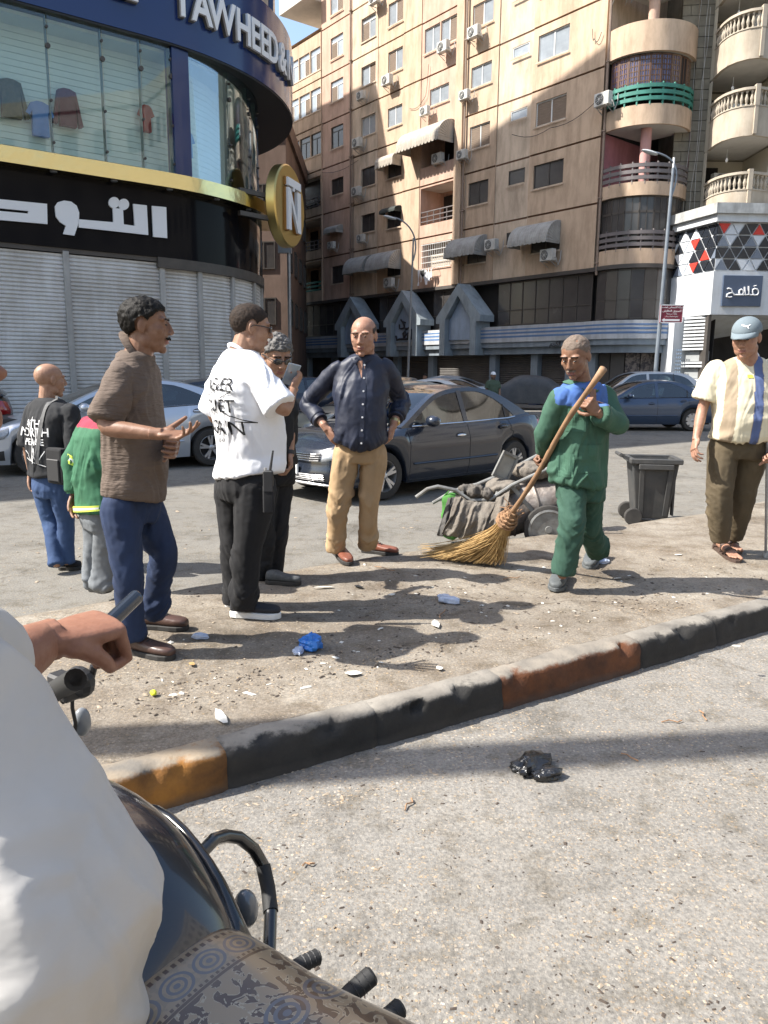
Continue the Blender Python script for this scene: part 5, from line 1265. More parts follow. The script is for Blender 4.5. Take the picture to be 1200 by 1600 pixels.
    for a_,c_ in ((0,iA),(iC,nu-1)):
        V1,F1=patch(a_,c_,0,1,'',0,0); mirrored(b,V1,F1)
    b.build('roof',pt,t,smooth=True,ang=60)
    b=MB(); V1,F1=patch(0,iA,1,nc,'',0,0); mirrored(b,V1,F1); b.build('windscreen',M_carglass,t,smooth=True)
    b=MB(); V1,F1=patch(iC,nu-1,1,nc,'',0,0); mirrored(b,V1,F1); b.build('rear_window',M_carglass,t,smooth=True)
    # side frame ribbon and panes
    def inset_pts():
        out=[]
        for i,(dd,z) in enumerate(up):
            a=up[max(0,i-1)];c2=up[min(nu-1,i+1)]; tx,tz=c2[0]-a[0],c2[1]-a[1]; ln=math.hypot(tx,tz); nx,nz=tz/ln,-tx/ln
            w=.055+.03*(1 if i<3 else 0)+ (.17*max(0,(i-iC+3)/(nu-iC+2)) )
            out.append((dd+nx*w,z+nz*w))
        return out
    ins=inset_pts()
    bz=lambda dd: lerpt(spec['belt'],dd)+.012
    ins=[(a,z) for a,z in ins if z>bz(a)+.015]
    P3=lambda dd,z,o=0: Vector((X(dd),yy(z,dd)+o,z))
    poly=[(ins[0][0]-.02,bz(ins[0][0])+.015)]+ins+[(ins[-1][0]+.01,bz(ins[-1][0])+.015)]
    b=MB()
    # ribbon by matching parameter
    m_=24
    def samp(P,q):
        d=[0]
        for a,c2 in zip(P,P[1:]): d.append(d[-1]+math.hypot(c2[0]-a[0],c2[1]-a[1]))
        s=d[-1]*q
        for k in range(len(P)-1):
            if s<=d[k+1]+1e-9: f=(s-d[k])/(d[k+1]-d[k]+1e-12); return (P[k][0]+(P[k+1][0]-P[k][0])*f,P[k][1]+(P[k+1][1]-P[k][1])*f)
        return P[-1]
    V1=[];F1=[]
    for q in range(m_+1):
        a=samp(up,q/m_); c2=samp(poly,q/m_); V1+=[P3(*a),P3(*c2,-.0)]
    for q in range(m_): F1.append((2*q,2*q+1,2*q+3,2*q+2))
    mirrored(b,V1,F1)
    # strip under the glass
    k_=10; V1=[];F1=[]
    for q in range(k_+1):
        dd=up[0][0]+(up[-1][0]-up[0][0])*q/k_; zz=bz(dd); V1+=[Vector((X(dd),yy(zz,dd)+.0,zz+.018)),S(ix(dd),1.0)]
    for q in range(k_): F1.append((2*q,2*q+1,2*q+3,2*q+2))
    mirrored(b,V1,F1)
    b.build('window_surround',pt,t,smooth=True,ang=60)
    def top_at(dd):
        c_=[z for (a,z),(a2,z2) in zip(ins,ins[1:]) if a<=dd<=a2]
        for (a,z),(a2,z2) in zip(ins,ins[1:]):
            if a<=dd<=a2: return z+(z2-z)*(dd-a)/(a2-a+1e-9)
        return bz(dd)+.02
    B,D=spec['B'],spec['D']
    for s_ in (1,-1):
        for d0,d1,name in ((poly[0][0],B-.04,'side_window'),(B+.05,D-.012,'side_window'),(D+.015,poly[-1][0],'quarter_window')):
            if d1-d0<.1: continue
            k=10; V1=[];F1=[]
            for q in range(k+1):
                dd=d0+(d1-d0)*q/k; zt=max(top_at(dd),bz(dd)+.017); zl=bz(dd)+.012; V1+=[Vector((X(dd),s_*(yy(zl,dd)-.006),zl)),Vector((X(dd),s_*(yy(zt,dd)-.006),zt))]
            for q in range(k): F1.append((2*q,2*q+2,2*q+3,2*q+1))
            g=MB(); g.add(V1,F1); g.build(name,M_carglass,t,smooth=True)
        for d0,wd in ((B,.045),(D,.012)):
            zl=bz(d0); zt=top_at(d0)+.02; g=MB(); V1=[Vector((X(d0-wd),s_*(yy(zl,d0)+.003),zl)),Vector((X(d0+wd),s_*(yy(zl,d0)+.003),zl)),Vector((X(d0+wd),s_*(yy(zt,d0)+.003),zt)),Vector((X(d0-wd),s_*(yy(zt,d0)+.003),zt))]; g.add(V1,[(0,1,2,3)]); g.build('door_pillar',pt if wd>.02 else M_trim,t)
        if detail:
            # chrome or black strip under the windows, mirror, handles, door gaps
            g=MB(); g.tube([Vector((X(d_),s_*(yy(bz(d_),d_)+.012),bz(d_)+.008)) for d_ in [poly[0][0]+(poly[-1][0]-poly[0][0])*q/12 for q in range(13)]],.009,5); g.build('window_trim',M_chrome if detail>1 else M_trim,t)
            g=MB()
            for dd in (cab0+.10,B+.0,D+.02):
                g.tube([Vector((p.x,s_*p.y,p.z)) for p in [S(ix(dd+(.06*(v<.5)*(dd>D) )),v,.0015) for v in [.02+.97*q/10 for q in range(11)]]],.0045,4)
            g.tube([Vector((p.x,s_*p.y,p.z)) for p in [S(ix(dd),.05,.001) for dd in [cab0+.12+(D-cab0-.4)*q/8 for q in range(9)]]],.0045,4)
            g.build('door_gap',M_trim,t)
            g=MB(); g.tube([Vector((p.x,s_*p.y,p.z)) for p in [S(ix(dd),.35 if detail>1 else .33,.010) for dd in [wx[0]+ra+.1+(spec['wb']-2*ra-.2)*q/8 for q in range(9)]]],.013,5); g.build('side_moulding',pt,t)
            for dd in (B-.18,D-.13):
                p=S(ix(dd),.80,.02); g=MB(); g.ell((p.x,s_*p.y,p.z),(.095,.022,.022),10,6); g.build('door_handle',M_chrome if detail>1 and dd<B else pt,t,smooth=True)
                p=S(ix(dd),.795,.002); g=MB(); g.ell((p.x,s_*p.y,p.z),(.10,.006,.045),12,6); g.build('handle_recess',M_trim,t,smooth=True)
            p=Vector((X(up[0][0]+.42),hw*.97+.07,bz(1.5)+.07)); g=MB(); g.ell((p.x,s_*(p.y+.03),p.z),(.085,.11,.075),12,8); g.bar((p.x,s_*(hw*.86),p.z-.05),(p.x,s_*p.y,p.z-.03),.06,.035); mo=g.build('wing_mirror',pt,t,smooth=True)
            g=MB(); g.ell((p.x-.05,s_*(p.y+.03),p.z),(.045,.09,.06),12,8); g.build('mirror_glass',M_chrome,mo,smooth=True)
    # wheels, arches lining
    ty,rm=wheel(wr,style)
    for w in wx:
        for s_ in (1,-1):
            g=empty('wheel',(X(w),s_*(hw-.135),wr),0 if s_>0 else PI,t); 
            for o in (ty,rm):
                c_=o.copy(); COL.objects.link(c_); c_.parent=g
    g=MB(); 
    for w in wx: g.bx(X(w)-.42,X(w)+.42,-hw+.30,hw-.30,.22,.85)
    g.bx(X(L-.3),X(.35),-hw+.22,hw-.22,.18,.42); g.build('underbody',M_trim,t)
    # interior
    g=MB(); g.bx(X(cab1-.1),X(cab0+.15),-hw+.12,hw-.12,.45,.82); g.bx(X(cab0+.75),X(cab0+.1),-hw+.16,hw-.16,.80,.95); g.build('cabin_floor',M_inner,t)
    for dd in (B-.15,D-.1):
        for s_ in (.36,-.36):
            g=MB(); g.box((X(dd),s_,.95),(.14,.48,.5),M=Matrix.Rotation(R(-12),4,'Y')); g.box((X(dd)-.07,s_,1.24),(.09,.25,.17)); g.build('seat',M_seat,t,bevel=.04,seg=2)
    g=MB(); Mw=Matrix.Translation((X(cab0+.72),.36,1.0))@Matrix.Rotation(R(65),4,'Y'); g.tube([Mw@Vector((.18*math.cos(2*PI*i/16),.18*math.sin(2*PI*i/16),0)) for i in range(16)],.014,5,closed=True); g.build('steering_wheel',M_trim,t)
    # lamps, grille, bumpers
    def region(i0,i1,v0,v1,off,name,m,k=8,q=5,both=True,par=None,shape=None):
        made=[]
        for s_ in ((1,-1) if both else (0,)):
            V1=[];F1=[]
            for a in range(k+1):
                for c2 in range(q+1):
                    u=a/k; w=c2/q; ii=i0+(i1-i0)*u; lo,hi=v0,v1
                    if shape: lo,hi=shape(u)
                    p=S(abs(ii),lo+(hi-lo)*w,off*min(1,4*min(u,1-u,w,1-w)+.15)); sg=(s_ if s_ else (1 if ii>=0 else -1)); V1.append((p.x,sg*p.y,p.z))
            for a in range(k):
                for c2 in range(q): F1.append((a*(q+1)+c2,(a+1)*(q+1)+c2,(a+1)*(q+1)+c2+1,a*(q+1)+c2+1))
            g=MB(); g.add(V1,F1); made.append(g.build(name,m,par or t,smooth=True,ang=60))
        return made
    region(3.1,7.2,.60,.95,.016,'headlight',M_lens,shape=lambda u:(.66-.02*u+.06*u*u,.93+.02*u-.02*u*u))
    N_=len(per)-1
    region(N_-6.5,N_-3.6,.62,.92,.014,'tail_light',M_tail)
    if grille=='bars':
        region(-2.9,2.9,.66,.88,.008,'grille',M_trim,12,3,False)
        for v in (.69,.75,.81,.87):
            g=MB(); pts=[]
            for a in range(13):
                ii=-2.9+5.8*a/12; p=S(abs(ii),v,.018); pts.append(Vector((p.x,p.y if ii>=0 else -p.y,p.z)))
            g.tube(pts,.008,5); g.build('grille_bar',M_chrome,t)
        region(-3.4,3.4,.10,.32,.008,'lower_grille',M_trim,12,3,False)
        for v in (.13,.18,.235,.29):
            g=MB(); pts=[]
            for a in range(13):
                ii=-3.4+6.8*a/12; p=S(abs(ii),v,.016); pts.append(Vector((p.x,p.y if ii>=0 else -p.y,p.z)))
            g.tube(pts,.0065,5); g.build('grille_bar',M_rim,t)
        for s_ in (1,-1):
            p=S(4.6,.21,.012); q=S(4.6,.21,.1)-p; q=Vector((q.x,s_*q.y,q.z)).normalized(); Mq=Matrix.Translation((p.x,s_*p.y,p.z))@q.to_track_quat('Z','Y').to_matrix().to_4x4()
            g=MB(); g.lathe([(.05,-.02),(.075,-.01),(.085,.012),(.078,.022),(.062,.012)],18,Mq); fo_=g.build('fog_lamp',M_chrome,t,smooth=True); g=MB(); g.lathe([(0,.004),(.062,.006)],18,Mq); g.build('lens',M_trim,fo_)
        g=MB(); pts=[]
        for a in range(15):
            ii=-6+12*a/14; p=S(abs(ii),.015,.03); pts.append(Vector((p.x,p.y if ii>=0 else -p.y,p.z)))
        g.tube(pts,.018,6); g.build('bumper_lip',M_rim,t)
    elif grille=='dark':
        region(-3.3,3.3,.40,.84,.010,'grille',M_trim,12,3,False)
        region(4.2,6.6,.12,.38,.012,'fog_recess',M_trim)
        g=MB(); pts=[]
        for a in range(15):
            ii=-6+12*a/14; p=S(abs(ii),.04,.03); pts.append(Vector((p.x,p.y if ii>=0 else -p.y,p.z)))
        g.tube(pts,.014,6); g.build('bumper_lip',M_rim,t)
    if plate:
        p=S(0,.42,.03); g=MB(); g.bx(p.x-.01,p.x+.012,-.2,.2,p.z-.06,p.z+.06); g.build('number_plate',M_letter,t)
    # wiper cowl and antenna
    g=MB(); g.tube([(X(cab0-.05),hw*.7,zb0+.02),(X(cab0-.12),0,zb0+.055),(X(cab0-.05),-hw*.7,zb0+.02)],.03,6); g.build('wiper_cowl',M_trim,t)
    return t
PT_grey=paint('dusty dark grey paint',(.013,.019,.034),.2,.2,(.17,.17,.17),.07); PT_silver=paint('silver blue paint',(.52,.57,.64),.55,.28,(.5,.47,.42),.10); PT_black=paint('black car paint',(.012,.012,.014),.2,.3,(.2,.18,.16),.15)
PT_blue=paint('steel blue paint',(.035,.065,.125),.5,.28,(.25,.24,.22),.16); PT_olive=paint('olive silver paint',(.26,.27,.23),.5,.3,(.35,.32,.26),.25); PT_dblue=paint('dark navy paint',(.012,.02,.04),.4,.3,(.2,.19,.17),.12); PT_white=paint('pale silver paint',(.50,.53,.56),.4,.3,(.4,.37,.32),.2); PT_tan=paint('dusty beige paint',(.28,.24,.18),.4,.35,(.35,.31,.25),.35)
GC='cars in the road behind the people'
C1=car('parked_car','dusty dark grey sedan directly behind the man with hands on hips','car',SEDAN,PT_grey,(.42,11.13),(-.733,-.68),2,group=GC)
C2=car('parked_car','silver sedan passing the white shuttered shop behind the man in brown','car',SLEEK,PT_silver,(-4.46,13.12),(-.874,-.486),1,group=GC,grille='dark')
C3=car('parked_car','steel blue sedan with a driver at its open window, near the dark red sign','car',SEDAN,PT_blue,(7.42,22.75),(-.998,-.06),1,style='cap',group=GC)
C4=car('parked_car','black sport utility car cut off by the left edge beside the shutters','car',SUV,PT_black,(-8.85,13.3),(-.87,-.49),1,group=GC)
C5=car('parked_car','dark navy sedan mostly hidden behind the silver sedan','car',SEDAN,PT_dblue,(-4.1,16.0),(-.87,-.49),1,group=GC)
C6=car('parked_car','olive silver sedan behind the dark grey sedan, its headlight beside the navy sleeve','car',SEDAN,PT_olive,(.05,15.6),(-.86,-.51),1,group=GC,grille='dark')
C7=car('parked_car','small dusty beige car whose roof shows right of the navy shirt','car',SEDAN,PT_tan,(.5,27.5),(.25,.97),0,group=GC)
C8=car('parked_car','silver sedan far back beneath the middle gable','car',SLEEK,PT_white,(2.2,31.5),(-.9,.43),0,group=GC)
C9=car('parked_car','pale dusty sedan just above the roof of the dark grey sedan','car',SEDAN,PT_white,(1.2,22.6),(-.88,.47),0,group=GC)
C10=car('parked_car','pale silver estate car behind the steel blue sedan','car',SUV,PT_white,(8.8,27.2),(-.99,-.05),0,group=GC)
C11=car('parked_car','dark car with silver roof edge right of the steel blue sedan','car',SLEEK,PT_dblue,(13.0,28.5),(-.97,-.2),0,group=GC)
C12=car('parked_car','dark car roof far behind the phone of the man in white','car',SEDAN,PT_dblue,(-3.0,24.5),(-.86,-.51),0,group=GC)
# covered car
CV=thing('covered_car','parked car under a dark grey cloth cover in front of the striped shops','car',(6.6,34.6,0),R(170),GC)
b=MB(); prof=[(-2.2,.30),(-2.15,.80),(-1.7,.98),(-1.1,1.10),(-.6,1.40),(.1,1.50),(.8,1.42),(1.3,1.12),(1.9,.98),(2.15,.75),(2.2,.30)]
up=catmull(prof,4); V=[];Fs=[]; nj=14
for i,(x,z) in enumerate(up):
    for j in range(nj+1):
        a=PI*j/nj; w=.92*(1-.12*max(0,(z-1)/.5)); y=w*math.copysign(abs(math.cos(a))**.45,math.cos(a)); zz=.28+(z-.28)*abs(math.sin(a))**.35
        V.append((x+.03*fbm((x*2,y*3,z)),y+.04*fbm((x*3,y*2,zz*3)),zz+.03*fbm((x*2.5,y*3,4))))
for i in range(len(up)-1):
    for j in range(nj): Fs.append((i*(nj+1)+j,(i+1)*(nj+1)+j,(i+1)*(nj+1)+j+1,i*(nj+1)+j+1))
b.add(V,Fs); b.build('cloth_cover',mat('dark car cover',(.035,.04,.048),.55,var=.5,vscale=2.5,col2=(.09,.09,.09),bump=.4,bscale=6,bdist=.03),CV,smooth='all')
ty,rm=wheel(.31,'alloy')
for x in (-1.3,1.3):
    for s_ in (1,-1):
        g=empty('wheel',(x,s_*.72,.31),0 if s_>0 else PI,CV)
        for o in (ty,rm): c_=o.copy(); COL.objects.link(c_); c_.parent=g
# ================================================================ people
def vnoise(p,seed=0):
    p=np.asarray(p,dtype=np.float64); i=np.floor(p).astype(np.int64); f=p-i; f=f*f*(3-2*f)
    def h(a,b,c):
        n=(a*73856093)^(b*19349663)^(c*83492791)^(seed*2654435761); n=(n^(n>>13))*1274126177; n=n&0x7fffffff; n=(n^(n>>16)); return (n%100003)/100003.0
    o=0
    for dx in (0,1):
        for dy in (0,1):
            for dz in (0,1):
                w=(f[:,0] if dx else 1-f[:,0])*(f[:,1] if dy else 1-f[:,1])*(f[:,2] if dz else 1-f[:,2]); o=o+w*h(i[:,0]+dx,i[:,1]+dy,i[:,2]+dz)
    return o*2-1
def ridge(p,seed=0): return 1-2*np.abs(vnoise(p,seed))
def remesh(mb,voxel,smooth=2,fac=.5):
    me=bpy.data.meshes.new('tmp'); me.from_pydata(mb.v,[],mb.f); bm=bmesh.new(); bm.from_mesh(me); bmesh.ops.recalc_face_normals(bm,faces=bm.faces); bm.to_mesh(me); bm.free()
    o=bpy.data.objects.new('tmp',me); COL.objects.link(o)
    r=o.modifiers.new('r','REMESH'); r.mode='VOXEL'; r.voxel_size=voxel; r.adaptivity=0
    if smooth: s=o.modifiers.new('s','SMOOTH'); s.iterations=smooth; s.factor=fac
    dg=bpy.context.evaluated_depsgraph_get(); dg.update(); m2=bpy.data.meshes.new_from_object(o.evaluated_get(dg)); bpy.data.objects.remove(o); bpy.data.meshes.remove(me); return m2
def mco(me):
    a=np.empty(len(me.vertices)*3); me.vertices.foreach_get('co',a); return a.reshape(-1,3)
def mno(me):
    a=np.empty(len(me.vertices)*3); me.vertex_normals.foreach_get('vector',a); return a.reshape(-1,3)
def setco(me,a): me.vertices.foreach_set('co',a.ravel()); me.update()
def faces_of(me): return [tuple(p.vertices) for p in me.polygons]
def basis(fwd,up=(0,0,1)):     # matrix whose columns are right, forward, up
    f=Vector(fwd).normalized(); u=Vector(up); r=f.cross(u).normalized(); u=r.cross(f); return Matrix((r,f,u)).transposed().to_4x4()
def ring_loft(mb,secs,n=20,ex=2.3):
    V=[];Fs=[]
    for c,r,f,rx,ry in secs:
        c=Vector(c);r=Vector(r).normalized();f=Vector(f).normalized()
        for j in range(n):
            a=2*PI*j/n; ca,sa=math.cos(a),math.sin(a); V.append(c+r*(rx*math.copysign(abs(ca)**(2/ex),ca))+f*(ry*math.copysign(abs(sa)**(2/ex),sa)))
    for i in range(len(secs)-1):
        for j in range(n): Fs.append((i*n+j,i*n+(j+1)%n,(i+1)*n+(j+1)%n,(i+1)*n+j))
    Fs+=[tuple(range(n-1,-1,-1)),tuple(range((len(secs)-1)*n,len(secs)*n))]
    mb.add(V,Fs)
def limb(mb,pts,rs,sub=4,n=14,caps=True):
    # smooth chain of joints with radii
    P=[Vector(p) for p in pts]; out=[];ro=[]
    for i in range(len(P)-1):
        for k in range(sub):
            t=k/sub
            out.append(P[i].lerp(P[i+1],t)); ro.append(rs[i]+(rs[i+1]-rs[i])*t)
    out.append(P[-1]); ro.append(rs[-1])
    for _ in range(1):
        o2=out[:]; 
        for i in range(1,len(out)-1): o2[i]=(out[i-1]+out[i]*2+out[i+1])/4
        out=o2
    mb.tube(out,ro,n)
    if caps:
        mb.ell(out[0],(ro[0],)*3,10,8); mb.ell(out[-1],(ro[-1],)*3,10,8)
# ---------------------------------------------------------------- head
_HEAD={}
def head_base(voxel=.0042,heavy=0.0):
    k=(voxel,heavy)
    if k in _HEAD: return _HEAD[k]
    b=MB()
    b.ell((0,-.016,.030),(.077,.096,.083),24,16)                     # cranium
    b.ell((0,.030,-.018),(.066+heavy*.006,.062,.078),20,14)          # face
    b.ell((0,.034,-.068),(.050+heavy*.012,.050,.044),18,12)          # jaw
    b.ell((0,.066,-.098),(.022,.020,.018),12,8)                      # chin
    for s in (1,-1):
        b.ell((s*.045,.052,-.016),(.020,.026,.020),12,8)             # cheekbone
        b.ell((s*.046,.005,-.062),(.018+heavy*.008,.032,.032),12,8)  # jaw angle
        b.ell((s*.030,.070,.030),(.028,.018,.011),12,8)              # brow
        b.ell((s*.077,-.010,-.004),(.008,.019,.030),12,8,Matrix.Rotation(s*.25,4,'Z'))   # ear
        b.ell((s*.074,-.008,-.026),(.007,.011,.012),8,6)
        b.ell((s*.0115,.098,-.028),(.0085,.010,.008),8,6)            # nostril wing
        b.ell((s*.032,.074,.010),(.0135,.0125,.0115),10,8)           # eyeball and lids
    b.tube([(0,.082,.022),(0,.094,.006),(0,.102,-.012),(0,.106,-.022),(0,.100,-.031)],[.008,.009,.010,.0120,.009],10)
    b.ell((0,.084,-.055),(.024,.013,.0068),12,8); b.ell((0,.082,-.067),(.021,.013,.0072),12,8)      # lips
    b.tube([(0,-.015,-.02),(0,-.028,-.13),(0,-.036,-.19)],[.056,.055+heavy*.006,.060],16)       # neck
    me=remesh(b,voxel,2,.5); co=mco(me); n=mno(me)
    def push(c,r,d):
        q=((co-np.array(c))/np.array(r)); w=np.exp(-(q**2).sum(1)); return -n*(w*d)[:,None]
    dv=0
    for s in (1,-1):
        dv=dv+push((s*.030,.082,.022),(.014,.012,.006),.0025)+push((s*.016,.085,.008),(.008,.012,.010),.006)
        dv=dv+push((s*.078,-.006,-.004),(.005,.010,.016),.005)
    dv=dv+push((0,.096,-.0612),(.024,.014,.0022),.0045)+push((0,.088,-.083),(.02,.012,.006),.003)
    co=co+dv; setco(me,co); _HEAD[k]=me; return me
def head_patch(name,me,M,pred,off,m,parent,noise_amp=.0,nscale=60,taper=.012,origin=Vector()):
    co=mco(me); no=mno(me); w=pred(co)          # w: signed "how far inside" in metres
    fs=[]
    keep=w>0
    for p in me.polygons:
        v=tuple(p.vertices)
        if all(keep[i] for i in v): fs.append(v)
    if not fs: return None
    used=sorted({i for f in fs for i in f}); mp={i:k for k,i in enumerate(used)}; u=np.array(used)
    t=np.clip(w[u]/taper,0,1); t=np.sqrt(t)*1.0
    d=off*t; 
    if noise_amp: d=d+noise_amp*t*(vnoise(co[u]*nscale,3)+.5*vnoise(co[u]*nscale*2.1,5))
    c=co[u]+no[u]*(d+.0004)[:,None]
    V=[(M@Vector(q))-origin for q in c]
    return obj_from(name,V,[tuple(mp[i] for i in f) for f in fs],m,parent,'all')
def hairpred(front=.055,back=-.055,side=.0,recede=0,bald=False):
    def f(co):
        x,y,z=co[:,0],co[:,1],co[:,2]
        # hairline height rises from the nape to the forehead
        t=np.clip((y+.09)/.16,0,1); line=back+(front+.0-back)*t**1.1
        line=line+recede*np.clip((y-.0)/.06,0,1)*(np.abs(x)>.018)*np.clip((np.abs(x)-.018)/.02,0,1)
        ear=((y+.010)/.024)**2+((z+.004)/.036)**2
        w=z-line
        w=np.where((np.abs(x)>.06)&(ear<1),-1,w)
        w=np.where((y>.045)&(z<.035),-1,w)
        if bald:
            # only a band round the sides and back
            top=.052+.02*np.clip((-y)/.09,0,1)-.0; w=np.minimum(w,top-z); w=np.where(y>.03,-1,w)
        return w
    return f
# ---------------------------------------------------------------- hand : wrist at origin, fingers along +Y, thumb on +X, palm faces -Z
_HAND={}
def hand_mesh(curl=(.3,.3,.3,.3),thumb=.3,spread=.1,voxel=.0036,left=False,thumb_out=.6,tl=1.0):
    k=(tuple(curl),thumb,spread,voxel,left,thumb_out,tl)
    if k in _HAND: return _HAND[k]
    b=MB(); b.tube([(0,-.045,0),(0,-.01,0),(.0,.01,0)],[.026,.0265,.027],12)
    ring_loft(b,[((0,-.012,0),(1,0,0),(0,0,1),.027,.019),((.002,.02,0),(1,0,0),(0,0,1),.034,.0165),((.0,.055,.001),(1,0,0),(0,0,1),.041,.0145),((-.001,.088,.002),(1,0,0),(0,0,1),.041,.012)],18,2.6)
    b.ell((.024,.03,-.008),(.018,.030,.015),12,8); b.ell((-.026,.03,-.007),(.013,.034,.013),10,8)
    L=((.0315,.044,.026,.022),(.0105,.050,.030,.023),(-.0115,.046,.028,.022),(-.032,.036,.021,.019))
    for q,(x,a,c,d) in enumerate(L):
        cu=curl[q]; an=[cu*1.15,cu*1.5,cu*1.0]; dirx=spread*(1.5-q)/1.5*.35
        p=Vector((x,.086-(abs(x)*.18),.001)); A=0; pts=[Vector((x*.95,.06,.0)),p.copy()]; rr=[.0095,.0098]
        for seg,ln in enumerate((a,c,d)):
            A+=an[seg]; v=Vector((math.sin(dirx)*math.cos(A),math.cos(dirx)*math.cos(A),-math.sin(A))); p=p+v*ln; pts.append(p.copy()); rr.append((.0088,.0082,.0068)[seg]*(1 if q<3 else .88))
        P2=[];R2=[]
        for i in range(len(pts)-1):
            for t in (0,.5): P2.append(pts[i].lerp(pts[i+1],t)); R2.append(rr[i]+(rr[i+1]-rr[i])*t)
        P2.append(pts[-1]); R2.append(rr[-1]); b.tube(P2,R2,10); b.ell(pts[-1],(rr[-1],)*3,8,6); b.ell(pts[1],(.0098,)*3,8,6)
    to=thumb_out; p=Vector((.026,.022,-.006)); pts=[p.copy()]; v=Vector((math.sin(to),math.cos(to)*.85,-.25-thumb*.5)).normalized()
    for seg,ln in enumerate((.040,.034,.026)):
        v2=Vector((v.x*(1-thumb*.5*seg)-.35*thumb*seg,v.y,v.z-thumb*.35*seg)).normalized(); p=p+v2*ln*tl; pts.append(p.copy())
    b.tube(pts,[.0145,.0125,.0105,.0085],10); b.ell(pts[-1],(.0085,)*3,8,6); b.ell(pts[0],(.015,)*3,8,6)
    if left: b.v=[(-x,y,z) for x,y,z in b.v]; b.f=[f[::-1] for f in b.f]
    me=remesh(b,voxel,2,.5); _HAND[k]=me; return me
def hand_matrix(wrist,direction,palm,scale=1.0):
    # direction: towards the fingers, palm: the way the palm faces
    y=Vector(direction).normalized(); z=-Vector(palm); z=(z-y*z.dot(y)).normalized(); x=y.cross(z)
    return Matrix.Translation(wrist)@Matrix((x,y,z)).transposed().to_4x4()@Matrix.Scale(scale,4)
class Figure:
    def __init__(s,label,loc,group='people in the street',name='person'):
        s.o=Vector(loc); s.root=thing(name,label,'person',loc,0,group); s.body=[]; s.bf=[]; s.garm={}
    def add_mesh(s,me,M=None):
        co=mco(me); k=len(s.body); M=M or Matrix.Identity(4); A=np.array(M); c=co@A[:3,:3].T+A[:3,3]-np.array(s.o); s.body+= [tuple(v) for v in c]
        flip=M.determinant()<0
        s.bf+= [tuple(i+k for i in (f[::-1] if flip else f)) for f in faces_of(me)]
    def core(s,mb,voxel=.011): s.add_mesh(remesh(mb,voxel,3,.5))
    def finish(s,skin): return obj_from('body',s.body,s.bf,skin,s.root,'all')
    def cloth(s,name,mb,m,voxel=.0095,folds=(),smooth=2,amp=.0,seed=1,dirs=(5,5,12),attr=None,fine=.0015,cut=None,label=None,post=None):
        me=remesh(mb,voxel,smooth,.5); co=mco(me); no=mno(me)
        d=np.zeros(len(co))
        for a,b,A,sp,al in folds:           # bone a->b, amplitude, spread about the middle point, frequency along
            a=np.array(a);b=np.array(b); ax=b-a; L=np.linalg.norm(ax); ax/=L; t=(co-a)@ax; r=co-a-np.outer(t,ax); q=np.exp(-(np.maximum(0,np.abs(t-L/2)-L*.25)/sp)**2)*np.exp(-(np.maximum(0,np.linalg.norm(r,axis=1)-.16)/.06)**2)
            dg=np.abs(r[:,0])*17+r[:,1]*9; pp=np.stack([t*al*.62+dg+.9*vnoise(co*7,seed+1),r[:,0]*7,r[:,2]*5+r[:,1]*7],1); rg=ridge(pp,seed); mk=np.clip(.55+.9*vnoise(co*5.5,seed+8),0,1.2); d+=1.7*A*q*mk*(np.sign(rg)*np.abs(rg)**1.3+.45*ridge(pp*1.9,seed+9))
        if amp:
            pp=co*np.array(dirs)+.8*np.stack([vnoise(co*3.1,seed+2),vnoise(co*3.1,seed+3),vnoise(co*3.1,seed+4)],1); d+=1.3*amp*(.95*ridge(pp,seed+1)+.25*vnoise(pp*.6,seed+6))
        if fine: d+=fine*vnoise(co*45,seed+5)
        if post is not None: co=post(co)
        co=co+no*d[:,None]; setco(me,co)
        if attr is not None:
            me.attributes.new('zone','FLOAT','POINT').data.foreach_set('value',np.asarray(attr(co),dtype=np.float32))
            if len(me.attributes)>0: pass
        setco(me,co-np.array(s.o)); me.materials.clear(); me.materials.append(m); me.polygons.foreach_set('use_smooth',[True]*len(me.polygons)); me.name=name
        o=bpy.data.objects.new(name,me); COL.objects.link(o); o.parent=s.root
        if label: o['label']=label
        s.garm[name]=o; return o
    def part(s,name,mb,m,smooth=True,parent=None,**k):
        mb.v=[tuple(Vector(v)-s.o) for v in mb.v]; return mb.build(name,m,parent or s.root,smooth=smooth,**k)
    def text(s,body,size,center,right,up,target,m,off=.004,name='shirt_print',xs=1,bold=0,raw=None):
        # lettering laid onto the cloth
        right=Vector(right).normalized(); up=Vector(up); up=(up-right*up.dot(right)).normalized(); nrm=right.cross(up)   # towards the reader
        if raw is None:
            cu=bpy.data.curves.new(name,'FONT'); cu.body=body; cu.size=size; cu.align_x='CENTER'; cu.align_y='CENTER'; cu.resolution_u=2; cu.offset=bold
            t=bpy.data.objects.new('t',cu); COL.objects.link(t); dg=bpy.context.evaluated_depsgraph_get(); me=bpy.data.meshes.new_from_object(t.evaluated_get(dg)); bpy.data.objects.remove(t)
        else: me=raw
        bm=bmesh.new(); bm.from_mesh(me); bmesh.ops.triangulate(bm,faces=bm.faces)
        for _ in range(3):
            es=[e for e in bm.edges if e.calc_length()>.014]
            if es: bmesh.ops.subdivide_edges(bm,edges=es,cuts=1); bmesh.ops.triangulate(bm,faces=bm.faces)
        from mathutils.bvhtree import BVHTree
        tm=target.data; bv=BVHTree.FromPolygons([v.co for v in tm.vertices],[p.vertices for p in tm.polygons])
        C=Vector(center)-s.o
        for v in bm.verts:
            p=C+right*(v.co.x*xs)+up*v.co.y+nrm*.5; h=bv.ray_cast(p,-nrm)
            v.co=(h[0]+nrm*off) if h[0] is not None else p-nrm*.5
        bm.to_mesh(me); bm.free(); me.materials.clear(); me.materials.append(m); me.name=name; o=bpy.data.objects.new(name,me); COL.objects.link(o); o.parent=s.root; return o
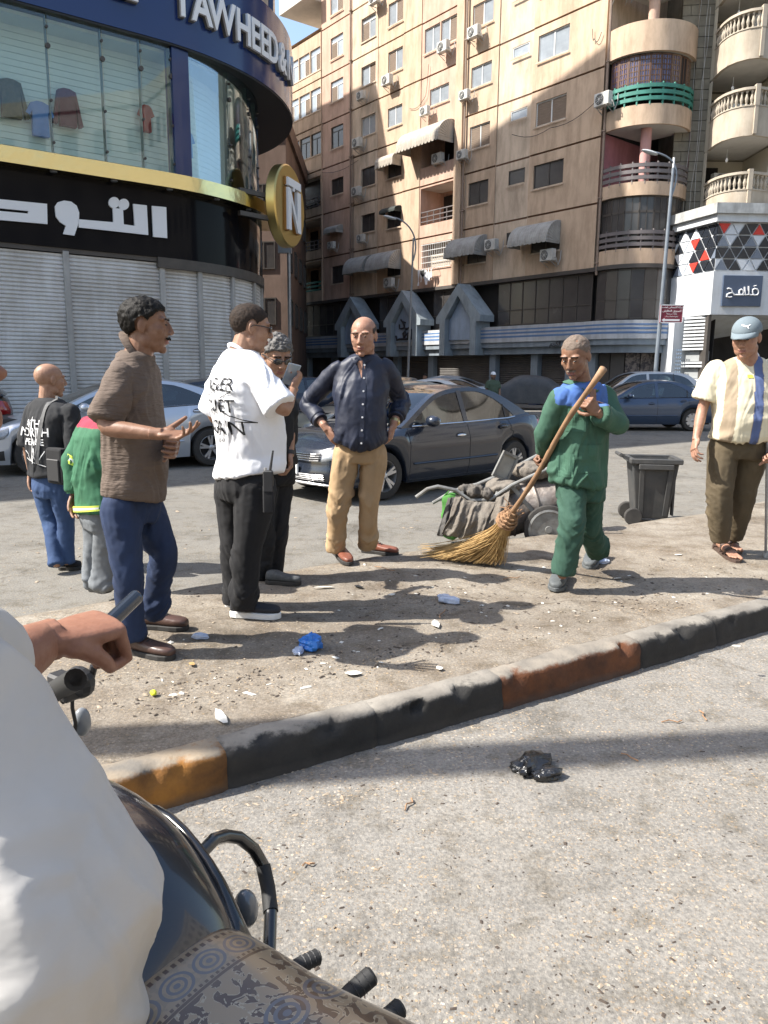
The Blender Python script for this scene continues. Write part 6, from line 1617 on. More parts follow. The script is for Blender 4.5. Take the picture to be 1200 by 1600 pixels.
def zmat(name,stops,rough=.85,bump=.25,bscale=160,inner=.12):
    m=mat(name,stops[0][1],rough,var=0,bump=.5,bscale=4.5,bdist=.03,ridged=True); nt=m.node_tree;N=nt.nodes;L=nt.links;b=N['Principled BSDF']
    a=N.new('ShaderNodeAttribute'); a.attribute_name='zone'; r=N.new('ShaderNodeValToRGB'); r.color_ramp.interpolation='CONSTANT'
    e=r.color_ramp.elements; e[0].position=0; e[0].color=stops[0][1]+(1,); e.remove(e[1])
    for p,c in stops[1:]: q=e.new(p); q.color=c+(1,)
    L.new(a.outputs['Fac'],r.inputs[0])
    tc=N.new('ShaderNodeTexCoord'); n=N.new('ShaderNodeTexNoise'); n.inputs['Scale'].default_value=7; n.inputs['Detail'].default_value=5; L.new(tc.outputs['Object'],n.inputs[0])
    rr=N.new('ShaderNodeValToRGB'); rr.color_ramp.elements[0].color=(1-inner*2,)*3+(1,); rr.color_ramp.elements[0].position=.3; rr.color_ramp.elements[1].position=.65; L.new(n.outputs['Fac'],rr.inputs[0])
    mx=N.new('ShaderNodeMix'); mx.data_type='RGBA'; mx.blend_type='MULTIPLY'; mx.inputs[0].default_value=1; L.new(r.outputs[0],mx.inputs[6]); L.new(rr.outputs[0],mx.inputs[7]); L.new(mx.outputs[2],b.inputs['Base Color'])
    return m
def skin(name,c): return mat(name,c,.48,var=.3,vscale=26,col2=(c[0]*.70,c[1]*.60,c[2]*.54),bump=.4,bscale=120,bdist=.002,spec=.35,sub=.03)
SK1=skin('brown skin',(.32,.185,.12)); SK2=skin('light brown skin',(.37,.225,.155)); SK3=skin('dark tanned skin',(.245,.138,.09)); SK4=skin('ruddy skin',(.39,.225,.16))
M_hairb=mat('black hair',(.008,.007,.006),.6,spec=.15,bump=.5,bscale=220,bdist=.006,stretch=(1,1,.35)); M_hairg=mat('greying hair',(.16,.15,.14),.6,var=.6,vscale=60,bump=.8,bscale=220,bdist=.005,col2=(.03,.027,.025)); M_stub=mat('cropped hair stubble',(.15,.10,.075),.8,var=.4,vscale=90,bump=.5,bscale=300,bdist=.002)
M_eye=mat('eye',(.03,.02,.015),.2); M_lip=mat('lips',(.24,.10,.08),.5); M_glassk=mat('black sunglass lens',(.01,.01,.012),.06,spec=.8,coat=.7)
M_denim=mat('blue denim',(.014,.032,.088),.85,var=.45,vscale=5,col2=(.007,.015,.042),bump=.5,bscale=4.5,bdist=.03,stretch=(1,1,.7),ridged=True); M_denim2=mat('faded blue denim',(.035,.075,.175),.85,var=.45,vscale=5,col2=(.025,.05,.12),bump=.5,bscale=4.5,bdist=.03,stretch=(1,1,.7),ridged=True)
M_blackcl=mat('black cotton',(.012,.012,.014),.9,var=.35,vscale=5,bump=.5,bscale=4.5,bdist=.03,stretch=(1,1,.7),ridged=True); M_blackt=mat('washed black cotton',(.020,.021,.024),.9,var=.35,vscale=5,bump=.5,bscale=4.5,bdist=.03,stretch=(1,1,.7),ridged=True)
M_whitecl=mat('white cotton',(.80,.81,.84),.85,var=.06,vscale=5,bump=.5,bscale=4.5,bdist=.03,stretch=(1,1,.7),ridged=True); M_navycl=mat('navy cotton shirt',(.010,.016,.040),.55,var=.3,vscale=6,col2=(.006,.009,.022),bump=.5,bscale=4.5,bdist=.03,stretch=(1,1,.7),ridged=True,spec=.5)
M_khaki=mat('tan chinos',(.42,.29,.165),.85,var=.3,vscale=6,col2=(.31,.21,.115),bump=.5,bscale=4.5,bdist=.03,stretch=(1,1,.7),ridged=True); M_greent=mat('green work trousers',(.034,.088,.062),.85,var=.35,vscale=5,col2=(.02,.06,.04),bump=.5,bscale=4.5,bdist=.03,stretch=(1,1,.7),ridged=True)
M_olive=mat('olive brown trousers',(.10,.075,.042),.85,var=.35,vscale=5,bump=.5,bscale=4.5,bdist=.03,stretch=(1,1,.7),ridged=True); M_greytr=mat('grey work trousers',(.17,.185,.20),.85,var=.35,vscale=5,bump=.5,bscale=4.5,bdist=.03,stretch=(1,1,.7),ridged=True)
M_shoeb=mat('brown leather',(.085,.045,.035),.4,var=.4,vscale=9,bump=.2,bscale=60,bdist=.003); M_shoet=mat('tan brown leather',(.22,.075,.045),.42,var=.35,vscale=9,bump=.2,bscale=60,bdist=.003); M_sole=mat('dark sole',(.03,.028,.026),.8); M_soleW=mat('white sole',(.75,.75,.73),.6); M_shoek=mat('black knit shoe',(.02,.022,.028),.8,bump=.4,bscale=200,bdist=.003)
M_croc=mat('grey foam clog',(.10,.11,.115),.65,var=.3,vscale=12); M_watch=mat('gold watch',(.6,.45,.2),.3,metal=.8)
def mk_brown():
    m=mat('crinkled brown knit',(.125,.092,.072),.9,var=.25,vscale=8); nt=m.node_tree;N=nt.nodes;L=nt.links; tc=N.new('ShaderNodeTexCoord'); mp=N.new('ShaderNodeMapping'); mp.inputs['Scale'].default_value=(14,14,75); L.new(tc.outputs['Object'],mp.inputs[0])
    w=N.new('ShaderNodeTexNoise'); w.inputs['Scale'].default_value=1.2; w.inputs['Detail'].default_value=4; L.new(mp.outputs[0],w.inputs[0]); bp=N.new('ShaderNodeBump'); bp.inputs['Strength'].default_value=.9; bp.inputs['Distance'].default_value=.009; L.new(w.outputs['Fac'],bp.inputs['Height']); L.new(bp.outputs[0],N['Principled BSDF'].inputs['Normal']); return m
M_brownkn=mk_brown()
def shoe(fig,heel,toe,m,sole=M_sole,w=.047,h=.075,name='shoe',solet=.022,ank=None,high=0.0):
    heel=Vector(heel);toe=Vector(toe); f=(toe-heel); L=f.length; f.normalize(); r=f.cross(Vector((0,0,1))).normalized(); U=Vector((0,0,1)); b=MB()
    q=lambda t,z: heel+f*(L*t)+U*z
    secs=[]
    for t,rx,z1 in ((0.0,.45,.55),(.04,.78,.92),(.16,.92,1.0+high),(.32,.92,1.0+high*.8),(.45,.95,.80),(.62,1.05,.66),(.78,1.08,.60),(.90,.95,.55),(.97,.70,.46),(1.0,.38,.34)):
        hh=h*z1; secs.append((q(t,solet+hh/2),r,U,w*rx,hh/2))
    ring_loft(b,secs,16,2.6); me=remesh(b,.006,2,.5); mm=MB(); co=mco(me); mm.v=[tuple(v) for v in co]; mm.f=faces_of(me); mm.m=[0]*len(mm.f); o=fig.part(name,mm,m,smooth='all')
    s_=MB(); out=[]
    for t,k in ((0,.45),(.03,.8),(.15,.98),(.4,.9),(.65,1.08),(.82,1.08),(.93,.85),(1.0,.35),(1.015,.1)): out.append((t,k))
    P_=[heel+f*(L*t)+r*(w*1.06*k) for t,k in out]+[heel+f*(L*t)-r*(w*1.06*k) for t,k in reversed(out)]
    n=len(P_); s_.add([tuple(p+U*.0) for p in P_]+[tuple(p+U*(solet+.006)) for p in P_],[tuple(range(n-1,-1,-1)),tuple(range(n,2*n))]+[(i,(i+1)%n,(i+1)%n+n,i+n) for i in range(n)])
    s_.v=[tuple(Vector(v)-fig.o) for v in s_.v]; s_.build('sole',sole,o,bevel=.004)
    if m in (M_shoeb,M_shoet):
        l_=MB()
        for k in range(4):
            c=q(.44+.055*k,solet+h*(.86-.09*k)); l_.tube([c-r*w*.42,c+U*.006,c+r*w*.42],.0032,5)
        l_.v=[tuple(Vector(v)-fig.o) for v in l_.v]; l_.build('laces',M_sole,o)
    return o
def px(u,v,Y): return atY(u,v,Y)
def trouser(fig,name,waist,hipR,hipL,kneeR,kneeL,ankR,ankL,fwd,m,wr=(.165,.125),th=.092,kn=.072,hem=.062,seed=3,amp=.004,voxel=.010,label=None):
    f=Vector(fwd).normalized(); r=f.cross(Vector((0,0,1))).normalized(); hc=(Vector(hipR)+Vector(hipL))/2; w=Vector(waist); b=MB()
    ring_loft(b,[(w,r,f,wr[0]*.95,wr[1]*.95),(w.lerp(hc,.45),r,f,wr[0]*1.02,wr[1]*1.02),(hc+Vector((0,0,-.01)),r,f,wr[0]*1.05,wr[1]*1.02),(hc+Vector((0,0,-.075)),r,f,wr[0]*.98,wr[1]*.88)],20,2.4)
    for h,k,a in ((hipR,kneeR,ankR),(hipL,kneeL,ankL)):
        h,k,a=Vector(h),Vector(k),Vector(a); m1=h.lerp(k,.5); m2=k.lerp(a,.42)
        limb(b,[h+Vector((0,0,.0)),m1,k,m2,a],[th*1.02,th*.95,kn,kn*.96,hem],4,16,False); b.ell(h,(th,)*3,14,10)
    folds=[]
    for h,k,a in ((hipR,kneeR,ankR),(hipL,kneeL,ankL)):
        h,k,a=Vector(h),Vector(k),Vector(a)
        folds.append((k.lerp(h,.3),k.lerp(a,.45),.008,.09,20)); folds.append((a.lerp(k,.38),a,.011,.05,26)); folds.append((h,h.lerp(k,.45),.006,.10,12))
    return fig.cloth(name,b,m,voxel,folds,2,amp,seed,(9,9,4),label=label)
def torso_secs(J,f,rx,ry,belly=0,hem=None,infl=0,shw=.19):
    f=Vector(f).normalized(); SR,SL=Vector(J['SR']),Vector(J['SL']); HR,HL=Vector(J['HR']),Vector(J['HL']); SMd=(SR+SL)/2; H=(HR+HL)/2; W=Vector(J['W'])
    rs=(SR-SL).normalized(); rh=(HR-HL).normalized(); r0=f.cross(Vector((0,0,1))).normalized()
    if rh.dot(r0)<.3: rh=r0
    if rs.dot(r0)<.3: rs=r0
    ax=(SMd-W).normalized(); sh=(SR-SL).length/2
    def sec(c,r,kx,ky,off=0): fw=ax.cross(r).normalized(); fw=fw if fw.dot(f)>0 else -fw; return (c+fw*off,r,fw,kx+infl,ky+infl)
    out=[]
    if hem is not None: out.append(sec(W-Vector((0,0,hem)),rh,rx*1.06,ry*1.06,belly*.35)); out.append(sec(W-Vector((0,0,hem*.5)),rh,rx*1.06,ry*1.08,belly*.7))
    else: out.append(sec(H,rh,rx,ry))
    out.append(sec(W,rh,rx*1.0,ry*1.05,belly*.9))
    for t,kx,ky,o in ((.22,1.0,1.08,1.0),(.45,1.0,1.05,.75),(.66,1.06,1.0,.35),(.84,1.08,.92,.1)):
        rr=rh.lerp(rs,t).normalized(); c=W.lerp(SMd,t); out.append(sec(c,rr,max(rx*kx,(sh*.80 if t>.6 else 0)),ry*ky,belly*o))
    NB=Vector(J['NB'])
    out.append(sec(SMd+Vector((0,0,-.020)),rs,sh*1.0,ry*.74)); out.append(sec(SMd.lerp(NB,.22)+Vector((0,0,.008)),rs,sh*.86,ry*.62)); out.append(sec(SMd.lerp(NB,.50)+Vector((0,0,.014)),rs,sh*.60,ry*.56)); out.append(sec(SMd.lerp(NB,.76)+Vector((0,0,.010)),rs,.088,.066)); k0=.055-infl*.4; out.append(sec(NB,rs,k0,k0))
    return out
def s_v(c): return c.get('vneck')
def person(cfg):
    c=cfg; P=lambda k: px(*c[k]); J={k:px(*v) for k,v in c['j'].items()}
    for a in ('SR','SL'): J[a]=J[a]-Vector((0,0,.022))+(J['NB']-J[a]).normalized()*.012
    fig=Figure(c['label'],c['loc'],c.get('group','people in the street'))
    f=Vector(c['f']).normalized(); hs=c.get('hs',1.12); S=c.get('sk',SK1); vx=c.get('vx',.011); hv=c.get('heavy',0)
    rx,ry=c.get('rx',.165),c.get('ry',.125); bl=c.get('belly',0)
    # --- skin body
    b=MB(); ring_loft(b,torso_secs(J,f,rx*.9,ry*.86,bl*.8),18,2.3)
    for a in 'RL':
        limb(b,[J['S'+a],J['E'+a],J['E'+a].lerp(J['Wr'+a],.35),J['Wr'+a]],[.052,.041,.042,.029],4,12); b.ell(J['S'+a],(.056,)*3,12,8)
        limb(b,[J['H'+a],J['K'+a],J['K'+a].lerp(J['A'+a],.35),J['A'+a]],[.078,.056,.055,.038],4,12)
    hf=Vector(c['hf']).normalized(); hup=Vector(c.get('hup',(0,0,1))); HM=Matrix.Translation(J['HD'])@basis(hf,hup)@Matrix.Scale(hs,4)
    nk=HM@Vector((0,-.030,-.10)); limb(b,[J['NB'],nk],[.062,.056],3,14)
    fig.core(b,vx)
    hm=head_base(.0042 if vx<.012 else .006,hv); fig.add_mesh(hm,HM)
    for a in 'RL':
        hd=c.get('hand'+a,{}); 
        if hd is None: continue
        d=hd.get('dir') or (J['Wr'+a]-J['E'+a]); me=hand_mesh(hd.get('curl',(.35,.4,.45,.5)),hd.get('thumb',.3),hd.get('spread',.15),left=(a=='L'),thumb_out=hd.get('to',.5))
        palm=hd.get('palm') or (f.cross(Vector((0,0,1)))*(-1 if a=='R' else 1)); fig.add_mesh(me,hand_matrix(J['Wr'+a]+Vector(d).normalized()*.012,d,palm,c.get('hnd',1.08)))
    body=fig.finish(S)
    # --- face parts
    O=fig.o
    def sph(pos,r,m,name,par=None): q=MB(); q.ell(HM@Vector(pos),r,10,8,HM.to_3x3().normalized().to_4x4()); return fig.part(name,q,m,'all',parent=par)
    if not c.get('glasses'):
        for s in (1,-1): sph((s*.031,.0845,.0085),(.0105*hs,.006*hs,.0036*hs),M_eye,'eye')
    hc=c.get('hairm',M_hairb)
    for s in (1,-1): head_patch('eyebrow',hm,HM,lambda co,s=s: np.minimum(.0042-np.abs(co[:,2]-(.0325-np.abs(np.abs(co[:,0])-.03)*.12)),np.where((co[:,1]>.045)&(co[:,0]*s>.009)&(co[:,0]*s<.052),.02,-1)),.0035,c.get('browm',M_hairb),fig.root,.001,200,.003,O)
    head_patch('lips',hm,HM,lambda co: np.minimum(.010-np.abs(co[:,2]+.0612),np.where((co[:,1]>.07)&(np.abs(co[:,0])<.022),.022-np.abs(co[:,0]),-1)),.0008,M_lip,fig.root,0,1,.003,O)
    if c.get('mous'): head_patch('moustache',hm,HM,lambda co: np.minimum(np.minimum(-.040-co[:,2],co[:,2]+.0565),np.where((co[:,1]>.066)&(np.abs(co[:,0])<.031),.031-np.abs(co[:,0]),-1)),.0055*c['mous'],hc,fig.root,.0015,220,.004,O)
    if c.get('stubble'): head_patch('stubble',hm,HM,lambda co: np.minimum(np.where((co[:,1]>.0)&(co[:,2]<-.035)&(co[:,2]>-.125),.02,-1),np.where((np.abs(co[:,0])<.02)&(co[:,2]>-.075)&(co[:,2]<-.052),-1,.02)),.0008,M_stub,fig.root,0,1,.006,O)
    if c.get('hair'): head_patch('hair',hm,HM,hairpred(**c['hair']),c.get('hairt',.008),hc,fig.root,c.get('hairn',.003),c.get('hairs',70),c.get('hairtap',.014),O)
    if s_v(c):
        vp=[(-.036,.0),(.036,.0),(.004,-c['vneck']),(-.004,-c['vneck'])]; me=bpy.data.meshes.new('open_neckline'); me.from_pydata([(x,z,0) for x,z in vp],[],[(0,1,2,3)]); c['_v']=me
    if c.get('glasses'):
        g=MB(); 
        for s in (1,-1):
            g.ell(HM@Vector((s*.032,.094,.006)),(.026*hs,.006*hs,.019*hs),14,8,(HM.to_3x3().normalized().to_4x4())@Matrix.Rotation(-s*.28,4,'Z'))
        g2=fig.part('sunglasses',g,M_glassk); 
        for s in (1,-1):
            g=MB(); g.tube([HM@Vector((s*.055,.086,.012)),HM@Vector((s*.078,.045,.012)),HM@Vector((s*.084,-.005,.008)),HM@Vector((s*.083,-.02,-.006))],.0028*hs,5); fig.part('temple_arm',g,M_trim,parent=g2)
        g=MB(); g.tube([HM@Vector((.01,.103,.012)),HM@Vector((-.01,.103,.012))],.003,5); fig.part('bridge',g,M_trim,parent=g2)
    # --- trousers
    t=c['tr']; trouser(fig,'trousers',J['W'],J['HR'],J['HL'],J['KR'],J['KL'],J['AR']+Vector((0,0,t.get('up',-.015))),J['AL']+Vector((0,0,t.get('up',-.015))),f,t['m'],(rx*t.get('kx',.98),ry*.98),t.get('th',.092),t.get('kn',.070),t.get('hem',.062),c.get('seed',3),voxel=.009 if vx<.012 else .012)
    # --- shirt
    s=c['sh']; b=MB(); ring_loft(b,torso_secs(J,f,rx,ry,bl,s.get('hem',.16),s.get('infl',.016),),22,2.4)
    folds=[]
    for a in 'RL':
        Sx,E,Wr=J['S'+a],J['E'+a],J['Wr'+a]; L=s.get('sleeve','short'); inner=(J['NB']-Sx).normalized()
        r0=s.get('sr',.072)
        if L=='short':
            e=Sx.lerp(E,s.get('sl',.80)); limb(b,[Sx+inner*.05,Sx,Sx.lerp(e,.5),e],[r0*.74,r0*.84,r0*.98,r0*s.get('flare',1.05)],4,16,False); b.ell(Sx,(r0*.82,)*3,14,10)
            folds.append((Sx,e,.006,.10,14))
        else:
            k=L if isinstance(L,float) else .97; e=E.lerp(Wr,k)
            limb(b,[Sx+inner*.05,Sx,Sx.lerp(E,.5),E,E.lerp(e,.5),e],[r0*.74,r0*.84,r0*.86,r0*.84,r0*.78,r0*s.get('cuff',.68)],5,16,False); b.ell(Sx,(r0*.82,)*3,14,10); b.ell(E,(r0*.86,)*3,12,8)
            folds+= [(E.lerp(Sx,.35),E.lerp(e,.45),.009,.07,20),(E.lerp(e,.5),e,.006,.05,26),(Sx,Sx.lerp(E,.4),.005,.08,16)]
    SMd=(J['SR']+J['SL'])/2
    folds.append((J['W']-Vector((0,0,s.get('hem',.16))),J['W'].lerp(SMd,.45),s.get('wf',.007),.22,9)); folds.append((J['W'].lerp(SMd,.5),SMd,.004,.2,7))
    def tail(co,T=s.get('tail',0),hz=(J['W']-Vector((0,0,s.get('hem',.16)))).z,cx=J['W'],rr=(J['SR']-J['SL']).normalized()):
        if not T: T=.012
        k=np.clip(1-(co[:,2]-hz)/.16,0,1)**1.3; u=(co-np.array(cx))@np.array(rr); near=(np.abs(u)<.24); co=co.copy(); co[:,2]+=np.where(near,k*T*(u/.18)**2-k*.004,0)+.003*k*np.sin(u*31+3*co[:,1]); return co
    sh=fig.cloth('shirt' if s.get('n') is None else s['n'],b,s['m'],s.get('vox',.0085 if vx<.012 else .012),folds,2,s.get('amp',.0045),c.get('seed',3)+2,s.get('dirs',(6,6,7)),attr=s.get('attr'),fine=.0012,post=tail)
    # collar or neckband
    U=(HM@Vector((0,-.03,-.10))-J['NB']).normalized(); rs=(J['SR']-J['SL']).normalized(); fw=U.cross(rs); fw=fw if fw.dot(f)>0 else -fw
    kind=s.get('collar','band')
    if kind=='band':
        q=MB(); n=24; q.tube([J['NB']-U*.013+rs*(.065*math.cos(2*PI*i/n))+fw*(.064*math.sin(2*PI*i/n))-U*.020*max(0,math.sin(2*PI*i/n)) for i in range(n)],.011,8,closed=True); fig.part('neckband',q,s.get('cm',s['m']))
    elif kind=='shirt':
        q=MB(); n=26; V=[];Fs=[]
        for i in range(n+1):
            a=PI/2+.22+(2*PI-.44)*i/n; ca,sa=math.cos(a),math.sin(a); fr=max(0,sa)
            p0=J['NB']+rs*(.076*ca)+fw*(.078*sa)+U*(-.006-.020*fr); p1=J['NB']+rs*(.070*ca)+fw*(.068*sa)+U*(.022-.008*fr); p2=J['NB']+rs*(.108*ca)+fw*(.122*sa)+U*(.004-.036*fr**1.5)
            V+=[p0,p1,p2+ (rs*ca*.012-U*.02)*(1 if i in(0,1,n-1,n) else 0)]
        for i in range(n):
            for k in (0,1): Fs.append((i*3+k,(i+1)*3+k,(i+1)*3+k+1,i*3+k+1))
        q.add(V,Fs); o=fig.part('collar',q,s.get('cm',s['m'])); md=o.modifiers.new('solid','SOLIDIFY'); md.thickness=.005
    if c.get('vneck'): fig.text('',1,J['NB']+fw*.05-U*.03,-rs,U,sh,S,.0035,'open_neckline',raw=c['_v'])
    fig.J=J; fig.f=f; fig.shirt=sh; fig.HM=HM; fig.U=U; fig.rs=rs; fig.fw=fw; fig.SMd=SMd; fig.hm=hm; return fig
I_=.17
def cuff(fig,a,b,t,r,m,name='cuff',w=.035):
    p=a.lerp(b,t); d=(b-a).normalized(); q=MB(); q.tube([p-d*w/2,p+d*w/2],[r,r*.98],18); q.tube([p-d*w/2,p+d*w/2],[r*.5,r*.5],8); fig.part(name,q,m,ang=40)
# ---------------------------------------------------------------- 1 man in brown shirt
y=3.85
F1=person(dict(label='man in brown knitted short sleeved shirt and blue jeans, holding his open hand out',loc=(-1.1,3.85,I_),f=(.93,-.36,0),hf=(.985,.12,-.06),sk=SK3,seed=11,rx=.150,ry=.108,belly=.02,
 j=dict(HD=(230,509,3.86),NB=(214,549,3.86),SR=(184,582,3.66),SL=(232,580,4.02),ER=(161,668,3.58),EL=(228,665,4.06),WrR=(246,678,3.50),WrL=(262,690,3.86),W=(205,748,3.84),HR=(188,792,3.74),HL=(226,790,3.96),KR=(199,888,3.72),KL=(258,862,3.94),AR=(207,993,3.76),AL=(239,956,4.02)),
 hair=dict(front=.062,back=-.062,recede=.012),hairt=.013,hairn=.004,hairs=75,hairtap=.02,mous=1.5,
 handR=dict(curl=(.22,.32,.42,.5),spread=.5,thumb=.1,to=.75,palm=(-.1,-.35,.93),dir=(.96,-.02,-.05)),handL=dict(curl=(.5,.6,.6,.6)),
 tr=dict(m=M_denim,th=.089,kn=.066,hem=.058,kx=1.0),sh=dict(m=M_brownkn,sleeve='short',sl=.86,sr=.070,hem=.10,infl=.020,collar='shirt',amp=.004,flare=1.08)))
shoe(F1,G(189,1016,I_)+Vector((0,0,0)),G(272,1031,I_),M_shoeb,h=.085,high=.35); shoe(F1,G(224,980,I_),G(294,984,I_),M_shoeb,h=.085,high=.35)
# ---------------------------------------------------------------- 2 man in white T-shirt
F2=person(dict(label='heavy man in white printed T-shirt and black trousers holding up a phone',loc=(-.8,4.45,I_),f=(.85,.52,0),hf=(.93,.32,-.18),sk=SK2,seed=21,rx=.185,ry=.150,belly=.045,heavy=1,
 j=dict(HD=(393,512,4.47),NB=(375,546,4.45),SR=(404,582,4.28),SL=(351,578,4.62),ER=(443,643,4.22),EL=(331,652,4.68),WrR=(457,610,4.44),WrL=(385,655,4.88),W=(384,715,4.45),HR=(400,760,4.36),HL=(364,758,4.55),KR=(389,850,4.34),KL=(368,850,4.56),AR=(381,945,4.38),AL=(366,938,4.62)),
 hair=dict(front=.056,back=-.062,recede=.012),hairt=.0045,hairn=.0015,hairs=120,hairtap=.04,hairm=mat('short clipped hair',(.012,.010,.009),.8,var=.7,vscale=70,col2=(.045,.03,.022),spec=.2),glasses=1,
 handR=dict(curl=(.75,.8,.85,.9),thumb=.35,palm=(-.75,.1,.35),dir=(.35,.35,.75)),handL=dict(curl=(.5,.6,.6,.6)),
 tr=dict(m=M_blackcl,th=.112,kn=.083,hem=.068),sh=dict(m=M_whitecl,sleeve='short',sl=.88,sr=.088,flare=1.12,hem=.10,infl=.026,wf=.006,amp=.003,dirs=(5,5,6))))
shoe(F2,G(361,962,I_),G(438,966,I_),M_shoek,M_soleW,solet=.032,h=.08); shoe(F2,G(352,946,I_),G(400,946,I_),M_shoek,M_soleW,solet=.032,h=.08)
rr_=Vector((F2.f.y,-F2.f.x,0)).normalized(); bk=F2.J['W'].lerp(F2.SMd,.70)+rr_*.035
for tx,sz,dz,bo in (('NEVER',.098,.085,.0),('QUIET',.102,-.035,.0),('AGAIN',.112,-.155,.0),('THJSHA',.028,-.225,.0)):
    F2.text(tx,sz,bk+Vector((0,0,dz)),rr_,(0,0,1),F2.shirt,M_blackcl,.006,'shirt_print',xs=.95,bold=bo)
def zig(fig,pts,c,m,r=.004,name='shirt_print'):
    q=MB(); from_=[]
    for (x0,z0),(x1,z1) in zip(pts,pts[1:]):
        L=math.hypot(x1-x0,z1-z0); nx,nz=-(z1-z0)/L*r,(x1-x0)/L*r; k=len(q.v); q.add([(x0+nx,z0+nz,0),(x1+nx,z1+nz,0),(x1-nx,z1-nz,0),(x0-nx,z0-nz,0)],[(0,1,2,3)])
    me=bpy.data.meshes.new(name); me.from_pydata(q.v,[],q.f); fig.text('',1,c,rr_ if fig is F2 else fig.rr,(0,0,1),fig.shirt,m,.005,name,raw=me)
zig(F2,[(-.14,.02),(.0,.06),(.13,.05),(.02,-.0),(.05,-.06),(.19,-.12),(.12,-.115)],bk,M_blackcl,.0025)
# phone in hand, radio on belt
hp=px(455,585,4.46); PH=thing('mobile_phone','clear cased phone held up by the man in the white T-shirt','phone',hp,0); b=MB(); Mx=Matrix.Rotation(R(35),4,'Z')@Matrix.Rotation(R(-50),4,'X')@Matrix.Rotation(R(20),4,'Y'); b.box((0,0,0),(.075,.150,.009),M=Mx); b.build('case',mat('phone case',(.30,.36,.40),.12,spec=.8,coat=.6),PH,bevel=.006,seg=2); b=MB(); b.box(Mx@Vector((0,0,.0052)),(.068,.140,.001),M=Mx); b.build('screen',M_glassk,PH)
rp=px(419,752,4.20); RD=thing('walkie_talkie','black two way radio clipped at the waist of the man in the white T-shirt','radio',rp,0); b=MB(); b.box((0,0,0),(.055,.035,.12)); b.build('radio_body',M_trim,RD,bevel=.006); b=MB(); b.tube([(.012,0,.06),(.03,.0,.17)],[.008,.005],8); b.build('antenna',M_trim,RD); b=MB(); b.lathe([(.008,.06),(.008,.075)],10,Matrix.Translation((-.014,0,0))); b.build('knob',M_rim,RD); b=MB(); b.box((0,.0,-.10),(.062,.03,.16)); b.build('pouch',M_blackcl,RD,bevel=.008)
# ---------------------------------------------------------------- 3 man behind with sunglasses
F3=person(dict(label='man with sunglasses and greying hair looking down behind the white T-shirt',loc=(-.62,5.25,I_),f=(.35,-.93,0),hf=(.50,-.80,-.45),hup=(0,0,1),sk=SK2,seed=31,rx=.16,ry=.12,
 j=dict(HD=(432,556,5.12),NB=(425,590,5.25),SR=(392,612,5.20),SL=(448,612,5.32),ER=(388,675,5.10),EL=(452,662,5.30),WrR=(398,695,5.0),WrL=(453,708,5.22),W=(425,700,5.28),HR=(411,738,5.22),HL=(436,738,5.34),KR=(413,822,5.18),KL=(434,820,5.28),AR=(410,898,5.25),AL=(427,897,5.3)),
 hair=dict(front=.055,back=-.055,recede=.008),hairt=.014,hairn=.007,hairs=90,hairm=M_hairg,glasses=1,hs=1.14,
 handL=dict(curl=(.5,.55,.6,.6)),tr=dict(m=M_blackcl,th=.092,kn=.072,hem=.062),sh=dict(m=M_blackcl,sleeve='short',sl=.7,hem=.10)))
shoe(F3,G(416,911,I_),G(470,914,I_),mat('grey canvas shoe',(.09,.095,.10),.8,var=.5,vscale=30)); shoe(F3,G(399,905,I_),G(440,905,I_),MATS['grey canvas shoe'])
q=MB(); d_=(F3.J['WrL']-F3.J['EL']).normalized(); p_=F3.J['WrL']; q.tube([p_-d_*.015,p_+d_*.012],[.036,.034],14); WT=F3.part('wristband',q,M_trim)
# ---------------------------------------------------------------- 4 bald man, hands on hips
F4=person(dict(label='balding man in navy shirt and tan chinos with both hands on his hips',loc=(0,5.8,I_),f=(-.08,-1,0),hf=(-.22,-.96,-.20),sk=SK4,seed=41,rx=.172,ry=.125,belly=.03,
 j=dict(HD=(568,525,5.74),NB=(568,556,5.80),SR=(523,574,5.82),SL=(607,572,5.82),ER=(480,632,5.95),EL=(627,628,5.98),WrR=(509,668,5.76),WrL=(615,664,5.78),W=(563,684,5.80),HR=(541,706,5.80),HL=(585,706,5.80),KR=(528,786,5.78),KL=(577,786,5.80),AR=(524,857,5.86),AL=(574,853,5.90)),
 hair=dict(front=.05,back=-.055,bald=True),hairt=.004,browm=mat('light brows',(.10,.06,.04),.8),hairm=mat('short dark side hair',(.05,.035,.028),.8,var=.6,vscale=80),hs=1.18,heavy=.6,vneck=.12,
 handR=dict(curl=(.35,.4,.45,.5),palm=(.75,.35,-.2),dir=(.55,-.15,-.8),to=.9),handL=dict(curl=(.5,.5,.55,.6),palm=(-.8,.25,0),dir=(-.25,-.05,-.95),to=.9),
 tr=dict(m=M_khaki,th=.095,kn=.074,hem=.068,kx=.97),sh=dict(m=M_navycl,sleeve=.62,sr=.074,hem=.075,tail=.055,infl=.016,wf=.012,collar='shirt',cuff=.84,amp=.009,dirs=(7,7,6))))
shoe(F4,G(523,862,I_)+Vector((0,.03,0)),G(546,884,I_),M_shoet,h=.08); shoe(F4,G(566,862,I_),G(622,868,I_),M_shoet,h=.08)
for a in 'RL': cuff(F4,F4.J['E'+a],F4.J['Wr'+a],.60,.060,M_navycl,'rolled_cuff',.07)
def ray_to(fig,P,d):
    from mathutils.bvhtree import BVHTree
    if not hasattr(fig,'bv'): fig.bv=BVHTree.FromPolygons([v.co for v in fig.shirt.data.vertices],[p.vertices for p in fig.shirt.data.polygons])
    h=fig.bv.ray_cast(Vector(P)-fig.o,Vector(d)); return (h[0]+fig.o) if h[0] is not None else None
prev=None; plk=MB()
pts=[]
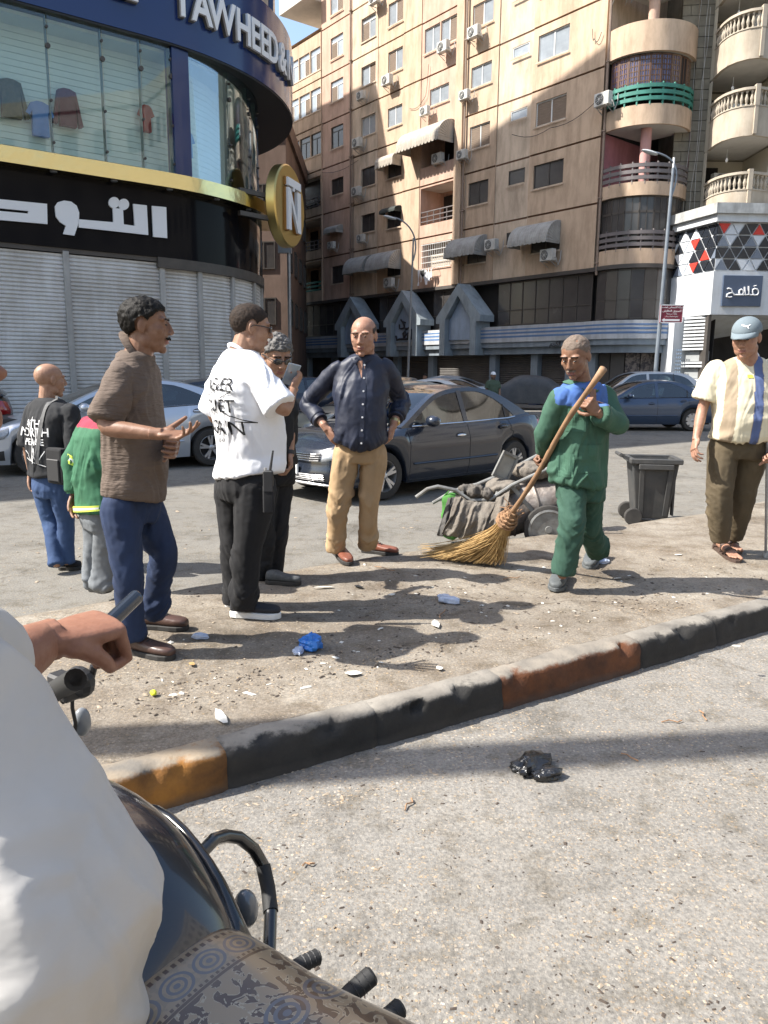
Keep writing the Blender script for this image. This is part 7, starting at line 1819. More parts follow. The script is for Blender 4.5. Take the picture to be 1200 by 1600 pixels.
for k in range(15):
    t=k/14; c_=F4.J['NB'].lerp(F4.J['W']-Vector((0,0,.05)),t)+Vector((.012,0,-.02)); h=ray_to(F4,c_-Vector((0,.6,0)),(0,1,0))
    if h: pts.append(h-Vector((0,.0025,0)))
for a,b_ in zip(pts,pts[1:]): plk.bar(a,b_,.032,.004,up=(0,1,0))
F4.part('button_placket',plk,M_navycl)
for k in (1,3,5,7,9,11,13):
    if k<len(pts): q=MB(); q.lathe([(0,.003),(.0075,.003),(.0075,0)],10,Matrix.Translation(pts[k]-Vector((0,.004,0)))@Matrix.Rotation(R(90),4,'X')); F4.part('button',q,M_letter)
q=MB(); w_=F4.J['WrL'].lerp(F4.J['EL'],.12); d_=(F4.J['WrL']-F4.J['EL']).normalized(); q.tube([w_-d_*.014,w_+d_*.014],[.036,.035],16); q.ell(w_+Vector((.03,-.012,0)),(.012,.022,.022),10,8); F4.part('gold_watch',q,M_watch)
# ---------------------------------------------------------------- 5 street sweeper
def az(co):   # blue yoke over green
    return np.where((co[:,2]>float(F5z)+.03*np.abs(co[:,0]-F5x)/.2)&(np.abs(co[:,0]-F5x-.01)<.185),1.0,0.2)
F5z=px(905,637,5.0).z; F5x=px(905,637,5.0).x
M_jacket=zmat('green jacket with blue yoke',[(0,(.040,.108,.070)),(.6,(.06,.14,.38))],bump=.3,inner=.16)
F5=person(dict(label='street sweeper in green jacket with blue shoulders walking with a long twig broom',loc=(1.35,5.1,I_),f=(-.35,-.93,0),hf=(-.52,-.72,-.42),sk=SK3,seed=51,rx=.158,ry=.115,
 j=dict(HD=(899,557,4.98),NB=(907,598,5.06),SR=(873,620,4.98),SL=(945,612,5.16),ER=(852,676,5.06),EL=(966,664,5.02),WrR=(853,706,5.20),WrL=(936,646,4.84),W=(906,722,5.10),HR=(893,762,5.04),HL=(920,762,5.18),KR=(893,822,4.95),KL=(919,826,5.22),AR=(879,897,4.98),AL=(934,862,5.50)),
 hair=dict(front=.068,back=-.055,recede=.02),hairt=.002,hairm=mat('grey cropped hair',(.17,.135,.11),.85,var=.5,vscale=120,col2=(.10,.07,.05)),hairtap=.03,mous=.8,vneck=.10,
 handR=dict(curl=(1.15,1.15,1.15,1.15),thumb=.9,palm=(-.1,-.6,-.5),dir=(-.55,-.25,-.65),to=.9),handL=dict(curl=(1.15,1.2,1.2,1.2),thumb=.9,palm=(-.45,.6,.1),dir=(-.65,-.2,.62),to=.9),
 tr=dict(m=M_greent,th=.090,kn=.078,hem=.078,up=.005),sh=dict(m=M_jacket,n='jacket',sleeve='long',sr=.080,hem=.15,infl=.030,wf=.012,collar='shirt',cm=mat('green collar cloth',(.040,.108,.070),.85),cuff=.76,amp=.009,dirs=(6,6,6),attr=az)))
shoe(F5,G(877,906,I_)+Vector((.01,.07,0)),G(868,925,I_),M_croc,M_croc,w=.052,h=.085,name='clog'); shoe(F5,G(934,872,I_)+Vector((0,.05,.05)),G(919,891,I_),M_croc,M_croc,w=.052,h=.085,name='clog')
for tx_ in (-1,1):
    c_=F5.J['W'].lerp(F5.SMd,.55 if tx_>0 else .10)
for (u0,v0,w_,h_) in ((895,655,26,34),(918,715,40,42),(880,725,22,36)):
    pts=[(-w_/2/235,-h_/2/235),(w_/2/235,-h_/2/235),(w_/2/235,h_/2/235),(-w_/2/235,h_/2/235)]
    me=bpy.data.meshes.new('pocket'); me.from_pydata([(x,z,0) for x,z in pts],[],[(0,1,2,3)]); F5.text('',1,px(u0,v0,5.0),(1,0,0),(0,0,1),F5.shirt,MATS['green collar cloth'],.006,'pocket',raw=me)
q=MB(); hh=[px(905,600,4.9),px(900,640,4.9)]
# ---------------------------------------------------------------- 6 man in striped T-shirt and cap
def astripe(co):
    u=(co-np.array(F6c))@np.array(F6r); z=co[:,2]-F6c[2]
    arm=(u>.215)
    v=np.full(len(co),.05)
    u2=u+.03*z
    v=np.where((u2<.175)&(u2>.095),.35,v); v=np.where((u2<.095)&(u2>-.025),.05,v); v=np.where((u2<-.025)&(u2>-.095),.65,v)
    v=np.where((u2<-.095)&(u2>-.19),.05,v); v=np.where(u2<-.19,.35,v); v=np.where(u2>=.175,.05,v)
    return v
F6c=tuple(px(1158,620,6.0)); f6=Vector((-.10,-1,0)).normalized(); r6=f6.cross(Vector((0,0,1))).normalized(); F6r=tuple(r6)
M_stripe=zmat('cream shirt with taupe and blue stripes',[(0,(.66,.60,.44)),(.2,(.33,.26,.18)),(.5,(.085,.12,.25))],inner=.06)
F6=person(dict(label='stout man in cream striped T-shirt, grey cap and olive trousers at the right edge',loc=(2.75,6.0,I_),f=(-.10,-1,0),hf=(-.60,-.72,-.26),sk=SK4,seed=61,rx=.195,ry=.155,belly=.05,heavy=1,
 j=dict(HD=(1166,528,5.88),NB=(1171,557,6.0),SR=(1116,575,6.0),SL=(1206,573,6.0),ER=(1097,640,6.02),EL=(1212,652,6.05),WrR=(1088,684,5.92),WrL=(1207,702,5.85),W=(1156,672,6.0),HR=(1130,700,6.0),HL=(1174,700,6.0),KR=(1124,776,5.95),KL=(1160,778,6.1),AR=(1126,842,6.0),AL=(1146,838,6.2)),
 hair=dict(front=.04,back=-.05),hairt=.004,hairm=M_stub,hs=1.20,
 handR=dict(curl=(.35,.4,.45,.5),palm=(.9,.1,0)),handL=dict(curl=(1.1,1.1,1.1,1.1)),
 tr=dict(m=M_olive,th=.115,kn=.094,hem=.070,kx=1.02),sh=dict(m=M_stripe,sleeve='short',sl=.74,sr=.090,flare=1.05,hem=.075,infl=.022,wf=.010,amp=.006,attr=astripe,cm=M_whitecl)))
# cap with a leaping cat emblem
HM=F6.HM; M_cap=mat('grey blue cap cloth',(.16,.20,.225),.85,var=.15,vscale=9,bump=.2,bscale=250,bdist=.002)
def cp(co): return np.minimum(co[:,2]-.045+.25*(co[:,1]<-9),.05)
q=MB(); V=[];Fs=[]; n=28; kk=9
for i in range(kk+1):
    ph=(PI/2)*i/kk
    for j in range(n):
        a=2*PI*j/n; rxx,ryy=.088,.108; V.append(HM@Vector((rxx*math.sin(ph)*math.cos(a),-.014+ryy*math.sin(ph)*math.sin(a),.036+.092*math.cos(ph)**.9)))
for i in range(kk):
    for j in range(n): Fs.append((i*n+j,i*n+(j+1)%n,(i+1)*n+(j+1)%n,(i+1)*n+j))
q.add(V,Fs); CAP=F6.part('cap',q,M_cap,'all'); md=CAP.modifiers.new('s','SOLIDIFY'); md.thickness=.004
q=MB(); V=[];Fs=[]
for i in range(13):
    a=R(18)+R(144)*i/12
    for j in range(5):
        t=j/4; V.append(HM@Vector((.087*math.cos(a)*(1-.04*t),-.014+.105*math.sin(a)+.068*t*math.sin(a)**1.2,.048-.016*t*t-.016*abs(math.cos(a))*t)))
for i in range(12):
    for j in range(4): Fs.append((i*5+j,(i+1)*5+j,(i+1)*5+j+1,i*5+j+1))
q.add(V,Fs); br=F6.part('brim',q,M_cap,'all',parent=CAP); md=br.modifiers.new('s','SOLIDIFY'); md.thickness=.004
cat=[(-.034,.012),(-.026,.020),(-.014,.012),(-.004,.006),(.008,.006),(.020,.012),(.032,.014),(.022,.006),(.012,-.002),(.014,-.014),(.020,-.022),(.010,-.016),(.004,-.006),(-.004,-.006),(-.014,-.002),(-.024,.006)]
me=bpy.data.meshes.new('cat_emblem'); me.from_pydata([(x,z,0) for x,z in cat],[],[tuple(range(len(cat)))])
keep=F6.shirt; 
class _T: pass
def emb(fig,target,me,center,right,up,m,name,off):
    fig.text('',1,center,right,up,target,m,off,name,raw=me)
cf=HM.to_3x3()@Vector((-.30,.95,0)); cr_=HM.to_3x3()@Vector((-.95,-.30,0)); cu_=HM.to_3x3()@Vector((0,-.5,.87))
emb(F6,CAP,me,HM@Vector((-.02,.07,.085)),cr_,cu_,M_letter,'cat_emblem',.004)
q=MB(); me2=bpy.data.meshes.new('shirt_badge'); me2.from_pydata([(-.02,-.012,0),(.02,-.012,0),(.02,.012,0),(-.02,.012,0)],[],[(0,1,2,3)]); F6.text('',1,px(1171,588,5.85),(1,0,0),(0,0,1),F6.shirt,mat('yellow badge',(.55,.60,.08),.7),.005,'shirt_badge',raw=me2)
def sandal(fig,heel,toe,m,sk,z0=I_):
    heel=Vector(heel);toe=Vector(toe);f=(toe-heel);L=f.length;f.normalize();r=f.cross(Vector((0,0,1))).normalized();U=Vector((0,0,1)); b=MB()
    q=lambda t,z,x=0: heel+f*(L*t)+U*z+r*x
    ring_loft(b,[(q(.03,.055),r,U,.026,.026),(q(.12,.062),r,U,.033,.036),(q(.35,.062),r,U,.036,.036),(q(.6,.052),r,U,.044,.024),(q(.76,.045),r,U,.046,.016)],14,2.3)
    for k in range(5):
        x=-.034+.017*k; l=(.90,.95,.96,.95,1.0)[k] if r.dot(Vector((1,0,0)))>0 else (1.0,.95,.96,.93,.90)[k]; rad=.0095 if l<1 else .0125; b.tube([q(.72,.045,x*.9),q(l-.05,.040,x),q(l,.036,x)],rad,8); b.ell(q(l,.037,x),(rad,)*3,8,6)
    me=remesh(b,.0055,2,.5); mm=MB(); co=mco(me); mm.v=[tuple(v) for v in co]; mm.f=faces_of(me); mm.m=[0]*len(mm.f); fig.part('foot',mm,sk,'all')
    s_=MB(); out=[(0,.5),(.05,.85),(.3,.85),(.6,1.05),(.85,1.1),(.98,.8),(1.04,.3)]; P_=[q(t,0,.050*k) for t,k in out]+[q(t,0,-.050*k) for t,k in reversed(out)]; n=len(P_)
    s_.add([tuple(p) for p in P_]+[tuple(p+U*.026) for p in P_],[tuple(range(n-1,-1,-1)),tuple(range(n,2*n))]+[(i,(i+1)%n,(i+1)%n+n,i+n) for i in range(n)]); so=fig.part('sandal',s_,m,False)
    for t0,t1 in ((.36,.46),(.60,.70),(.16,.14)):
        l_=MB(); pts=[q(t0,.022,-.05),q(t0+.02,.075 if t0<.5 else .066,-.038),q((t0+t1)/2,.102 if t0<.5 else .082,0),q(t1-.0,.075 if t0<.5 else .066,.038),q(t1,.022,.05)]
        for a,c2 in zip(pts,pts[1:]): l_.bar(a,c2,.030,.006,up=U)
        fig.part('strap',l_,m,False,parent=so)
M_sand=mat('brown leather sandal',(.07,.045,.035),.6)
sandal(F6,G(1119,856,I_),G(1151,880,I_),M_sand,SK4); sandal(F6,G(1133,852,I_)+Vector((.02,.1,0)),G(1154,868,I_)+Vector((0,.02,0)),M_sand,SK4)
ST_=thing('walking_stick','thin grey walking stick held beside the man in the striped shirt','walking stick',G(1196,871,I_)); b=MB(); tp=px(1199,690,5.85)-Vector(ST_.location); b.tube([(0,0,.02),tuple(tp)],[.011,.012],8); b.build('shaft',M_steel,ST_,smooth=True); b=MB(); b.lathe([(.016,0),(.018,.03),(.012,.05)],10); b.build('rubber_tip',mat('grey rubber tip',(.35,.35,.34),.7),ST_,smooth=True)
# ---------------------------------------------------------------- 7 bald man walking away
F7=person(dict(label='bald man in black printed T-shirt walking away across the road with a black shoulder bag',loc=(-2.6,6.1,0.004),f=(.55,.83,0),hf=(.72,.68,-.05),sk=SK2,seed=71,rx=.160,ry=.125,
 j=dict(HD=(79,594,6.1),NB=(74,622,6.08),SR=(112,640,5.95),SL=(50,638,6.15),ER=(118,695,5.95),EL=(43,692,6.12),WrR=(128,735,6.1),WrL=(49,738,6.15),W=(80,735,6.08),HR=(94,762,6.02),HL=(68,760,6.14),KR=(103,812,6.05),KL=(80,815,6.12),AR=(104,876,6.05),AL=(88,880,5.95)),
 hs=1.12,handL=dict(curl=(.5,.55,.6,.6)),tr=dict(m=M_denim2,th=.088,kn=.064,hem=.058),sh=dict(m=M_blackt,sleeve='short',sl=1.12,sr=.074,flare=1.05,hem=.04,infl=.020,wf=.009)))
shoe(F7,G(93,889,.004),G(127,889,.004),M_blackcl,h=.08); shoe(F7,G(80,881,.004),G(112,879,.004),M_blackcl,h=.08)
F7.rr=Vector((F7.f.y,-F7.f.x,0)).normalized(); bk7=F7.J['W'].lerp(F7.SMd,.62)
for tx,sz,dz,dx in (('ATH',.085,.085,-.01),('NORTH',.095,.02,-.02),('PEACE',.070,-.055,.0)): F7.text(tx,sz,bk7+Vector((0,0,dz))+F7.rr*dx,F7.rr,(0,0,1),F7.shirt,M_letter,.005,'shirt_print',bold=.001)
def zig7(pts,r=.003):
    q=MB()
    for (x0,z0),(x1,z1) in zip(pts,pts[1:]):
        L=math.hypot(x1-x0,z1-z0); nx,nz=-(z1-z0)/L*r,(x1-x0)/L*r; q.add([(x0+nx,z0+nz,0),(x1+nx,z1+nz,0),(x1-nx,z1-nz,0),(x0-nx,z0-nz,0)],[(0,1,2,3)])
    me=bpy.data.meshes.new('shirt_print'); me.from_pydata(q.v,[],q.f); F7.text('',1,bk7,F7.rr,(0,0,1),F7.shirt,M_letter,.005,'shirt_print',raw=me)
zig7([(-.10,-.12),(-.03,-.20),(.0,-.10),(.03,-.22),(.10,-.12)]); zig7([(-.02,.14),(-.01,-.22)]); zig7([(-.10,-.18),(.10,-.24)]); zig7([(.02,.12),(.05,-.16)])
BG=thing('shoulder_bag','black shoulder bag hanging on the back of the bald man walking away','bag',px(90,728,5.86)); BB=Vector(BG.location)
b=MB(); Mx=Matrix.Rotation(math.atan2(F7.rr.y,F7.rr.x),4,'Z'); b.box((0,0,0),(.20,.07,.28),M=Mx); b.build('bag_body',M_blackcl,BG,bevel=.02,seg=2); b=MB(); b.box(Mx@Vector((0,-.04,-.03)),(.15,.015,.17),M=Mx); b.build('front_pocket',M_trim,BG,bevel=.006)
pl=[(.10,.30),(.085,.10),(.05,-.10),(.035,-.22)]; q=MB()
for (x0,z0),(x1,z1) in zip(pl,pl[1:]): q.add([(x0-.016,z0,0),(x0+.016,z0,0),(x1+.016,z1,0),(x1-.016,z1,0)],[(0,1,2,3)])
me=bpy.data.meshes.new('bag_strap'); me.from_pydata(q.v,[],q.f); so=F7.text('',1,bk7,F7.rr,(0,0,1),F7.shirt,mat('grey webbing',(.12,.12,.12),.8),.008,'strap',raw=me); so.parent=BG; so.location=F7.o-BB
# ---------------------------------------------------------------- 8 worker half hidden
F8z=px(135,668,4.9).z
def aw(co): 
    v=np.where(co[:,2]>F8z,1.0,.05)
    return v
M_work=zmat('green work jacket with maroon yoke',[(0,(.03,.13,.065)),(.6,(.30,.025,.055))],inner=.12)
F8=person(dict(label='worker in green and maroon jacket with reflective bands, half hidden behind the brown shirt',loc=(-1.9,4.95,.08),f=(.75,.65,0),hf=(.8,.5,-.5),sk=SK3,seed=81,rx=.155,ry=.12,
 j=dict(HD=(205,622,5.05),NB=(182,645,5.0),SR=(180,662,4.80),SL=(139,664,5.05),ER=(200,725,4.85),EL=(117,722,5.02),WrR=(205,780,4.95),WrL=(118,768,5.0),W=(160,760,4.95),HR=(168,808,4.90),HL=(148,808,5.02),KR=(165,860,4.92),KL=(152,862,5.02),AR=(163,912,4.92),AL=(152,912,5.02)),
 hair=dict(front=.05,back=-.055),handL=dict(curl=(.35,.4,.45,.5)),tr=dict(m=M_greytr,th=.085,kn=.080,hem=.078),sh=dict(m=M_work,n='jacket',sleeve='long',sr=.080,hem=.16,infl=.026,cuff=.72,wf=.01,amp=.008,attr=aw)))
shoe(F8,G(143,922,.1),G(172,926,.1),M_croc); shoe(F8,G(150,916,.1),G(182,918,.1),M_croc)
M_refl=mat('reflective yellow band',(.62,.75,.10),.5); M_refs=mat('reflective silver band',(.75,.76,.74),.35)
for k,(m_,dz) in enumerate(((M_refl,.0),(M_refs,.022),(M_refl,.044))): 
    cuff(F8,F8.J['SL'],F8.J['EL'],1.02-dz*3.4,.081+.001*k,m_,'reflective_band',.020)
rb=MB(); secs=torso_secs(F8.J,F8.f,.155,.12,0,.16,.040); c0,c1=secs[0],secs[1]
for k,(m_,t0,t1) in enumerate(((M_refl,.10,.25),(M_refs,.25,.40),(M_refl,.40,.55))):
    q=MB(); mid=lambda t:(c0[0].lerp(c1[0],t),c0[1],c0[2],c0[3]+.004,c0[4]+.004); ring_loft(q,[mid(t0),mid(t1)],24,2.4); F8.part('reflective_band',q,m_)
cuff(F8,F8.J['EL'],F8.J['WrL'],.90,.058,M_work,'cuff',.06)
# ---------------------------------------------------------------- far people
def far_person(label,u,v,Y,f,shirt,capm=None,s=1.0):
    top=atY(u,v,Y); X=top.x; z=top.z; g=0
    def q(dx,dz,dy=0): 
        p=Vector((X+dx,Y+dy,z-dz)); a,b=proj_px(p); return (a,b,Y+dy)
    r=Vector((f[1],-f[0],0)).normalized(); P_=lambda side,dz,fo=0: q(r.x*side+f[0]*fo,dz,r.y*side+f[1]*fo)
    H=z
    j=dict(HD=P_(0,.13),NB=P_(0,.27),SR=P_(.18,.33),SL=P_(-.18,.33),ER=P_(.23,.60),EL=P_(-.23,.60),WrR=P_(.22,.82,.1),WrL=P_(-.22,.82,.1),W=P_(0,.72),HR=P_(.09,.84),HL=P_(-.09,.84),KR=P_(.10,.84+(H-.84)*.48),KL=P_(-.10,.84+(H-.84)*.48),AR=P_(.10,H-.08),AL=P_(-.10,H-.08))
    F=person(dict(label=label,loc=(X,Y,0.0),f=f,hf=f,vx=.016,j=j,hair=None if capm else dict(front=.05,back=-.055),group='people in the street',mous=0,stubble=1 if capm else 0,tr=dict(m=M_greytr),sh=dict(m=shirt,sleeve='short')))
    for s_ in (.1,-.1):
        p=Vector((X,Y,0))+r*s_; shoe(F,p-Vector(f)*.07+Vector((0,0,.0)),p+Vector(f)*.2,M_blackcl)
    if capm:
        c_=MB(); V=[];Fs=[]
        for i in range(7):
            ph=PI/2*i/6
            for jn in range(16): a=2*PI*jn/16; V.append(F.HM@Vector((.084*math.sin(ph)*math.cos(a),-.014+.104*math.sin(ph)*math.sin(a),.036+.09*math.cos(ph))))
        for i in range(6):
            for jn in range(16): Fs.append((i*16+jn,i*16+(jn+1)%16,(i+1)*16+(jn+1)%16,(i+1)*16+jn))
        c_.add(V,Fs); c_.box(F.HM@Vector((0,.115,.03)),(.12,.09,.008),M=F.HM.to_3x3().normalized().to_4x4()); F.part('cap',c_,capm)
    return F
far_person('man in white cap and green shirt standing beyond the dark grey sedan',771,581,26.5,(0.1,-.99,0),mat('khaki green cloth',(.07,.10,.065),.85),M_letter)
far_person('distant person with black hair beside the pale car roofs',664,584,33.5,(-.5,-.85,0),mat('pink cloth',(.35,.14,.13),.85))
# driver in the blue car
def driver():
    D=Figure('driver in a light blue shirt at the open window of the steel blue sedan',(0,0,0)); 
    return D
cf_=Vector((-.998,-.06,0)); cl_=Vector((.06,-.998,0)); cc=Vector((7.42,22.75,0))+cf_*( -.15)+cl_*.40
DR=Figure('driver in a light blue shirt at the open window of the steel blue sedan',(cc.x,cc.y,.55),'people in the street'); J={}
b=MB(); ring_loft(b,[(cc+Vector((0,0,.50)),(0,1,0),(1,0,0),.17,.12),(cc+Vector((0,0,.75)),(0,1,0),(1,0,0),.18,.13),(cc+Vector((0,0,.93)),(0,1,0),(1,0,0),.19,.10),(cc+Vector((0,0,1.0)),(0,1,0),(1,0,0),.06,.06)],14); limb(b,[cc+cl_*.19+Vector((0,0,.90)),cc+cl_*.34+cf_*.05+Vector((0,0,.86)),cc+cl_*.33+cf_*.30+Vector((0,0,.90))],[.055,.045,.035]); b.tube([cc+Vector((0,0,.98)),cc+Vector((0,0,1.08))],.05,10); DR.core(b,.014); DR.add_mesh(head_base(.006,0),Matrix.Translation(cc+Vector((0,0,1.17)))@basis(cf_)); DR.add_mesh(hand_mesh((.5,.5,.5,.5)),hand_matrix(cc+cl_*.33+cf_*.31+Vector((0,0,.90)),cf_,(0,0,-1))); DR.finish(SK3)
b=MB(); ring_loft(b,[(cc+Vector((0,0,.50)),(0,1,0),(1,0,0),.19,.14),(cc+Vector((0,0,.75)),(0,1,0),(1,0,0),.20,.15),(cc+Vector((0,0,.93)),(0,1,0),(1,0,0),.20,.115),(cc+Vector((0,0,1.0)),(0,1,0),(1,0,0),.075,.075)],14); limb(b,[cc+cl_*.19+Vector((0,0,.90)),cc+cl_*.32+cf_*.03+Vector((0,0,.87))],[.075,.07]); DR.cloth('shirt',b,mat('light blue shirt cloth',(.10,.22,.48),.8),.013,(),2,.006,5)
head_patch('hair',head_base(.006,0),Matrix.Translation(cc+Vector((0,0,1.17)))@basis(cf_),hairpred(),.01,M_hairb,DR.root,.002,70,.014,DR.o)
# ================================================================ broom, cart, bin, litter
hb=atY(793,812,5.46); ht=atY(941,575,4.60)
BR=thing('broom','long wooden handled broom of dry yellow twigs held by the street sweeper','broom',(hb.x,hb.y,I_)); B0=Vector(BR.location)
M_hand=mat('worn wooden handle',(.36,.22,.12),.65,var=.5,vscale=9,col2=(.16,.09,.05),stretch=(1,1,.5)); M_straw=mat('dry straw',(.50,.34,.14),.8,var=.5,vscale=25,col2=(.30,.18,.07)); M_bind=mat('twine binding',(.38,.22,.12),.9,var=.5,vscale=40)
b=MB(); pts=[]; 
for i in range(13):
    t=i/12; p=hb.lerp(ht,t)+Vector((.010*math.sin(t*7),.006*math.cos(t*9),.004*math.sin(t*11))); pts.append(p-B0)
b.tube(pts,[.018+.0022*math.sin(i*2.3)+.005*(i>11) for i in range(13)],10); b.build('handle',M_hand,BR,smooth='all')
b=MB(); rb_=random.Random(3); ax=(hb-ht).normalized(); tie=hb+ax*.05; s0=hb-ax*.09
b.tube([s0-B0,hb-B0,tie-B0],[.032,.062,.055],14)
for k in range(4):
    c_=s0.lerp(tie,.25+.2*k)-B0; x=ax.cross(Vector((0,0,1))).normalized(); y_=ax.cross(x); rr=.048+.012*k*(1 if k<3 else .6); b.tube([c_+x*rr*math.cos(2*PI*i/16)+y_*rr*math.sin(2*PI*i/16)+ax*.006*math.sin(3*i) for i in range(16)],.010,5,closed=True)
for k in range(26):
    a=rb_.uniform(0,2*PI); x=ax.cross(Vector((0,0,1))).normalized(); y_=ax.cross(x); p0=s0+ax*rb_.uniform(-.02,.05)+(x*math.cos(a)+y_*math.sin(a))*.05; b.tube([p0-B0,p0+Vector((rb_.uniform(-.05,.05),rb_.uniform(-.03,.03),rb_.uniform(-.02,.05)))-B0],.003,4)
b.build('binding',M_bind,BR,smooth=True)
b=MB()
for k in range(620):
    a=rb_.uniform(0,2*PI); r_=.055*math.sqrt(rb_.random()); x=ax.cross(Vector((0,0,1))).normalized(); y_=ax.cross(x)
    p0=hb+ax*.02+(x*math.cos(a)+y_*math.sin(a))*r_
    u=rb_.random()**1.25; U_=782-u*125+rb_.uniform(-8,8); V_=884-u*12-rb_.uniform(0,20)*(.3+u*.7); e=G(U_,V_,I_+.008+rb_.random()*.03)
    if rb_.random()<.06: e=e+Vector((-.06*rb_.random(),0,rb_.random()*.05))
    c1=p0+ax*(.10+.05*rb_.random())+Vector((0,0,-.04)); c2=e.lerp(p0,.35)+Vector((.02,0,-.07+.03*rb_.random())); c2.z=max(c2.z,I_+.012); pts=[]
    for i in range(7):
        t=i/6; q=p0*(1-t)**3+3*c1*t*(1-t)**2+3*c2*t*t*(1-t)+e*t**3; q=q+Vector((0,0,.003*math.sin(k+i))); q.z=max(q.z,I_+.005); pts.append(q-B0)
    b.tube(pts,[.0030,.003,.0028,.0026,.0022,.0018,.0012],4,cap=False)
tag(b.build('bristles',M_straw,BR),kind='stuff')
# ---- wheelie bin
bY=8.35; bb=atY(1013,806,bY); BN=thing('waste_bin','dusty black wheeled bin without lid standing behind the traffic island','bin',(bb.x,bY,0),R(-8)); M_bin=mat('dusty black plastic',(.030,.034,.038),.6,var=.5,vscale=6,col2=(.075,.072,.068),streak=.3,bump=.1,bscale=30)
Hb=.70; b=MB(); 
def rect(w,d,z,y0=0): return [(-w/2,-d/2+y0,z),(w/2,-d/2+y0,z),(w/2,d/2+y0,z),(-w/2,d/2+y0,z)]
o_=rect(.34,.34,.07)+rect(.48,.46,Hb); i_=rect(.29,.30,.10)+rect(.44,.42,Hb)
b.add(o_,[(0,1,5,4),(1,2,6,5),(2,3,7,6),(3,0,4,7),(3,2,1,0)]); b.add(i_,[(4,5,1,0),(5,6,2,1),(6,7,3,2),(7,4,0,3),(0,1,2,3)]); b.add([o_[4],o_[5],o_[6],o_[7],i_[4],i_[5],i_[6],i_[7]],[(0,1,5,4),(1,2,6,5),(2,3,7,6),(3,0,4,7)]); b.build('bin_body',M_bin,BN,bevel=.012,seg=2)
b=MB()
for x0,x1,y0,y1 in ((-.27,.27,-.26,-.21),(-.27,.27,.21,.26),(-.27,-.22,-.21,.21),(.22,.27,-.21,.21)): b.bx(x0,x1,y0,y1,Hb-.03,Hb+.025)
b.bx(-.18,.18,-.265,-.225,Hb-.09,Hb-.03); b.build('rim',M_bin,BN,bevel=.008)
for x in (-.12,.13): b=MB(); b.bar((x,-.175-.005,.10),(x*1.2,-.238,Hb-.06),.05,.02,up=(0,1,0)); b.build('rib',M_bin,BN,bevel=.004)
b=MB(); b.bx(.215,.235,-.12,-.04,.1,Hb-.06); b.build('rib',M_bin,BN)
b=MB(); b.tube([(-.36,-.16,Hb+.05),(-.36,.16,Hb+.05)],.018,8); b.bar((-.36,-.14,Hb+.05),(-.24,-.14,Hb),.03); b.bar((-.36,.14,Hb+.05),(-.24,.14,Hb),.03); b.build('grab_handle',M_bin,BN,smooth=True)
for s_ in (-1,1): b=MB(); b.lathe([(.02,-.03),(.085,-.03),(.095,-.02),(.095,.02),(.085,.03),(.02,.03)],18,Matrix.Translation((-.20,s_*.21,.095))@Matrix.Rotation(R(90),4,'X')); b.build('wheel',M_tyre,BN,smooth=True)
# ---- street sweeper's handcart
cY=7.15; c0=atY(775,830,cY); CT=thing('handcart','old tipped handcart with a dented metal drum and dirty sacks behind the broom','handcart',(c0.x,cY,0)); C0=Vector(CT.location)
cp=lambda u,v,dy=0: atY(u,v,cY+dy)-C0
M_drum=mat('dirty dented drum',(.30,.285,.27),.5,metal=.35,var=.75,vscale=4.5,col2=(.09,.06,.045),bump=.6,bscale=8,bdist=.03); M_tube=mat('worn grey tube',(.30,.31,.30),.5,metal=.3,var=.5,vscale=12,col2=(.13,.12,.11)); M_sack=mat('dirty woven sack',(.17,.155,.135),.95,var=.6,vscale=6,col2=(.15,.125,.10),bump=.8,bscale=14,bdist=.03)
a_=cp(752,808); e_=cp(880,778); axd=(e_-a_).normalized(); b=MB(); Md=Matrix.Translation(a_)@axd.to_track_quat('Z','Y').to_matrix().to_4x4(); Ld=(e_-a_).length
b.lathe([(0,0),(.20,0),(.235,.02),(.24,.06),(.228,.08),(.232,.25),(.246,.27),(.232,.29),(.232,.5),(.246,.52),(.232,.54),(.235,Ld-.03),(.245,Ld),(0,Ld+.001)],24,Md); o=b.build('drum',M_drum,CT,smooth=True)
for v in o.data.vertices: n_=fbm((v.co.x*5,v.co.y*5,v.co.z*5)); v.co+=Vector((0,-.02*n_,.015*n_))
b=MB(); b.tube([cp(650,777,-.28),cp(668,764,-.28),cp(684,760,-.28),cp(712,766,-.28),cp(735,782,-.28),cp(765,781,-.28),cp(800,758,-.28),cp(850,735,-.28),cp(878,722,-.28)],.017,8); b.build('side_rail',M_tube,CT,smooth=True)
b=MB(); b.tube([cp(676,786,.20),cp(700,772,.20),cp(722,762,.20),cp(745,757,.2),cp(790,738,.20),cp(850,706,.20),cp(880,696,.2)],.017,8); b.build('side_rail',M_tube,CT,smooth=True)
for (u1,v1,u2,v2) in ((722,770,735,758),(775,775,785,742),(850,735,852,706)): b=MB(); b.tube([cp(u1,v1,-.28),cp(u2,v2,.20)],.014,8); b.build('cross_bar',M_tube,CT,smooth=True)
for s_,u,v in ((-.30,856,822),(.25,848,812)):
    w=cp(u,v,s_); w.z=.225-0; b=MB(); prof=[(.10,-.03),(.19,-.035),(.215,-.025),(.22,0),(.215,.025),(.19,.035),(.10,.03)]; b.lathe(prof,24,Matrix.Translation((w.x,w.y,.22))@Matrix.Rotation(R(90),4,'X')); wo=b.build('wheel',M_tyre,CT,smooth=True)
    b=MB(); b.lathe([(.0,-.045),(.03,-.045),(.035,.0),(.03,.05),(0,.05)],12,Matrix.Translation((w.x,w.y,.22))@Matrix.Rotation(R(90),4,'X')); b.lathe([(.15,.030),(.165,.042),(.185,.034)],24,Matrix.Translation((w.x,w.y,.22))@Matrix.Rotation(R(90),4,'X')); b.build('rim',M_tube,wo,smooth=True)
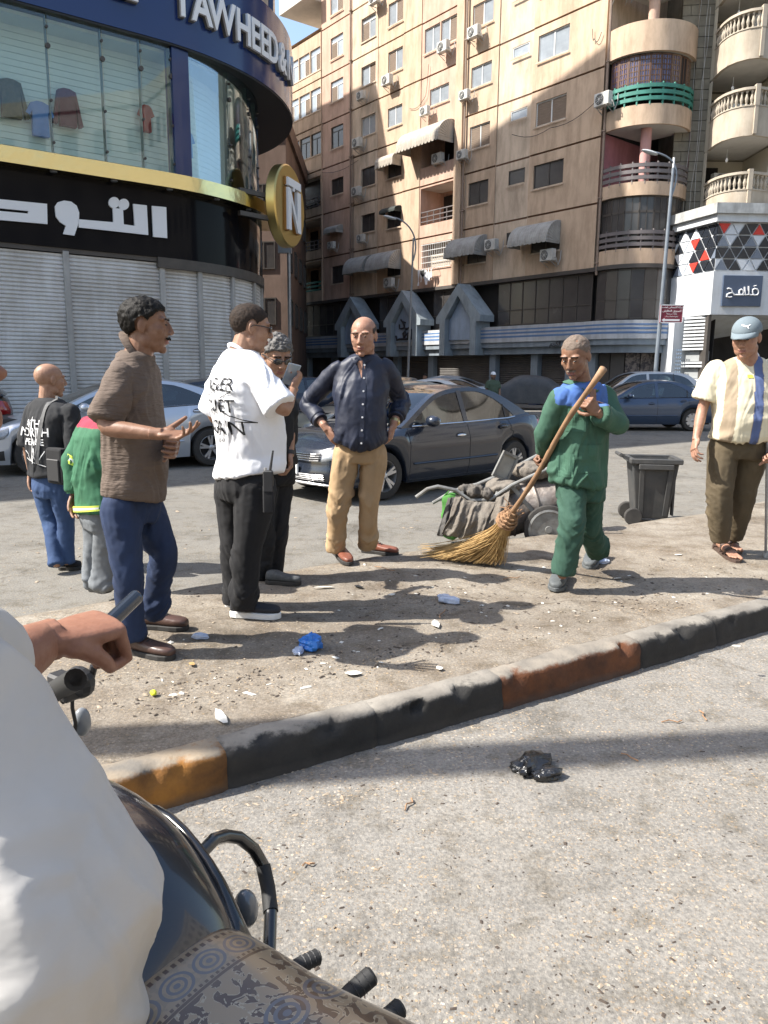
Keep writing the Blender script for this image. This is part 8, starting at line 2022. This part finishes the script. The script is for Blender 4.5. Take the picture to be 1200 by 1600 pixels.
b=MB(); wp=cp(856,822,-.30); b.tube([(wp.x,wp.y,.22),(cp(848,812,.25).x,cp(0,0,.25).y,.22)],.015,8); b.bar((wp.x,wp.y+.06,.22),cp(800,760,-.25),.035); b.build('axle',M_tube,CT,smooth=True)
# upright board and holders
Mb_=Matrix.Translation(cp(790,728,-.1))@Matrix.Rotation(R(24),4,'Y')@Matrix.Rotation(R(15),4,'Z'); b=MB()
for x0,x1,z0,z1 in ((-.07,.07,.10,.125),(-.07,.07,-.13,-.105),(-.085,-.065,-.13,.125),(.065,.085,-.13,.125)): b.box(Mb_@Vector(((x0+x1)/2,0,(z0+z1)/2)),(x1-x0,.03,z1-z0),M=Mb_.to_3x3().to_4x4())
fo=b.build('tool_frame',M_tube,CT); b=MB(); b.box(Mb_@Vector((0,.01,0)),(.13,.012,.22),M=Mb_.to_3x3().to_4x4()); b.build('frame_board',mat('pale dusty board',(.42,.40,.35),.8,var=.4,vscale=8),fo)
def blob(name,pts,m,amp=.03,sc_=5,vox=.014,parent=CT,seed=1,fold=None):
    q=MB()
    for c,r in pts: q.ell(c,r if isinstance(r,tuple) else (r,r,r),12,8)
    me=remesh(q,vox,3,.5); co=mco(me); no=mno(me); pp=co*np.array(fold or (sc_*2,sc_*2,sc_*.8)); d=amp*(ridge(pp+vnoise(co*4,seed)[:,None]*.6,seed)+.5*ridge(pp*2.1,seed+4)); co=co+no*d[:,None]; mm=MB(); mm.v=[tuple(v) for v in co]; mm.f=faces_of(me); mm.m=[0]*len(mm.f); return mm.build(name,m,parent,smooth='all')
def drape(name,tops,bots,m,nf,amp,bul,seed,parent=CT):
    tops=[Vector(p) for p in tops]; bots=[Vector(p) for p in bots]; nu,nv=72,22; V=[];Fs=[]
    def at_(P,t): k=min(len(P)-2,int(t*(len(P)-1))); return P[k].lerp(P[k+1],t*(len(P)-1)-k)
    for i in range(nu+1):
        u=i/nu
        for j in range(nv+1):
            v=j/nv; p=at_(tops,u).lerp(at_(bots,u),v); ph=nf*2*PI*(u+.10*v*math.sin(seed)+.05*fbm((u*4,v*2,seed))); w=math.sin(ph)+.5*math.sin(ph*2.3+seed)
            q=p+Vector((.012*math.sin(ph*.7),-bul*math.sin(PI*min(1,v*.85+.05))-amp*w*(.35+.65*v)-.012*fbm((u*7,v*6,seed)),.012*fbm((u*5,v*5,seed+3)))); V.append(q)
    for i in range(nu):
        for j in range(nv): a=i*(nv+1)+j; Fs.append((a,a+nv+1,a+nv+2,a+1))
    b=MB(); b.add(V,Fs); o=b.build(name,m,parent,smooth='all'); md=o.modifiers.new('s','SOLIDIFY'); md.thickness=.006; return o
drape('sack',[cp(712,772,-.26),cp(735,783,-.29),cp(770,783,-.29),cp(796,764,-.28)],[cp(688,833,-.30),cp(718,840,-.34),cp(752,841,-.36),cp(784,826,-.32)],M_sack,5,.022,.09,2)
drape('sack',[cp(700,777,-.20),cp(716,776,-.22),cp(728,782,-.25)],[cp(684,836,-.27),cp(700,838,-.3),cp(720,838,-.32)],mat('dark grey sack cloth',(.09,.085,.08),.95,var=.5,vscale=8,bump=.5,bscale=14,bdist=.02),3,.015,.04,5)
blob('sack',[(cp(745,775,-.1),(.16,.18,.05)),(cp(785,760,-.05),(.15,.18,.06)),(cp(830,735,0),(.17,.18,.07)),(cp(862,722,0),(.14,.18,.08))],M_sack,.018,7,seed=4,fold=(7,12,20))
blob('rag_bundle',[(cp(742,768,-.22),(.09,.07,.05)),(cp(760,772,-.25),(.05,.05,.05)),(cp(728,765,-.2),(.06,.05,.03))],mat('dark rags',(.13,.115,.10),.9,var=.6,vscale=20),.02,14,.010,seed=7)
b=MB(); 
for k in range(5): b.tube([cp(850+rb_.uniform(-12,12),700+rb_.uniform(0,14),-.1),cp(858+rb_.uniform(-10,14),712+rb_.uniform(-6,10),-.2),cp(872+rb_.uniform(-10,8),700+rb_.uniform(-4,12),0)],.012,6)
b.build('bent_pipes',M_tube,CT,smooth=True)
GB=thing('green_sack','bright green woven sack hanging at the handle end of the handcart','sack',(cp(705,838,.02)+C0)); GB.location.z=.0; g0=Vector(GB.location)
q=blob('sack_cloth',[(atY(706,808,cY+.05)-g0,(.095,.07,.20)),(atY(704,790,cY+.05)-g0,(.085,.06,.11)),(atY(707,828,cY+.05)-g0,(.095,.075,.08))],zmat('green sack print',[(0,(.05,.19,.03)),(.72,(.20,.10,.06)),(.80,(.08,.25,.04))],inner=.15),.016,7,.011,GB,5,(10,10,5)); q.data.attributes.new('zone','FLOAT','POINT').data.foreach_set('value',np.clip(.5+.45*vnoise(mco(q.data)*9,2),0,1).astype(np.float32))
b=MB(); b.tube([atY(694,775,cY+.05)-g0,atY(705,764,cY)-g0,atY(718,775,cY+.05)-g0],.008,6); b.build('sack_strap',MATS['green sack print'],GB)
# ---- litter
def crumple(name,label,u,v,z,size,m,group='litter on the traffic island',flat=.45,seed=1,spike=1.0,cat='litter'):
    p=G(u,v,z); b=MB(); b.ell((0,0,0),size,18,12); me=bpy.data.meshes.new('c'); me.from_pydata(b.v,[],b.f); co=mco(me); d=.35*ridge(co*np.array([1/size[0]]*3)*1.6+seed,seed)+.25*ridge(co*np.array([1/size[0]]*3)*3.6+seed,seed+2)+.3*vnoise(co/size[0]*.9+seed,seed+5)
    co=co*(1+spike*d)[:,None]; co[:,2]=np.maximum(co[:,2],-size[2]*.55)+size[2]*.56; mm=MB(); mm.v=[tuple(q) for q in co]; mm.f=b.f; mm.m=b.m; o=mm.build(name,m,None,smooth=True,ang=18); o.location=(p.x,p.y,z+.004); o.rotation_euler=(0,0,seed*1.3); tag(o,label,cat,group); return o
M_bagk=mat('glossy black plastic film',(.012,.012,.013),.22,spec=.6,coat=.3,bump=.8,bscale=60,bdist=.01); M_bagb=mat('bright blue plastic film',(.03,.17,.55),.3,spec=.5,bump=.6,bscale=60,bdist=.01); M_bagw=mat('pale film',(.55,.60,.70),.35,spec=.5,var=.5,vscale=30,col2=(.30,.36,.50)); M_paper=mat('dirty white paper',(.68,.66,.60),.85,var=.25,vscale=20)
crumple('plastic_bag','crumpled black plastic bag lying on the near road','bag'and 826,1203,.004,(.085,.055,.03),M_bagk,seed=3,cat='plastic bag'); crumple('plastic_bag','torn end of black plastic film beside the crumpled black bag',858,1216,.004,(.06,.035,.022),M_bagk,seed=5,cat='plastic bag')
crumple('plastic_bag','crumpled bright blue plastic bag in the shadow of the man in brown',487,1014,.172,(.055,.04,.045),M_bagb,seed=2,cat='plastic bag'); crumple('plastic_wrapper','pale wrapper next to the bright blue bag',467,1020,.172,(.035,.025,.012),M_bagw,seed=6,cat='wrapper')
crumple('plastic_wrapper','pale blue plastic wrapper in the middle of the island',700,940,.172,(.07,.045,.025),M_bagw,seed=9,cat='wrapper'); crumple('plastic_wrapper','small white and blue wrapper near the brown boots',313,998,.172,(.04,.02,.014),M_bagw,seed=12,cat='wrapper')
crumple('lime_peel','small bright yellow green scrap near the left kerb',240,1086,.172,(.017,.014,.012),mat('lime yellow',(.62,.66,.03),.5),seed=4,spike=.4,cat='scrap')
crumple('plastic_wrapper','clear wrapper on the dirt right of the clogs',942,880,.172,(.05,.03,.016),M_bagw,seed=15,cat='wrapper')
def scrap(u,v,w,h,seed,label,m=M_paper):
    r_=random.Random(seed); p=G(u,v,.172); n=7; V=[]; 
    for i in range(n): a=2*PI*i/n; V.append((w*math.cos(a)*r_.uniform(.6,1),h*math.sin(a)*r_.uniform(.6,1),.001+.006*r_.random()))
    b=MB(); b.add([(0,0,.006)]+V,[(0,i+1,(i+1)%n+1) for i in range(n)]); b.add([(x,y,z-.001) for x,y,z in V],[tuple(range(n))]); o=b.build('paper_scrap',m); o.location=p+Vector((0,0,.006)); o.rotation_euler=(0,0,r_.uniform(0,3)); tag(o,label,'paper scrap','litter on the traffic island')
scrap(681,976,.095,.03,1,'long torn white paper between the shadows in the middle'); scrap(551,1054,.05,.03,2,'white paper scrap below the blue bag'); scrap(507,919,.09,.02,3,'flat white scrap right of the grey shoe behind the white T-shirt'); scrap(686,1046,.035,.02,4,'small pale scrap near the middle of the kerb'); scrap(612,931,.03,.02,5,'small white scrap left of the pale blue wrapper'); scrap(345,1122,.09,.03,6,'torn white plastic by the left kerb edge'); scrap(965,905,.04,.02,7,'white scrap in the shadow of the street sweeper'); scrap(1060,868,.05,.02,8,'pale scrap left of the sandals'); scrap(560,918,.05,.03,9,'dark flat scrap in the shadow beside the tan chinos',M_blackcl); scrap(300,1040,.03,.02,10,'tan paper scrap below the front brown boot',MATS['dry straw']); scrap(1150,1012,.03,.015,11,'small white scrap at the right kerb edge')
def scatter(name,n,zf,region,m,smin,smax,seed,lab=None):
    r_=random.Random(seed); b=MB()
    for k in range(n):
        u,v=region(r_); p=G(u,v,zf); 
        s_=r_.uniform(smin,smax)*(1+.5*r_.random()**3*3); a=r_.uniform(0,PI); ca,sa=math.cos(a),math.sin(a); l=s_*r_.uniform(.6,1.6); w=s_*r_.uniform(.3,.8); h=s_*r_.uniform(.15,.5)
        z=zf+(.012*fbm((p.x*1.1,p.y*1.1,3))+.005*fbm((p.x*5,p.y*5,9)) if zf>.1 else 0)
        P_=[(-l,-w,0),(l*.8,-w*.9,0),(l,w,0),(-l*.7,w*.8,0),(r_.uniform(-.3,.3)*l,0,h)]
        b.add([(p.x+x*ca-y_*sa,p.y+x*sa+y_*ca,z+zz) for x,y_,zz in P_],[(0,1,4),(1,2,4),(2,3,4),(3,0,4)])
    o=b.build(name,m); tag(o,lab,None,None,'stuff'); return o
M_chip=mat('pale chips',(.38,.32,.25),.85,var=.6,vscale=30,col2=(.20,.15,.10)); M_crumb=mat('dark crumbs',(.06,.045,.035),.9)
def isl_reg(r_):
    t=r_.random()
    if t<.40: u=r_.uniform(120,760); return u,r_.uniform(930,1125)-(u-120)*.16*r_.random()
    if t<.75: u=r_.uniform(560,1180); return u,r_.uniform(880,965)-(u-560)*.02
    u=r_.uniform(260,1200); return u,1130-(u-260)*.19-r_.uniform(0,60)
def ok_isl(r_):
    for _ in range(20):
        u,v=isl_reg(r_); top=1155-(u-200)*.212-20; far=958-u*.155+8
        if far<v<top: return u,v
    return 700,950
scatter('debris',800,.172,ok_isl,M_chip,.003,.007,5); scatter('debris',900,.172,ok_isl,M_crumb,.003,.008,6)
scatter('paper_bits',80,.172,ok_isl,M_paper,.005,.012,15)
def near_kerb(r_): u=r_.uniform(150,1190); return u,1262-(u-200)*.275+r_.random()**2*90
scatter('gravel',700,.005,near_kerb,M_chip,.002,.006,7)
def near_road(r_): return r_.uniform(250,1200),r_.uniform(1150,1600)
scatter('gravel',900,.005,lambda r_: near_road(r_),M_chip,.0015,.0035,8); scatter('gravel',700,.005,lambda r_: near_road(r_),M_crumb,.0015,.004,9)
def far_road(r_): u=r_.uniform(0,1180); return u,r_.uniform(700,930)-u*.1
scatter('gravel',500,.003,far_road,M_chip,.006,.014,10)
for k,(u,v,l) in enumerate(((1050,1130,.05),(640,1260,.04),(985,1185,.04),(482,1352,.02),(690,960,.09),(600,890,.10),(800,905,.07),(1100,1120,.05))):
    p=G(u,v,.172 if v<1000 else .004); b=MB(); b.tube([(-l,0,.006),(-l*.2,.01,.012),(l*.5,-.004,.008),(l,.012,.010)],.003,5); o=b.build('twig',M_bind); o.location=p; o.rotation_euler=(0,0,k*1.1); tag(o,['brown twig on the near road below the right kerb','short twig in the middle of the near road','twig right of the black plastic bag','small dark stub above the motorcycle peg','thin stick beside the pale blue wrapper','thin stick by the broom tips','stick lying between broom and clogs','twig at the foot of the right kerb'][k],'twig','litter on the traffic island')
# ================================================================ motorcycle and its rider, close to the camera
ax2=Vector((-.82,.572,0)).normalized(); nn2_=Vector((.572,.82,0)).normalized()      # heading and its right hand side (away from the camera)
MCo=Vector((-.18,.80,0)); MC=thing('motorcycle','black and dark blue motorcycle with patterned seat cover in the lower left corner','motorcycle',(MCo.x,MCo.y,0),math.atan2(ax2.y,ax2.x)); MRi=(Matrix.Translation(MCo)@Matrix.Rotation(math.atan2(ax2.y,ax2.x),4,'Z')).inverted()
def ml(p): return MRi@Vector(p)
def mcover():
    m=bpy.data.materials.new('carpet patterned vinyl'); m.use_nodes=True; nt=m.node_tree;N=nt.nodes;L=nt.links;b=N['Principled BSDF']; b.inputs['Roughness'].default_value=.30; b.inputs['Coat Weight'].default_value=.6; b.inputs['Coat Roughness'].default_value=.16
    tc=N.new('ShaderNodeTexCoord'); sp=N.new('ShaderNodeSeparateXYZ'); L.new(tc.outputs['Object'],sp.inputs[0])
    def M(op,a,b_=None,c=None):
        n=N.new('ShaderNodeMath'); n.operation=op
        for i,v in enumerate((a,b_,c)):
            if v is None: continue
            if isinstance(v,(int,float)): n.inputs[i].default_value=v
            else: L.new(v,n.inputs[i])
        return n.outputs[0]
    x,y=sp.outputs[0],sp.outputs[1]
    def mix(f,a,b_):
        n=N.new('ShaderNodeMix'); n.data_type='RGBA'; L.new(f,n.inputs[0])
        for i,v in ((6,a),(7,b_)):
            if isinstance(v,tuple): n.inputs[i].default_value=v+(1,)
            else: L.new(v,n.inputs[i])
        return n.outputs[2]
    beige=(.30,.22,.135); brown=(.085,.048,.028); grey=(.12,.115,.125); pale=(.40,.33,.23)
    nz=N.new('ShaderNodeTexNoise'); nz.inputs['Scale'].default_value=120; nz.inputs['Detail'].default_value=2; L.new(tc.outputs['Object'],nz.inputs[0])
    base=mix(M('GREATER_THAN',nz.outputs['Fac'],.52),beige,(.25,.19,.12))
    # floral area : blotches of brown on beige
    vo=N.new('ShaderNodeTexVoronoi'); vo.feature='SMOOTH_F1'; vo.inputs['Scale'].default_value=34; L.new(tc.outputs['Object'],vo.inputs[0])
    n2=N.new('ShaderNodeTexNoise'); n2.inputs['Scale'].default_value=42; n2.inputs['Detail'].default_value=3; n2.inputs['Distortion'].default_value=1.2; L.new(tc.outputs['Object'],n2.inputs[0])
    leaf=M('GREATER_THAN',n2.outputs['Fac'],.50); fl=mix(leaf,brown,beige); fl=mix(M('LESS_THAN',M('ABSOLUTE',M('SUBTRACT',n2.outputs['Fac'],.50)),.012),fl,pale)
    flor=M('LESS_THAN',x,.035)
    c=mix(flor,base,fl)
    # rows of medallions and boxes across the seat
    def row(x0,w,per,c,box=False):
        u=M('DIVIDE',M('SUBTRACT',x,x0),w); inr=M('LESS_THAN',M('ABSOLUTE',u),1.0)
        v=M('MULTIPLY',M('SUBTRACT',M('FRACT',M('DIVIDE',y,per)),.5),2.0)
        if box: r=M('MAXIMUM',M('ABSOLUTE',u),M('ABSOLUTE',v))
        else: r=M('SQRT',M('ADD',M('MULTIPLY',u,u),M('MULTIPLY',v,v)))
        rg=M('GREATER_THAN',M('SINE',M('MULTIPLY',r,17.0 if not box else 13.0)),.1); ok=M('MULTIPLY',M('MULTIPLY',inr,rg),M('LESS_THAN',r,.92)); return mix(ok,c,grey)
    c=row(.064,.020,.052,c); c=row(.150,.019,.042,c,True); c=row(-.06,.026,.070,c)
    def line(x0,w,c,col): return mix(M('LESS_THAN',M('ABSOLUTE',M('SUBTRACT',x,x0)),w),c,col)
    def dots(x0,w,per,c,col): return mix(M('MULTIPLY',M('LESS_THAN',M('ABSOLUTE',M('SUBTRACT',x,x0)),w),M('GREATER_THAN',M('FRACT',M('DIVIDE',y,per)),.5)),c,col)
    c=dots(.091,.0035,.012,c,brown); c=line(.103,.004,c,brown); c=line(.112,.0025,c,pale); c=line(.119,.0012,c,grey); c=line(.172,.0015,c,brown); c=line(.178,.003,c,grey); c=dots(.127,.002,.008,c,grey); c=line(.038,.002,c,brown); c=dots(.043,.002,.009,c,brown)
    # dust
    nd=N.new('ShaderNodeTexNoise'); nd.inputs['Scale'].default_value=5; nd.inputs['Detail'].default_value=6; L.new(tc.outputs['Object'],nd.inputs[0]); rd_=N.new('ShaderNodeMapRange'); rd_.inputs[1].default_value=.45; rd_.inputs[2].default_value=.8; rd_.inputs[4].default_value=.45; L.new(nd.outputs['Fac'],rd_.inputs[0]); c=mix(rd_.outputs[0],c,(.30,.235,.16))
    L.new(c,b.inputs['Base Color']); bp=N.new('ShaderNodeBump'); bp.inputs['Strength'].default_value=.35; bp.inputs['Distance'].default_value=.004; n9=N.new('ShaderNodeTexNoise'); n9.inputs['Scale'].default_value=28; L.new(tc.outputs['Object'],n9.inputs[0]); L.new(n9.outputs['Fac'],bp.inputs['Height']); L.new(bp.outputs[0],b.inputs['Normal']); return m
def loft2(name,secs,m,ex=2.4,n=40,cap=True,parent=MC):
    b=MB(); V=[];Fs=[]
    for x,yc,zc,ry,rt,rbm in secs:
        for j in range(n):
            a=2*PI*j/n; ca,sa=math.cos(a),math.sin(a); V.append((x,yc+ry*math.copysign(abs(ca)**(2/ex),ca),zc+(rt if sa>0 else rbm)*math.copysign(abs(sa)**(2/ex),sa)))
    for i in range(len(secs)-1):
        for j in range(n): Fs.append((i*n+j,i*n+(j+1)%n,(i+1)*n+(j+1)%n,(i+1)*n+j))
    if cap: Fs+=[tuple(range(n-1,-1,-1)),tuple(range((len(secs)-1)*n,len(secs)*n))]
    b.add(V,Fs); return b.build(name,m,parent,smooth='all')
def dense(secs,k=4):
    out=[]; S_=[secs[0]]+list(secs)+[secs[-1]]
    for i in range(1,len(S_)-2):
        for q in range(k):
            t=q/k; out.append(tuple(.5*((2*b)+(c-a)*t+(2*a-5*b+4*c-d)*t*t+(3*b-a-3*c+d)*t**3) for a,b,c,d in zip(*S_[i-1:i+3])))
    out.append(secs[-1]); return out
so_=loft2('seat',dense([(-.62,.0,.80,.10,.05,.06),(-.60,.0,.80,.14,.07,.07),(-.40,.0,.79,.155,.085,.08),(-.20,.0,.775,.162,.092,.08),(-.05,.01,.775,.158,.092,.08),(.04,.01,.785,.150,.094,.08),(.10,.01,.792,.140,.092,.08),(.135,.01,.795,.122,.078,.07),(.15,.01,.79,.09,.05,.05)]),mcover(),2.6)
M_tank=mat('dark blue black tank paint',(.003,.006,.020),.22,var=.4,vscale=5,col2=(.012,.012,.014),coat=.6,spec=.6); M_tankb=mat('glossy black paint',(.006,.006,.007),.25,coat=.5,spec=.6,var=.4,vscale=7)
loft2('fuel_tank',dense([(.07,.01,.79,.09,.05,.08),(.10,.01,.80,.13,.085,.08),(.17,.01,.82,.158,.125,.10),(.26,.01,.85,.175,.145,.12),(.38,.01,.87,.178,.145,.12),(.50,.01,.87,.160,.125,.12),(.59,.01,.85,.115,.08,.10),(.62,.01,.84,.06,.04,.05)]),M_tank,2.3)
for s_ in (1,-1):
    loft2('tank_side_panel',dense([(.10,s_*.12,.80,.02,.04,.05),(.20,s_*.150,.83,.018,.070,.07),(.34,s_*.166,.85,.018,.080,.08),(.50,s_*.15,.83,.02,.05,.06)]),M_tankb,2.2,20)
b=MB(); b.lathe([(.045,0),(.045,.012),(.038,.018),(0,.018)],20,Matrix.Translation((.42,.01,1.012))); b.build('fuel_cap',M_chrome,MC,smooth=True)
b=MB(); b.bx(-.55,.30,-.10,.12,.42,.70); b.bx(.05,.45,-.14,.15,.28,.62); b.build('engine_and_frame',M_trim,MC,bevel=.03,seg=2)
def mtube(name,P_,r,m=M_trim,n=10): b=MB(); b.tube([ml(p) for p in P_],r,n); return b.build(name,m,MC,smooth=True)
cb=[atY(290,1400,1.10),atY(312,1336,1.16),atY(334,1312,1.20),atY(352,1306,1.23),atY(374,1309,1.25),atY(396,1326,1.26),atY(411,1352,1.26),atY(419,1388,1.24),atY(423,1425,1.20),atY(420,1505,1.12)]
mtube('crash_bar',cb,.0115,M_tankb,12); mtube('handlebar_wrap',[cb[6],cb[7],cb[8]],.0135,M_black,12)
p=ml(atY(384,1420,1.14)); b=MB(); b.ell((0,0,0),(.022,.02,.034),16,12); o=b.build('turn_signal',mat('smoked grey lamp',(.12,.13,.14),.2,spec=.6,coat=.5),MC,smooth=True); o.location=p
for (u0,v0,u1,v1,Y_,r_,nm) in ((468,1508,498,1494,1.42,.016,'brake_pedal'),(548,1552,583,1522,1.36,.019,'footpeg'),(595,1600,628,1572,1.30,.018,'rear_footpeg')):
    a=atY(u0,v0,Y_-.03); c=atY(u1,v1,Y_); o=mtube(nm,[a-(c-a)*1.6,a,c-(c-a)*.1,c],[r_*.55,r_,r_*1.05,r_*.8],M_black,12)
    b=MB()
    for k in range(4): q=ml(a.lerp(c,.15+.25*k)); d=(ml(c)-ml(a)).normalized(); x=d.orthogonal().normalized(); y_=d.cross(x); b.tube([q+x*r_*1.0*math.cos(2*PI*i/12)+y_*r_*1.0*math.sin(2*PI*i/12) for i in range(12)],.0015,4,closed=True)
    b.build('rubber_ridge',M_trim,o)
# wheels, fork, lamp (below and left of the picture)
for wx_ in (.95,-.42):
    b=MB(); Mw=Matrix.Translation((wx_,0,.30))@Matrix.Rotation(R(90),4,'X'); b.lathe([(.22,-.04),(.28,-.045),(.30,-.02),(.30,.02),(.28,.045),(.22,.04)],32,Mw); wo=b.build('wheel',M_tyre,MC,smooth=True); b=MB(); b.lathe([(.0,-.03),(.04,-.03),(.04,.03),(0,.03)],14,Mw)
    for k in range(10): a=PI*k/5; b.bar((wx_+.04*math.cos(a),0,.30+.04*math.sin(a)),(wx_+.22*math.cos(a),0,.30+.22*math.sin(a)),.012)
    b.build('spokes',M_rim,wo)
mtube('fork',[MCo+ax2*.95+Vector((0,0,.30)),MCo+ax2*.72+Vector((0,0,.98))],.028,M_rim)
hbY=1.12; gr=atY(118,1062,1.10); gi=atY(40,1105,1.24)
mtube('handlebar',[gi+Vector((-.30,.16,-.02)),gi,gr.lerp(gi,.45),gr],.011,M_trim); mtube('grip',[gr.lerp(gi,.5),gr],.0175,M_black,14)
mtube('brake_lever',[atY(95,1096,1.16),atY(118,1078,1.17),atY(142,1060,1.17),atY(147,1040,1.17)],.0065,M_trim); b=MB(); q=ml(atY(124,1066,1.16)); b.ell(q,(.03,.022,.026),12,8); b.box(ml(atY(100,1072,1.15)),(.05,.03,.04)); b.build('switch_housing',M_trim,MC,bevel=.004)
mtube('brake_cable',[atY(118,1066,1.17),atY(113,1088,1.18),atY(113,1106,1.19),atY(118,1130,1.22),atY(112,1175,1.25)],.0032,M_black)
b=MB(); b.ell((0,0,0),(.013,.016,.026),14,10); o=b.build('front_indicator',mat('grey indicator lens',(.20,.21,.22),.3),MC,smooth=True); o.location=ml(atY(128,1128,1.24))
# ---- rider
RY=.74; RD_=Figure('rider in a white shirt on the motorcycle at the left edge, holding a dark phone',(-.45,.72,0.0),'people in the street')
fx=Vector((.12,.99,0)).normalized(); rx_=Vector((.99,-.12,0)).normalized()
edge=[(.62,-.30,.17,.15),(.80,-.285,.20,.16),(.94,-.264,.215,.17),(1.02,-.258,.220,.17),(1.07,-.260,.215,.165),(1.12,-.274,.205,.155),(1.19,-.308,.19,.14),(1.25,-.346,.18,.125),(1.32,-.392,.165,.115),(1.38,-.44,.15,.105),(1.42,-.475,.125,.095),(1.45,-.51,.09,.08),(1.47,-.53,.07,.07)]
b=MB(); ring_loft(b,[(Vector((e-rx,.74+.0,z)),rx_,fx,rx-.02,ry-.02) for z,e,rx,ry in edge],24,2.2)
Sh=Vector((-.425,.80,1.385)); El=Vector((-.46,.90,1.165)); Wr=atY(92,1010,1.04)
Sh=atY(-15,985,.84); El=atY(-30,1000,.93)
Sh=Vector((-.54,.79,1.34)); El=Vector((-.53,.86,1.22)); Wr=atY(66,1003,1.05)
limb(b,[Sh,El,El.lerp(Wr,.35),Wr.lerp(El,.12),Wr],[.055,.048,.047,.036,.031],6,20)
hc=Vector((-.476,.75,1.595)); HMr=Matrix.Translation(hc)@basis((.35,.93,-.15))@Matrix.Scale(1.06,4); limb(b,[Vector((-.53,.73,1.43)),HMr@Vector((0,-.03,-.08))],[.065,.058],3,16)
# thighs astride
limb(b,[Vector((-.42,.72,.86)),Vector((-.62,1.08,.80)),Vector((-.60,1.02,.38))],[.09,.07,.05],4,14); limb(b,[Vector((-.52,.66,.86)),Vector((-.80,.80,.74)),Vector((-.80,.78,.36))],[.09,.07,.05],4,14)
RD_.core(b,.0065); RD_.add_mesh(head_base(.0042,.6),HMr); d_=(atY(160,978,1.13)-Wr).normalized(); RD_.add_mesh(hand_mesh((1.1,1.2,1.25,1.3),.55,.0,.0026,False,.40,.62),hand_matrix(Wr+d_*.01,d_,(.35,.60,-.70),1.15))
SKR=skin('weathered ruddy skin',(.30,.155,.105)); RD_.finish(SKR)
head_patch('hair',head_base(.0042,.6),HMr,hairpred(),.008,M_hairg,RD_.root,.003,70,.014,RD_.o); head_patch('beard',head_base(.0042,.6),HMr,lambda co: np.where((co[:,1]>-.01)&(co[:,2]<-.045)&(co[:,2]>-.13),.02,-1),.004,M_hairg,RD_.root,.001,120,.01,RD_.o)
b=MB(); ring_loft(b,[(Vector((e-rx,.74,z)),rx_,fx,rx,ry) for z,e,rx,ry in edge[:-1]],30,2.2); sl=Sh.lerp(El,.0); 
cu_=atY(22,960,.90); limb(b,[Vector((-.53,.76,1.365)),Vector((-.52,.81,1.34)),Vector((-.495,.90,1.275))],[.06,.064,.060],5,20)
M_rsh=mat('cream white shirt',(.53,.51,.48),.85,var=.10,vscale=4,bump=.4,bscale=5,bdist=.03,stretch=(1,1,1.6))
RD_.cloth('shirt',b,M_rsh,.0062,[(Vector((-.30,.74,.85)),Vector((-.30,.74,1.15)),.010,.2,7)],3,.011,91,dirs=(1.8,1.8,6),fine=.0006)
for a,c,k_ in ((Vector((-.42,.72,.84)),Vector((-.62,1.08,.80)),Vector((-.60,1.02,.30))),(Vector((-.52,.66,.84)),Vector((-.80,.80,.74)),Vector((-.80,.78,.30)))):
    b=MB(); limb(b,[a,c,k_],[.11,.085,.07],4,14,False); RD_.part('trouser_leg',b,M_rsh)
for f_ in ((-.60,1.02),(-.80,.78)): shoe(RD_,Vector((f_[0],f_[1]-.06,.0)),Vector((f_[0]-.02,f_[1]+.2,.0)),M_blackcl)
# phone in the rider's hand
ph=atY(178,966,1.17); PR=thing('mobile_phone','dark grey phone held in the hand of the motorcycle rider','phone',ph,0); d3=(atY(200,942,1.16)-atY(155,985,1.10)).normalized(); vw=ray(176,966).normalized(); xx=d3.cross(vw).normalized(); Mp=Matrix((xx,d3,xx.cross(d3))).transposed().to_4x4(); b=MB(); b.box(Mp@Vector((0,-.01,0)),(.024,.125,.060),M=Mp); b.build('case',mat('dark grey gloss plastic',(.022,.027,.036),.22,spec=.6,coat=.5),PR,bevel=.010,seg=4); b=MB(); b.box(Mp@Vector((0,.0545,0)),(.020,.004,.008),M=Mp); b.build('port',M_black,PR)
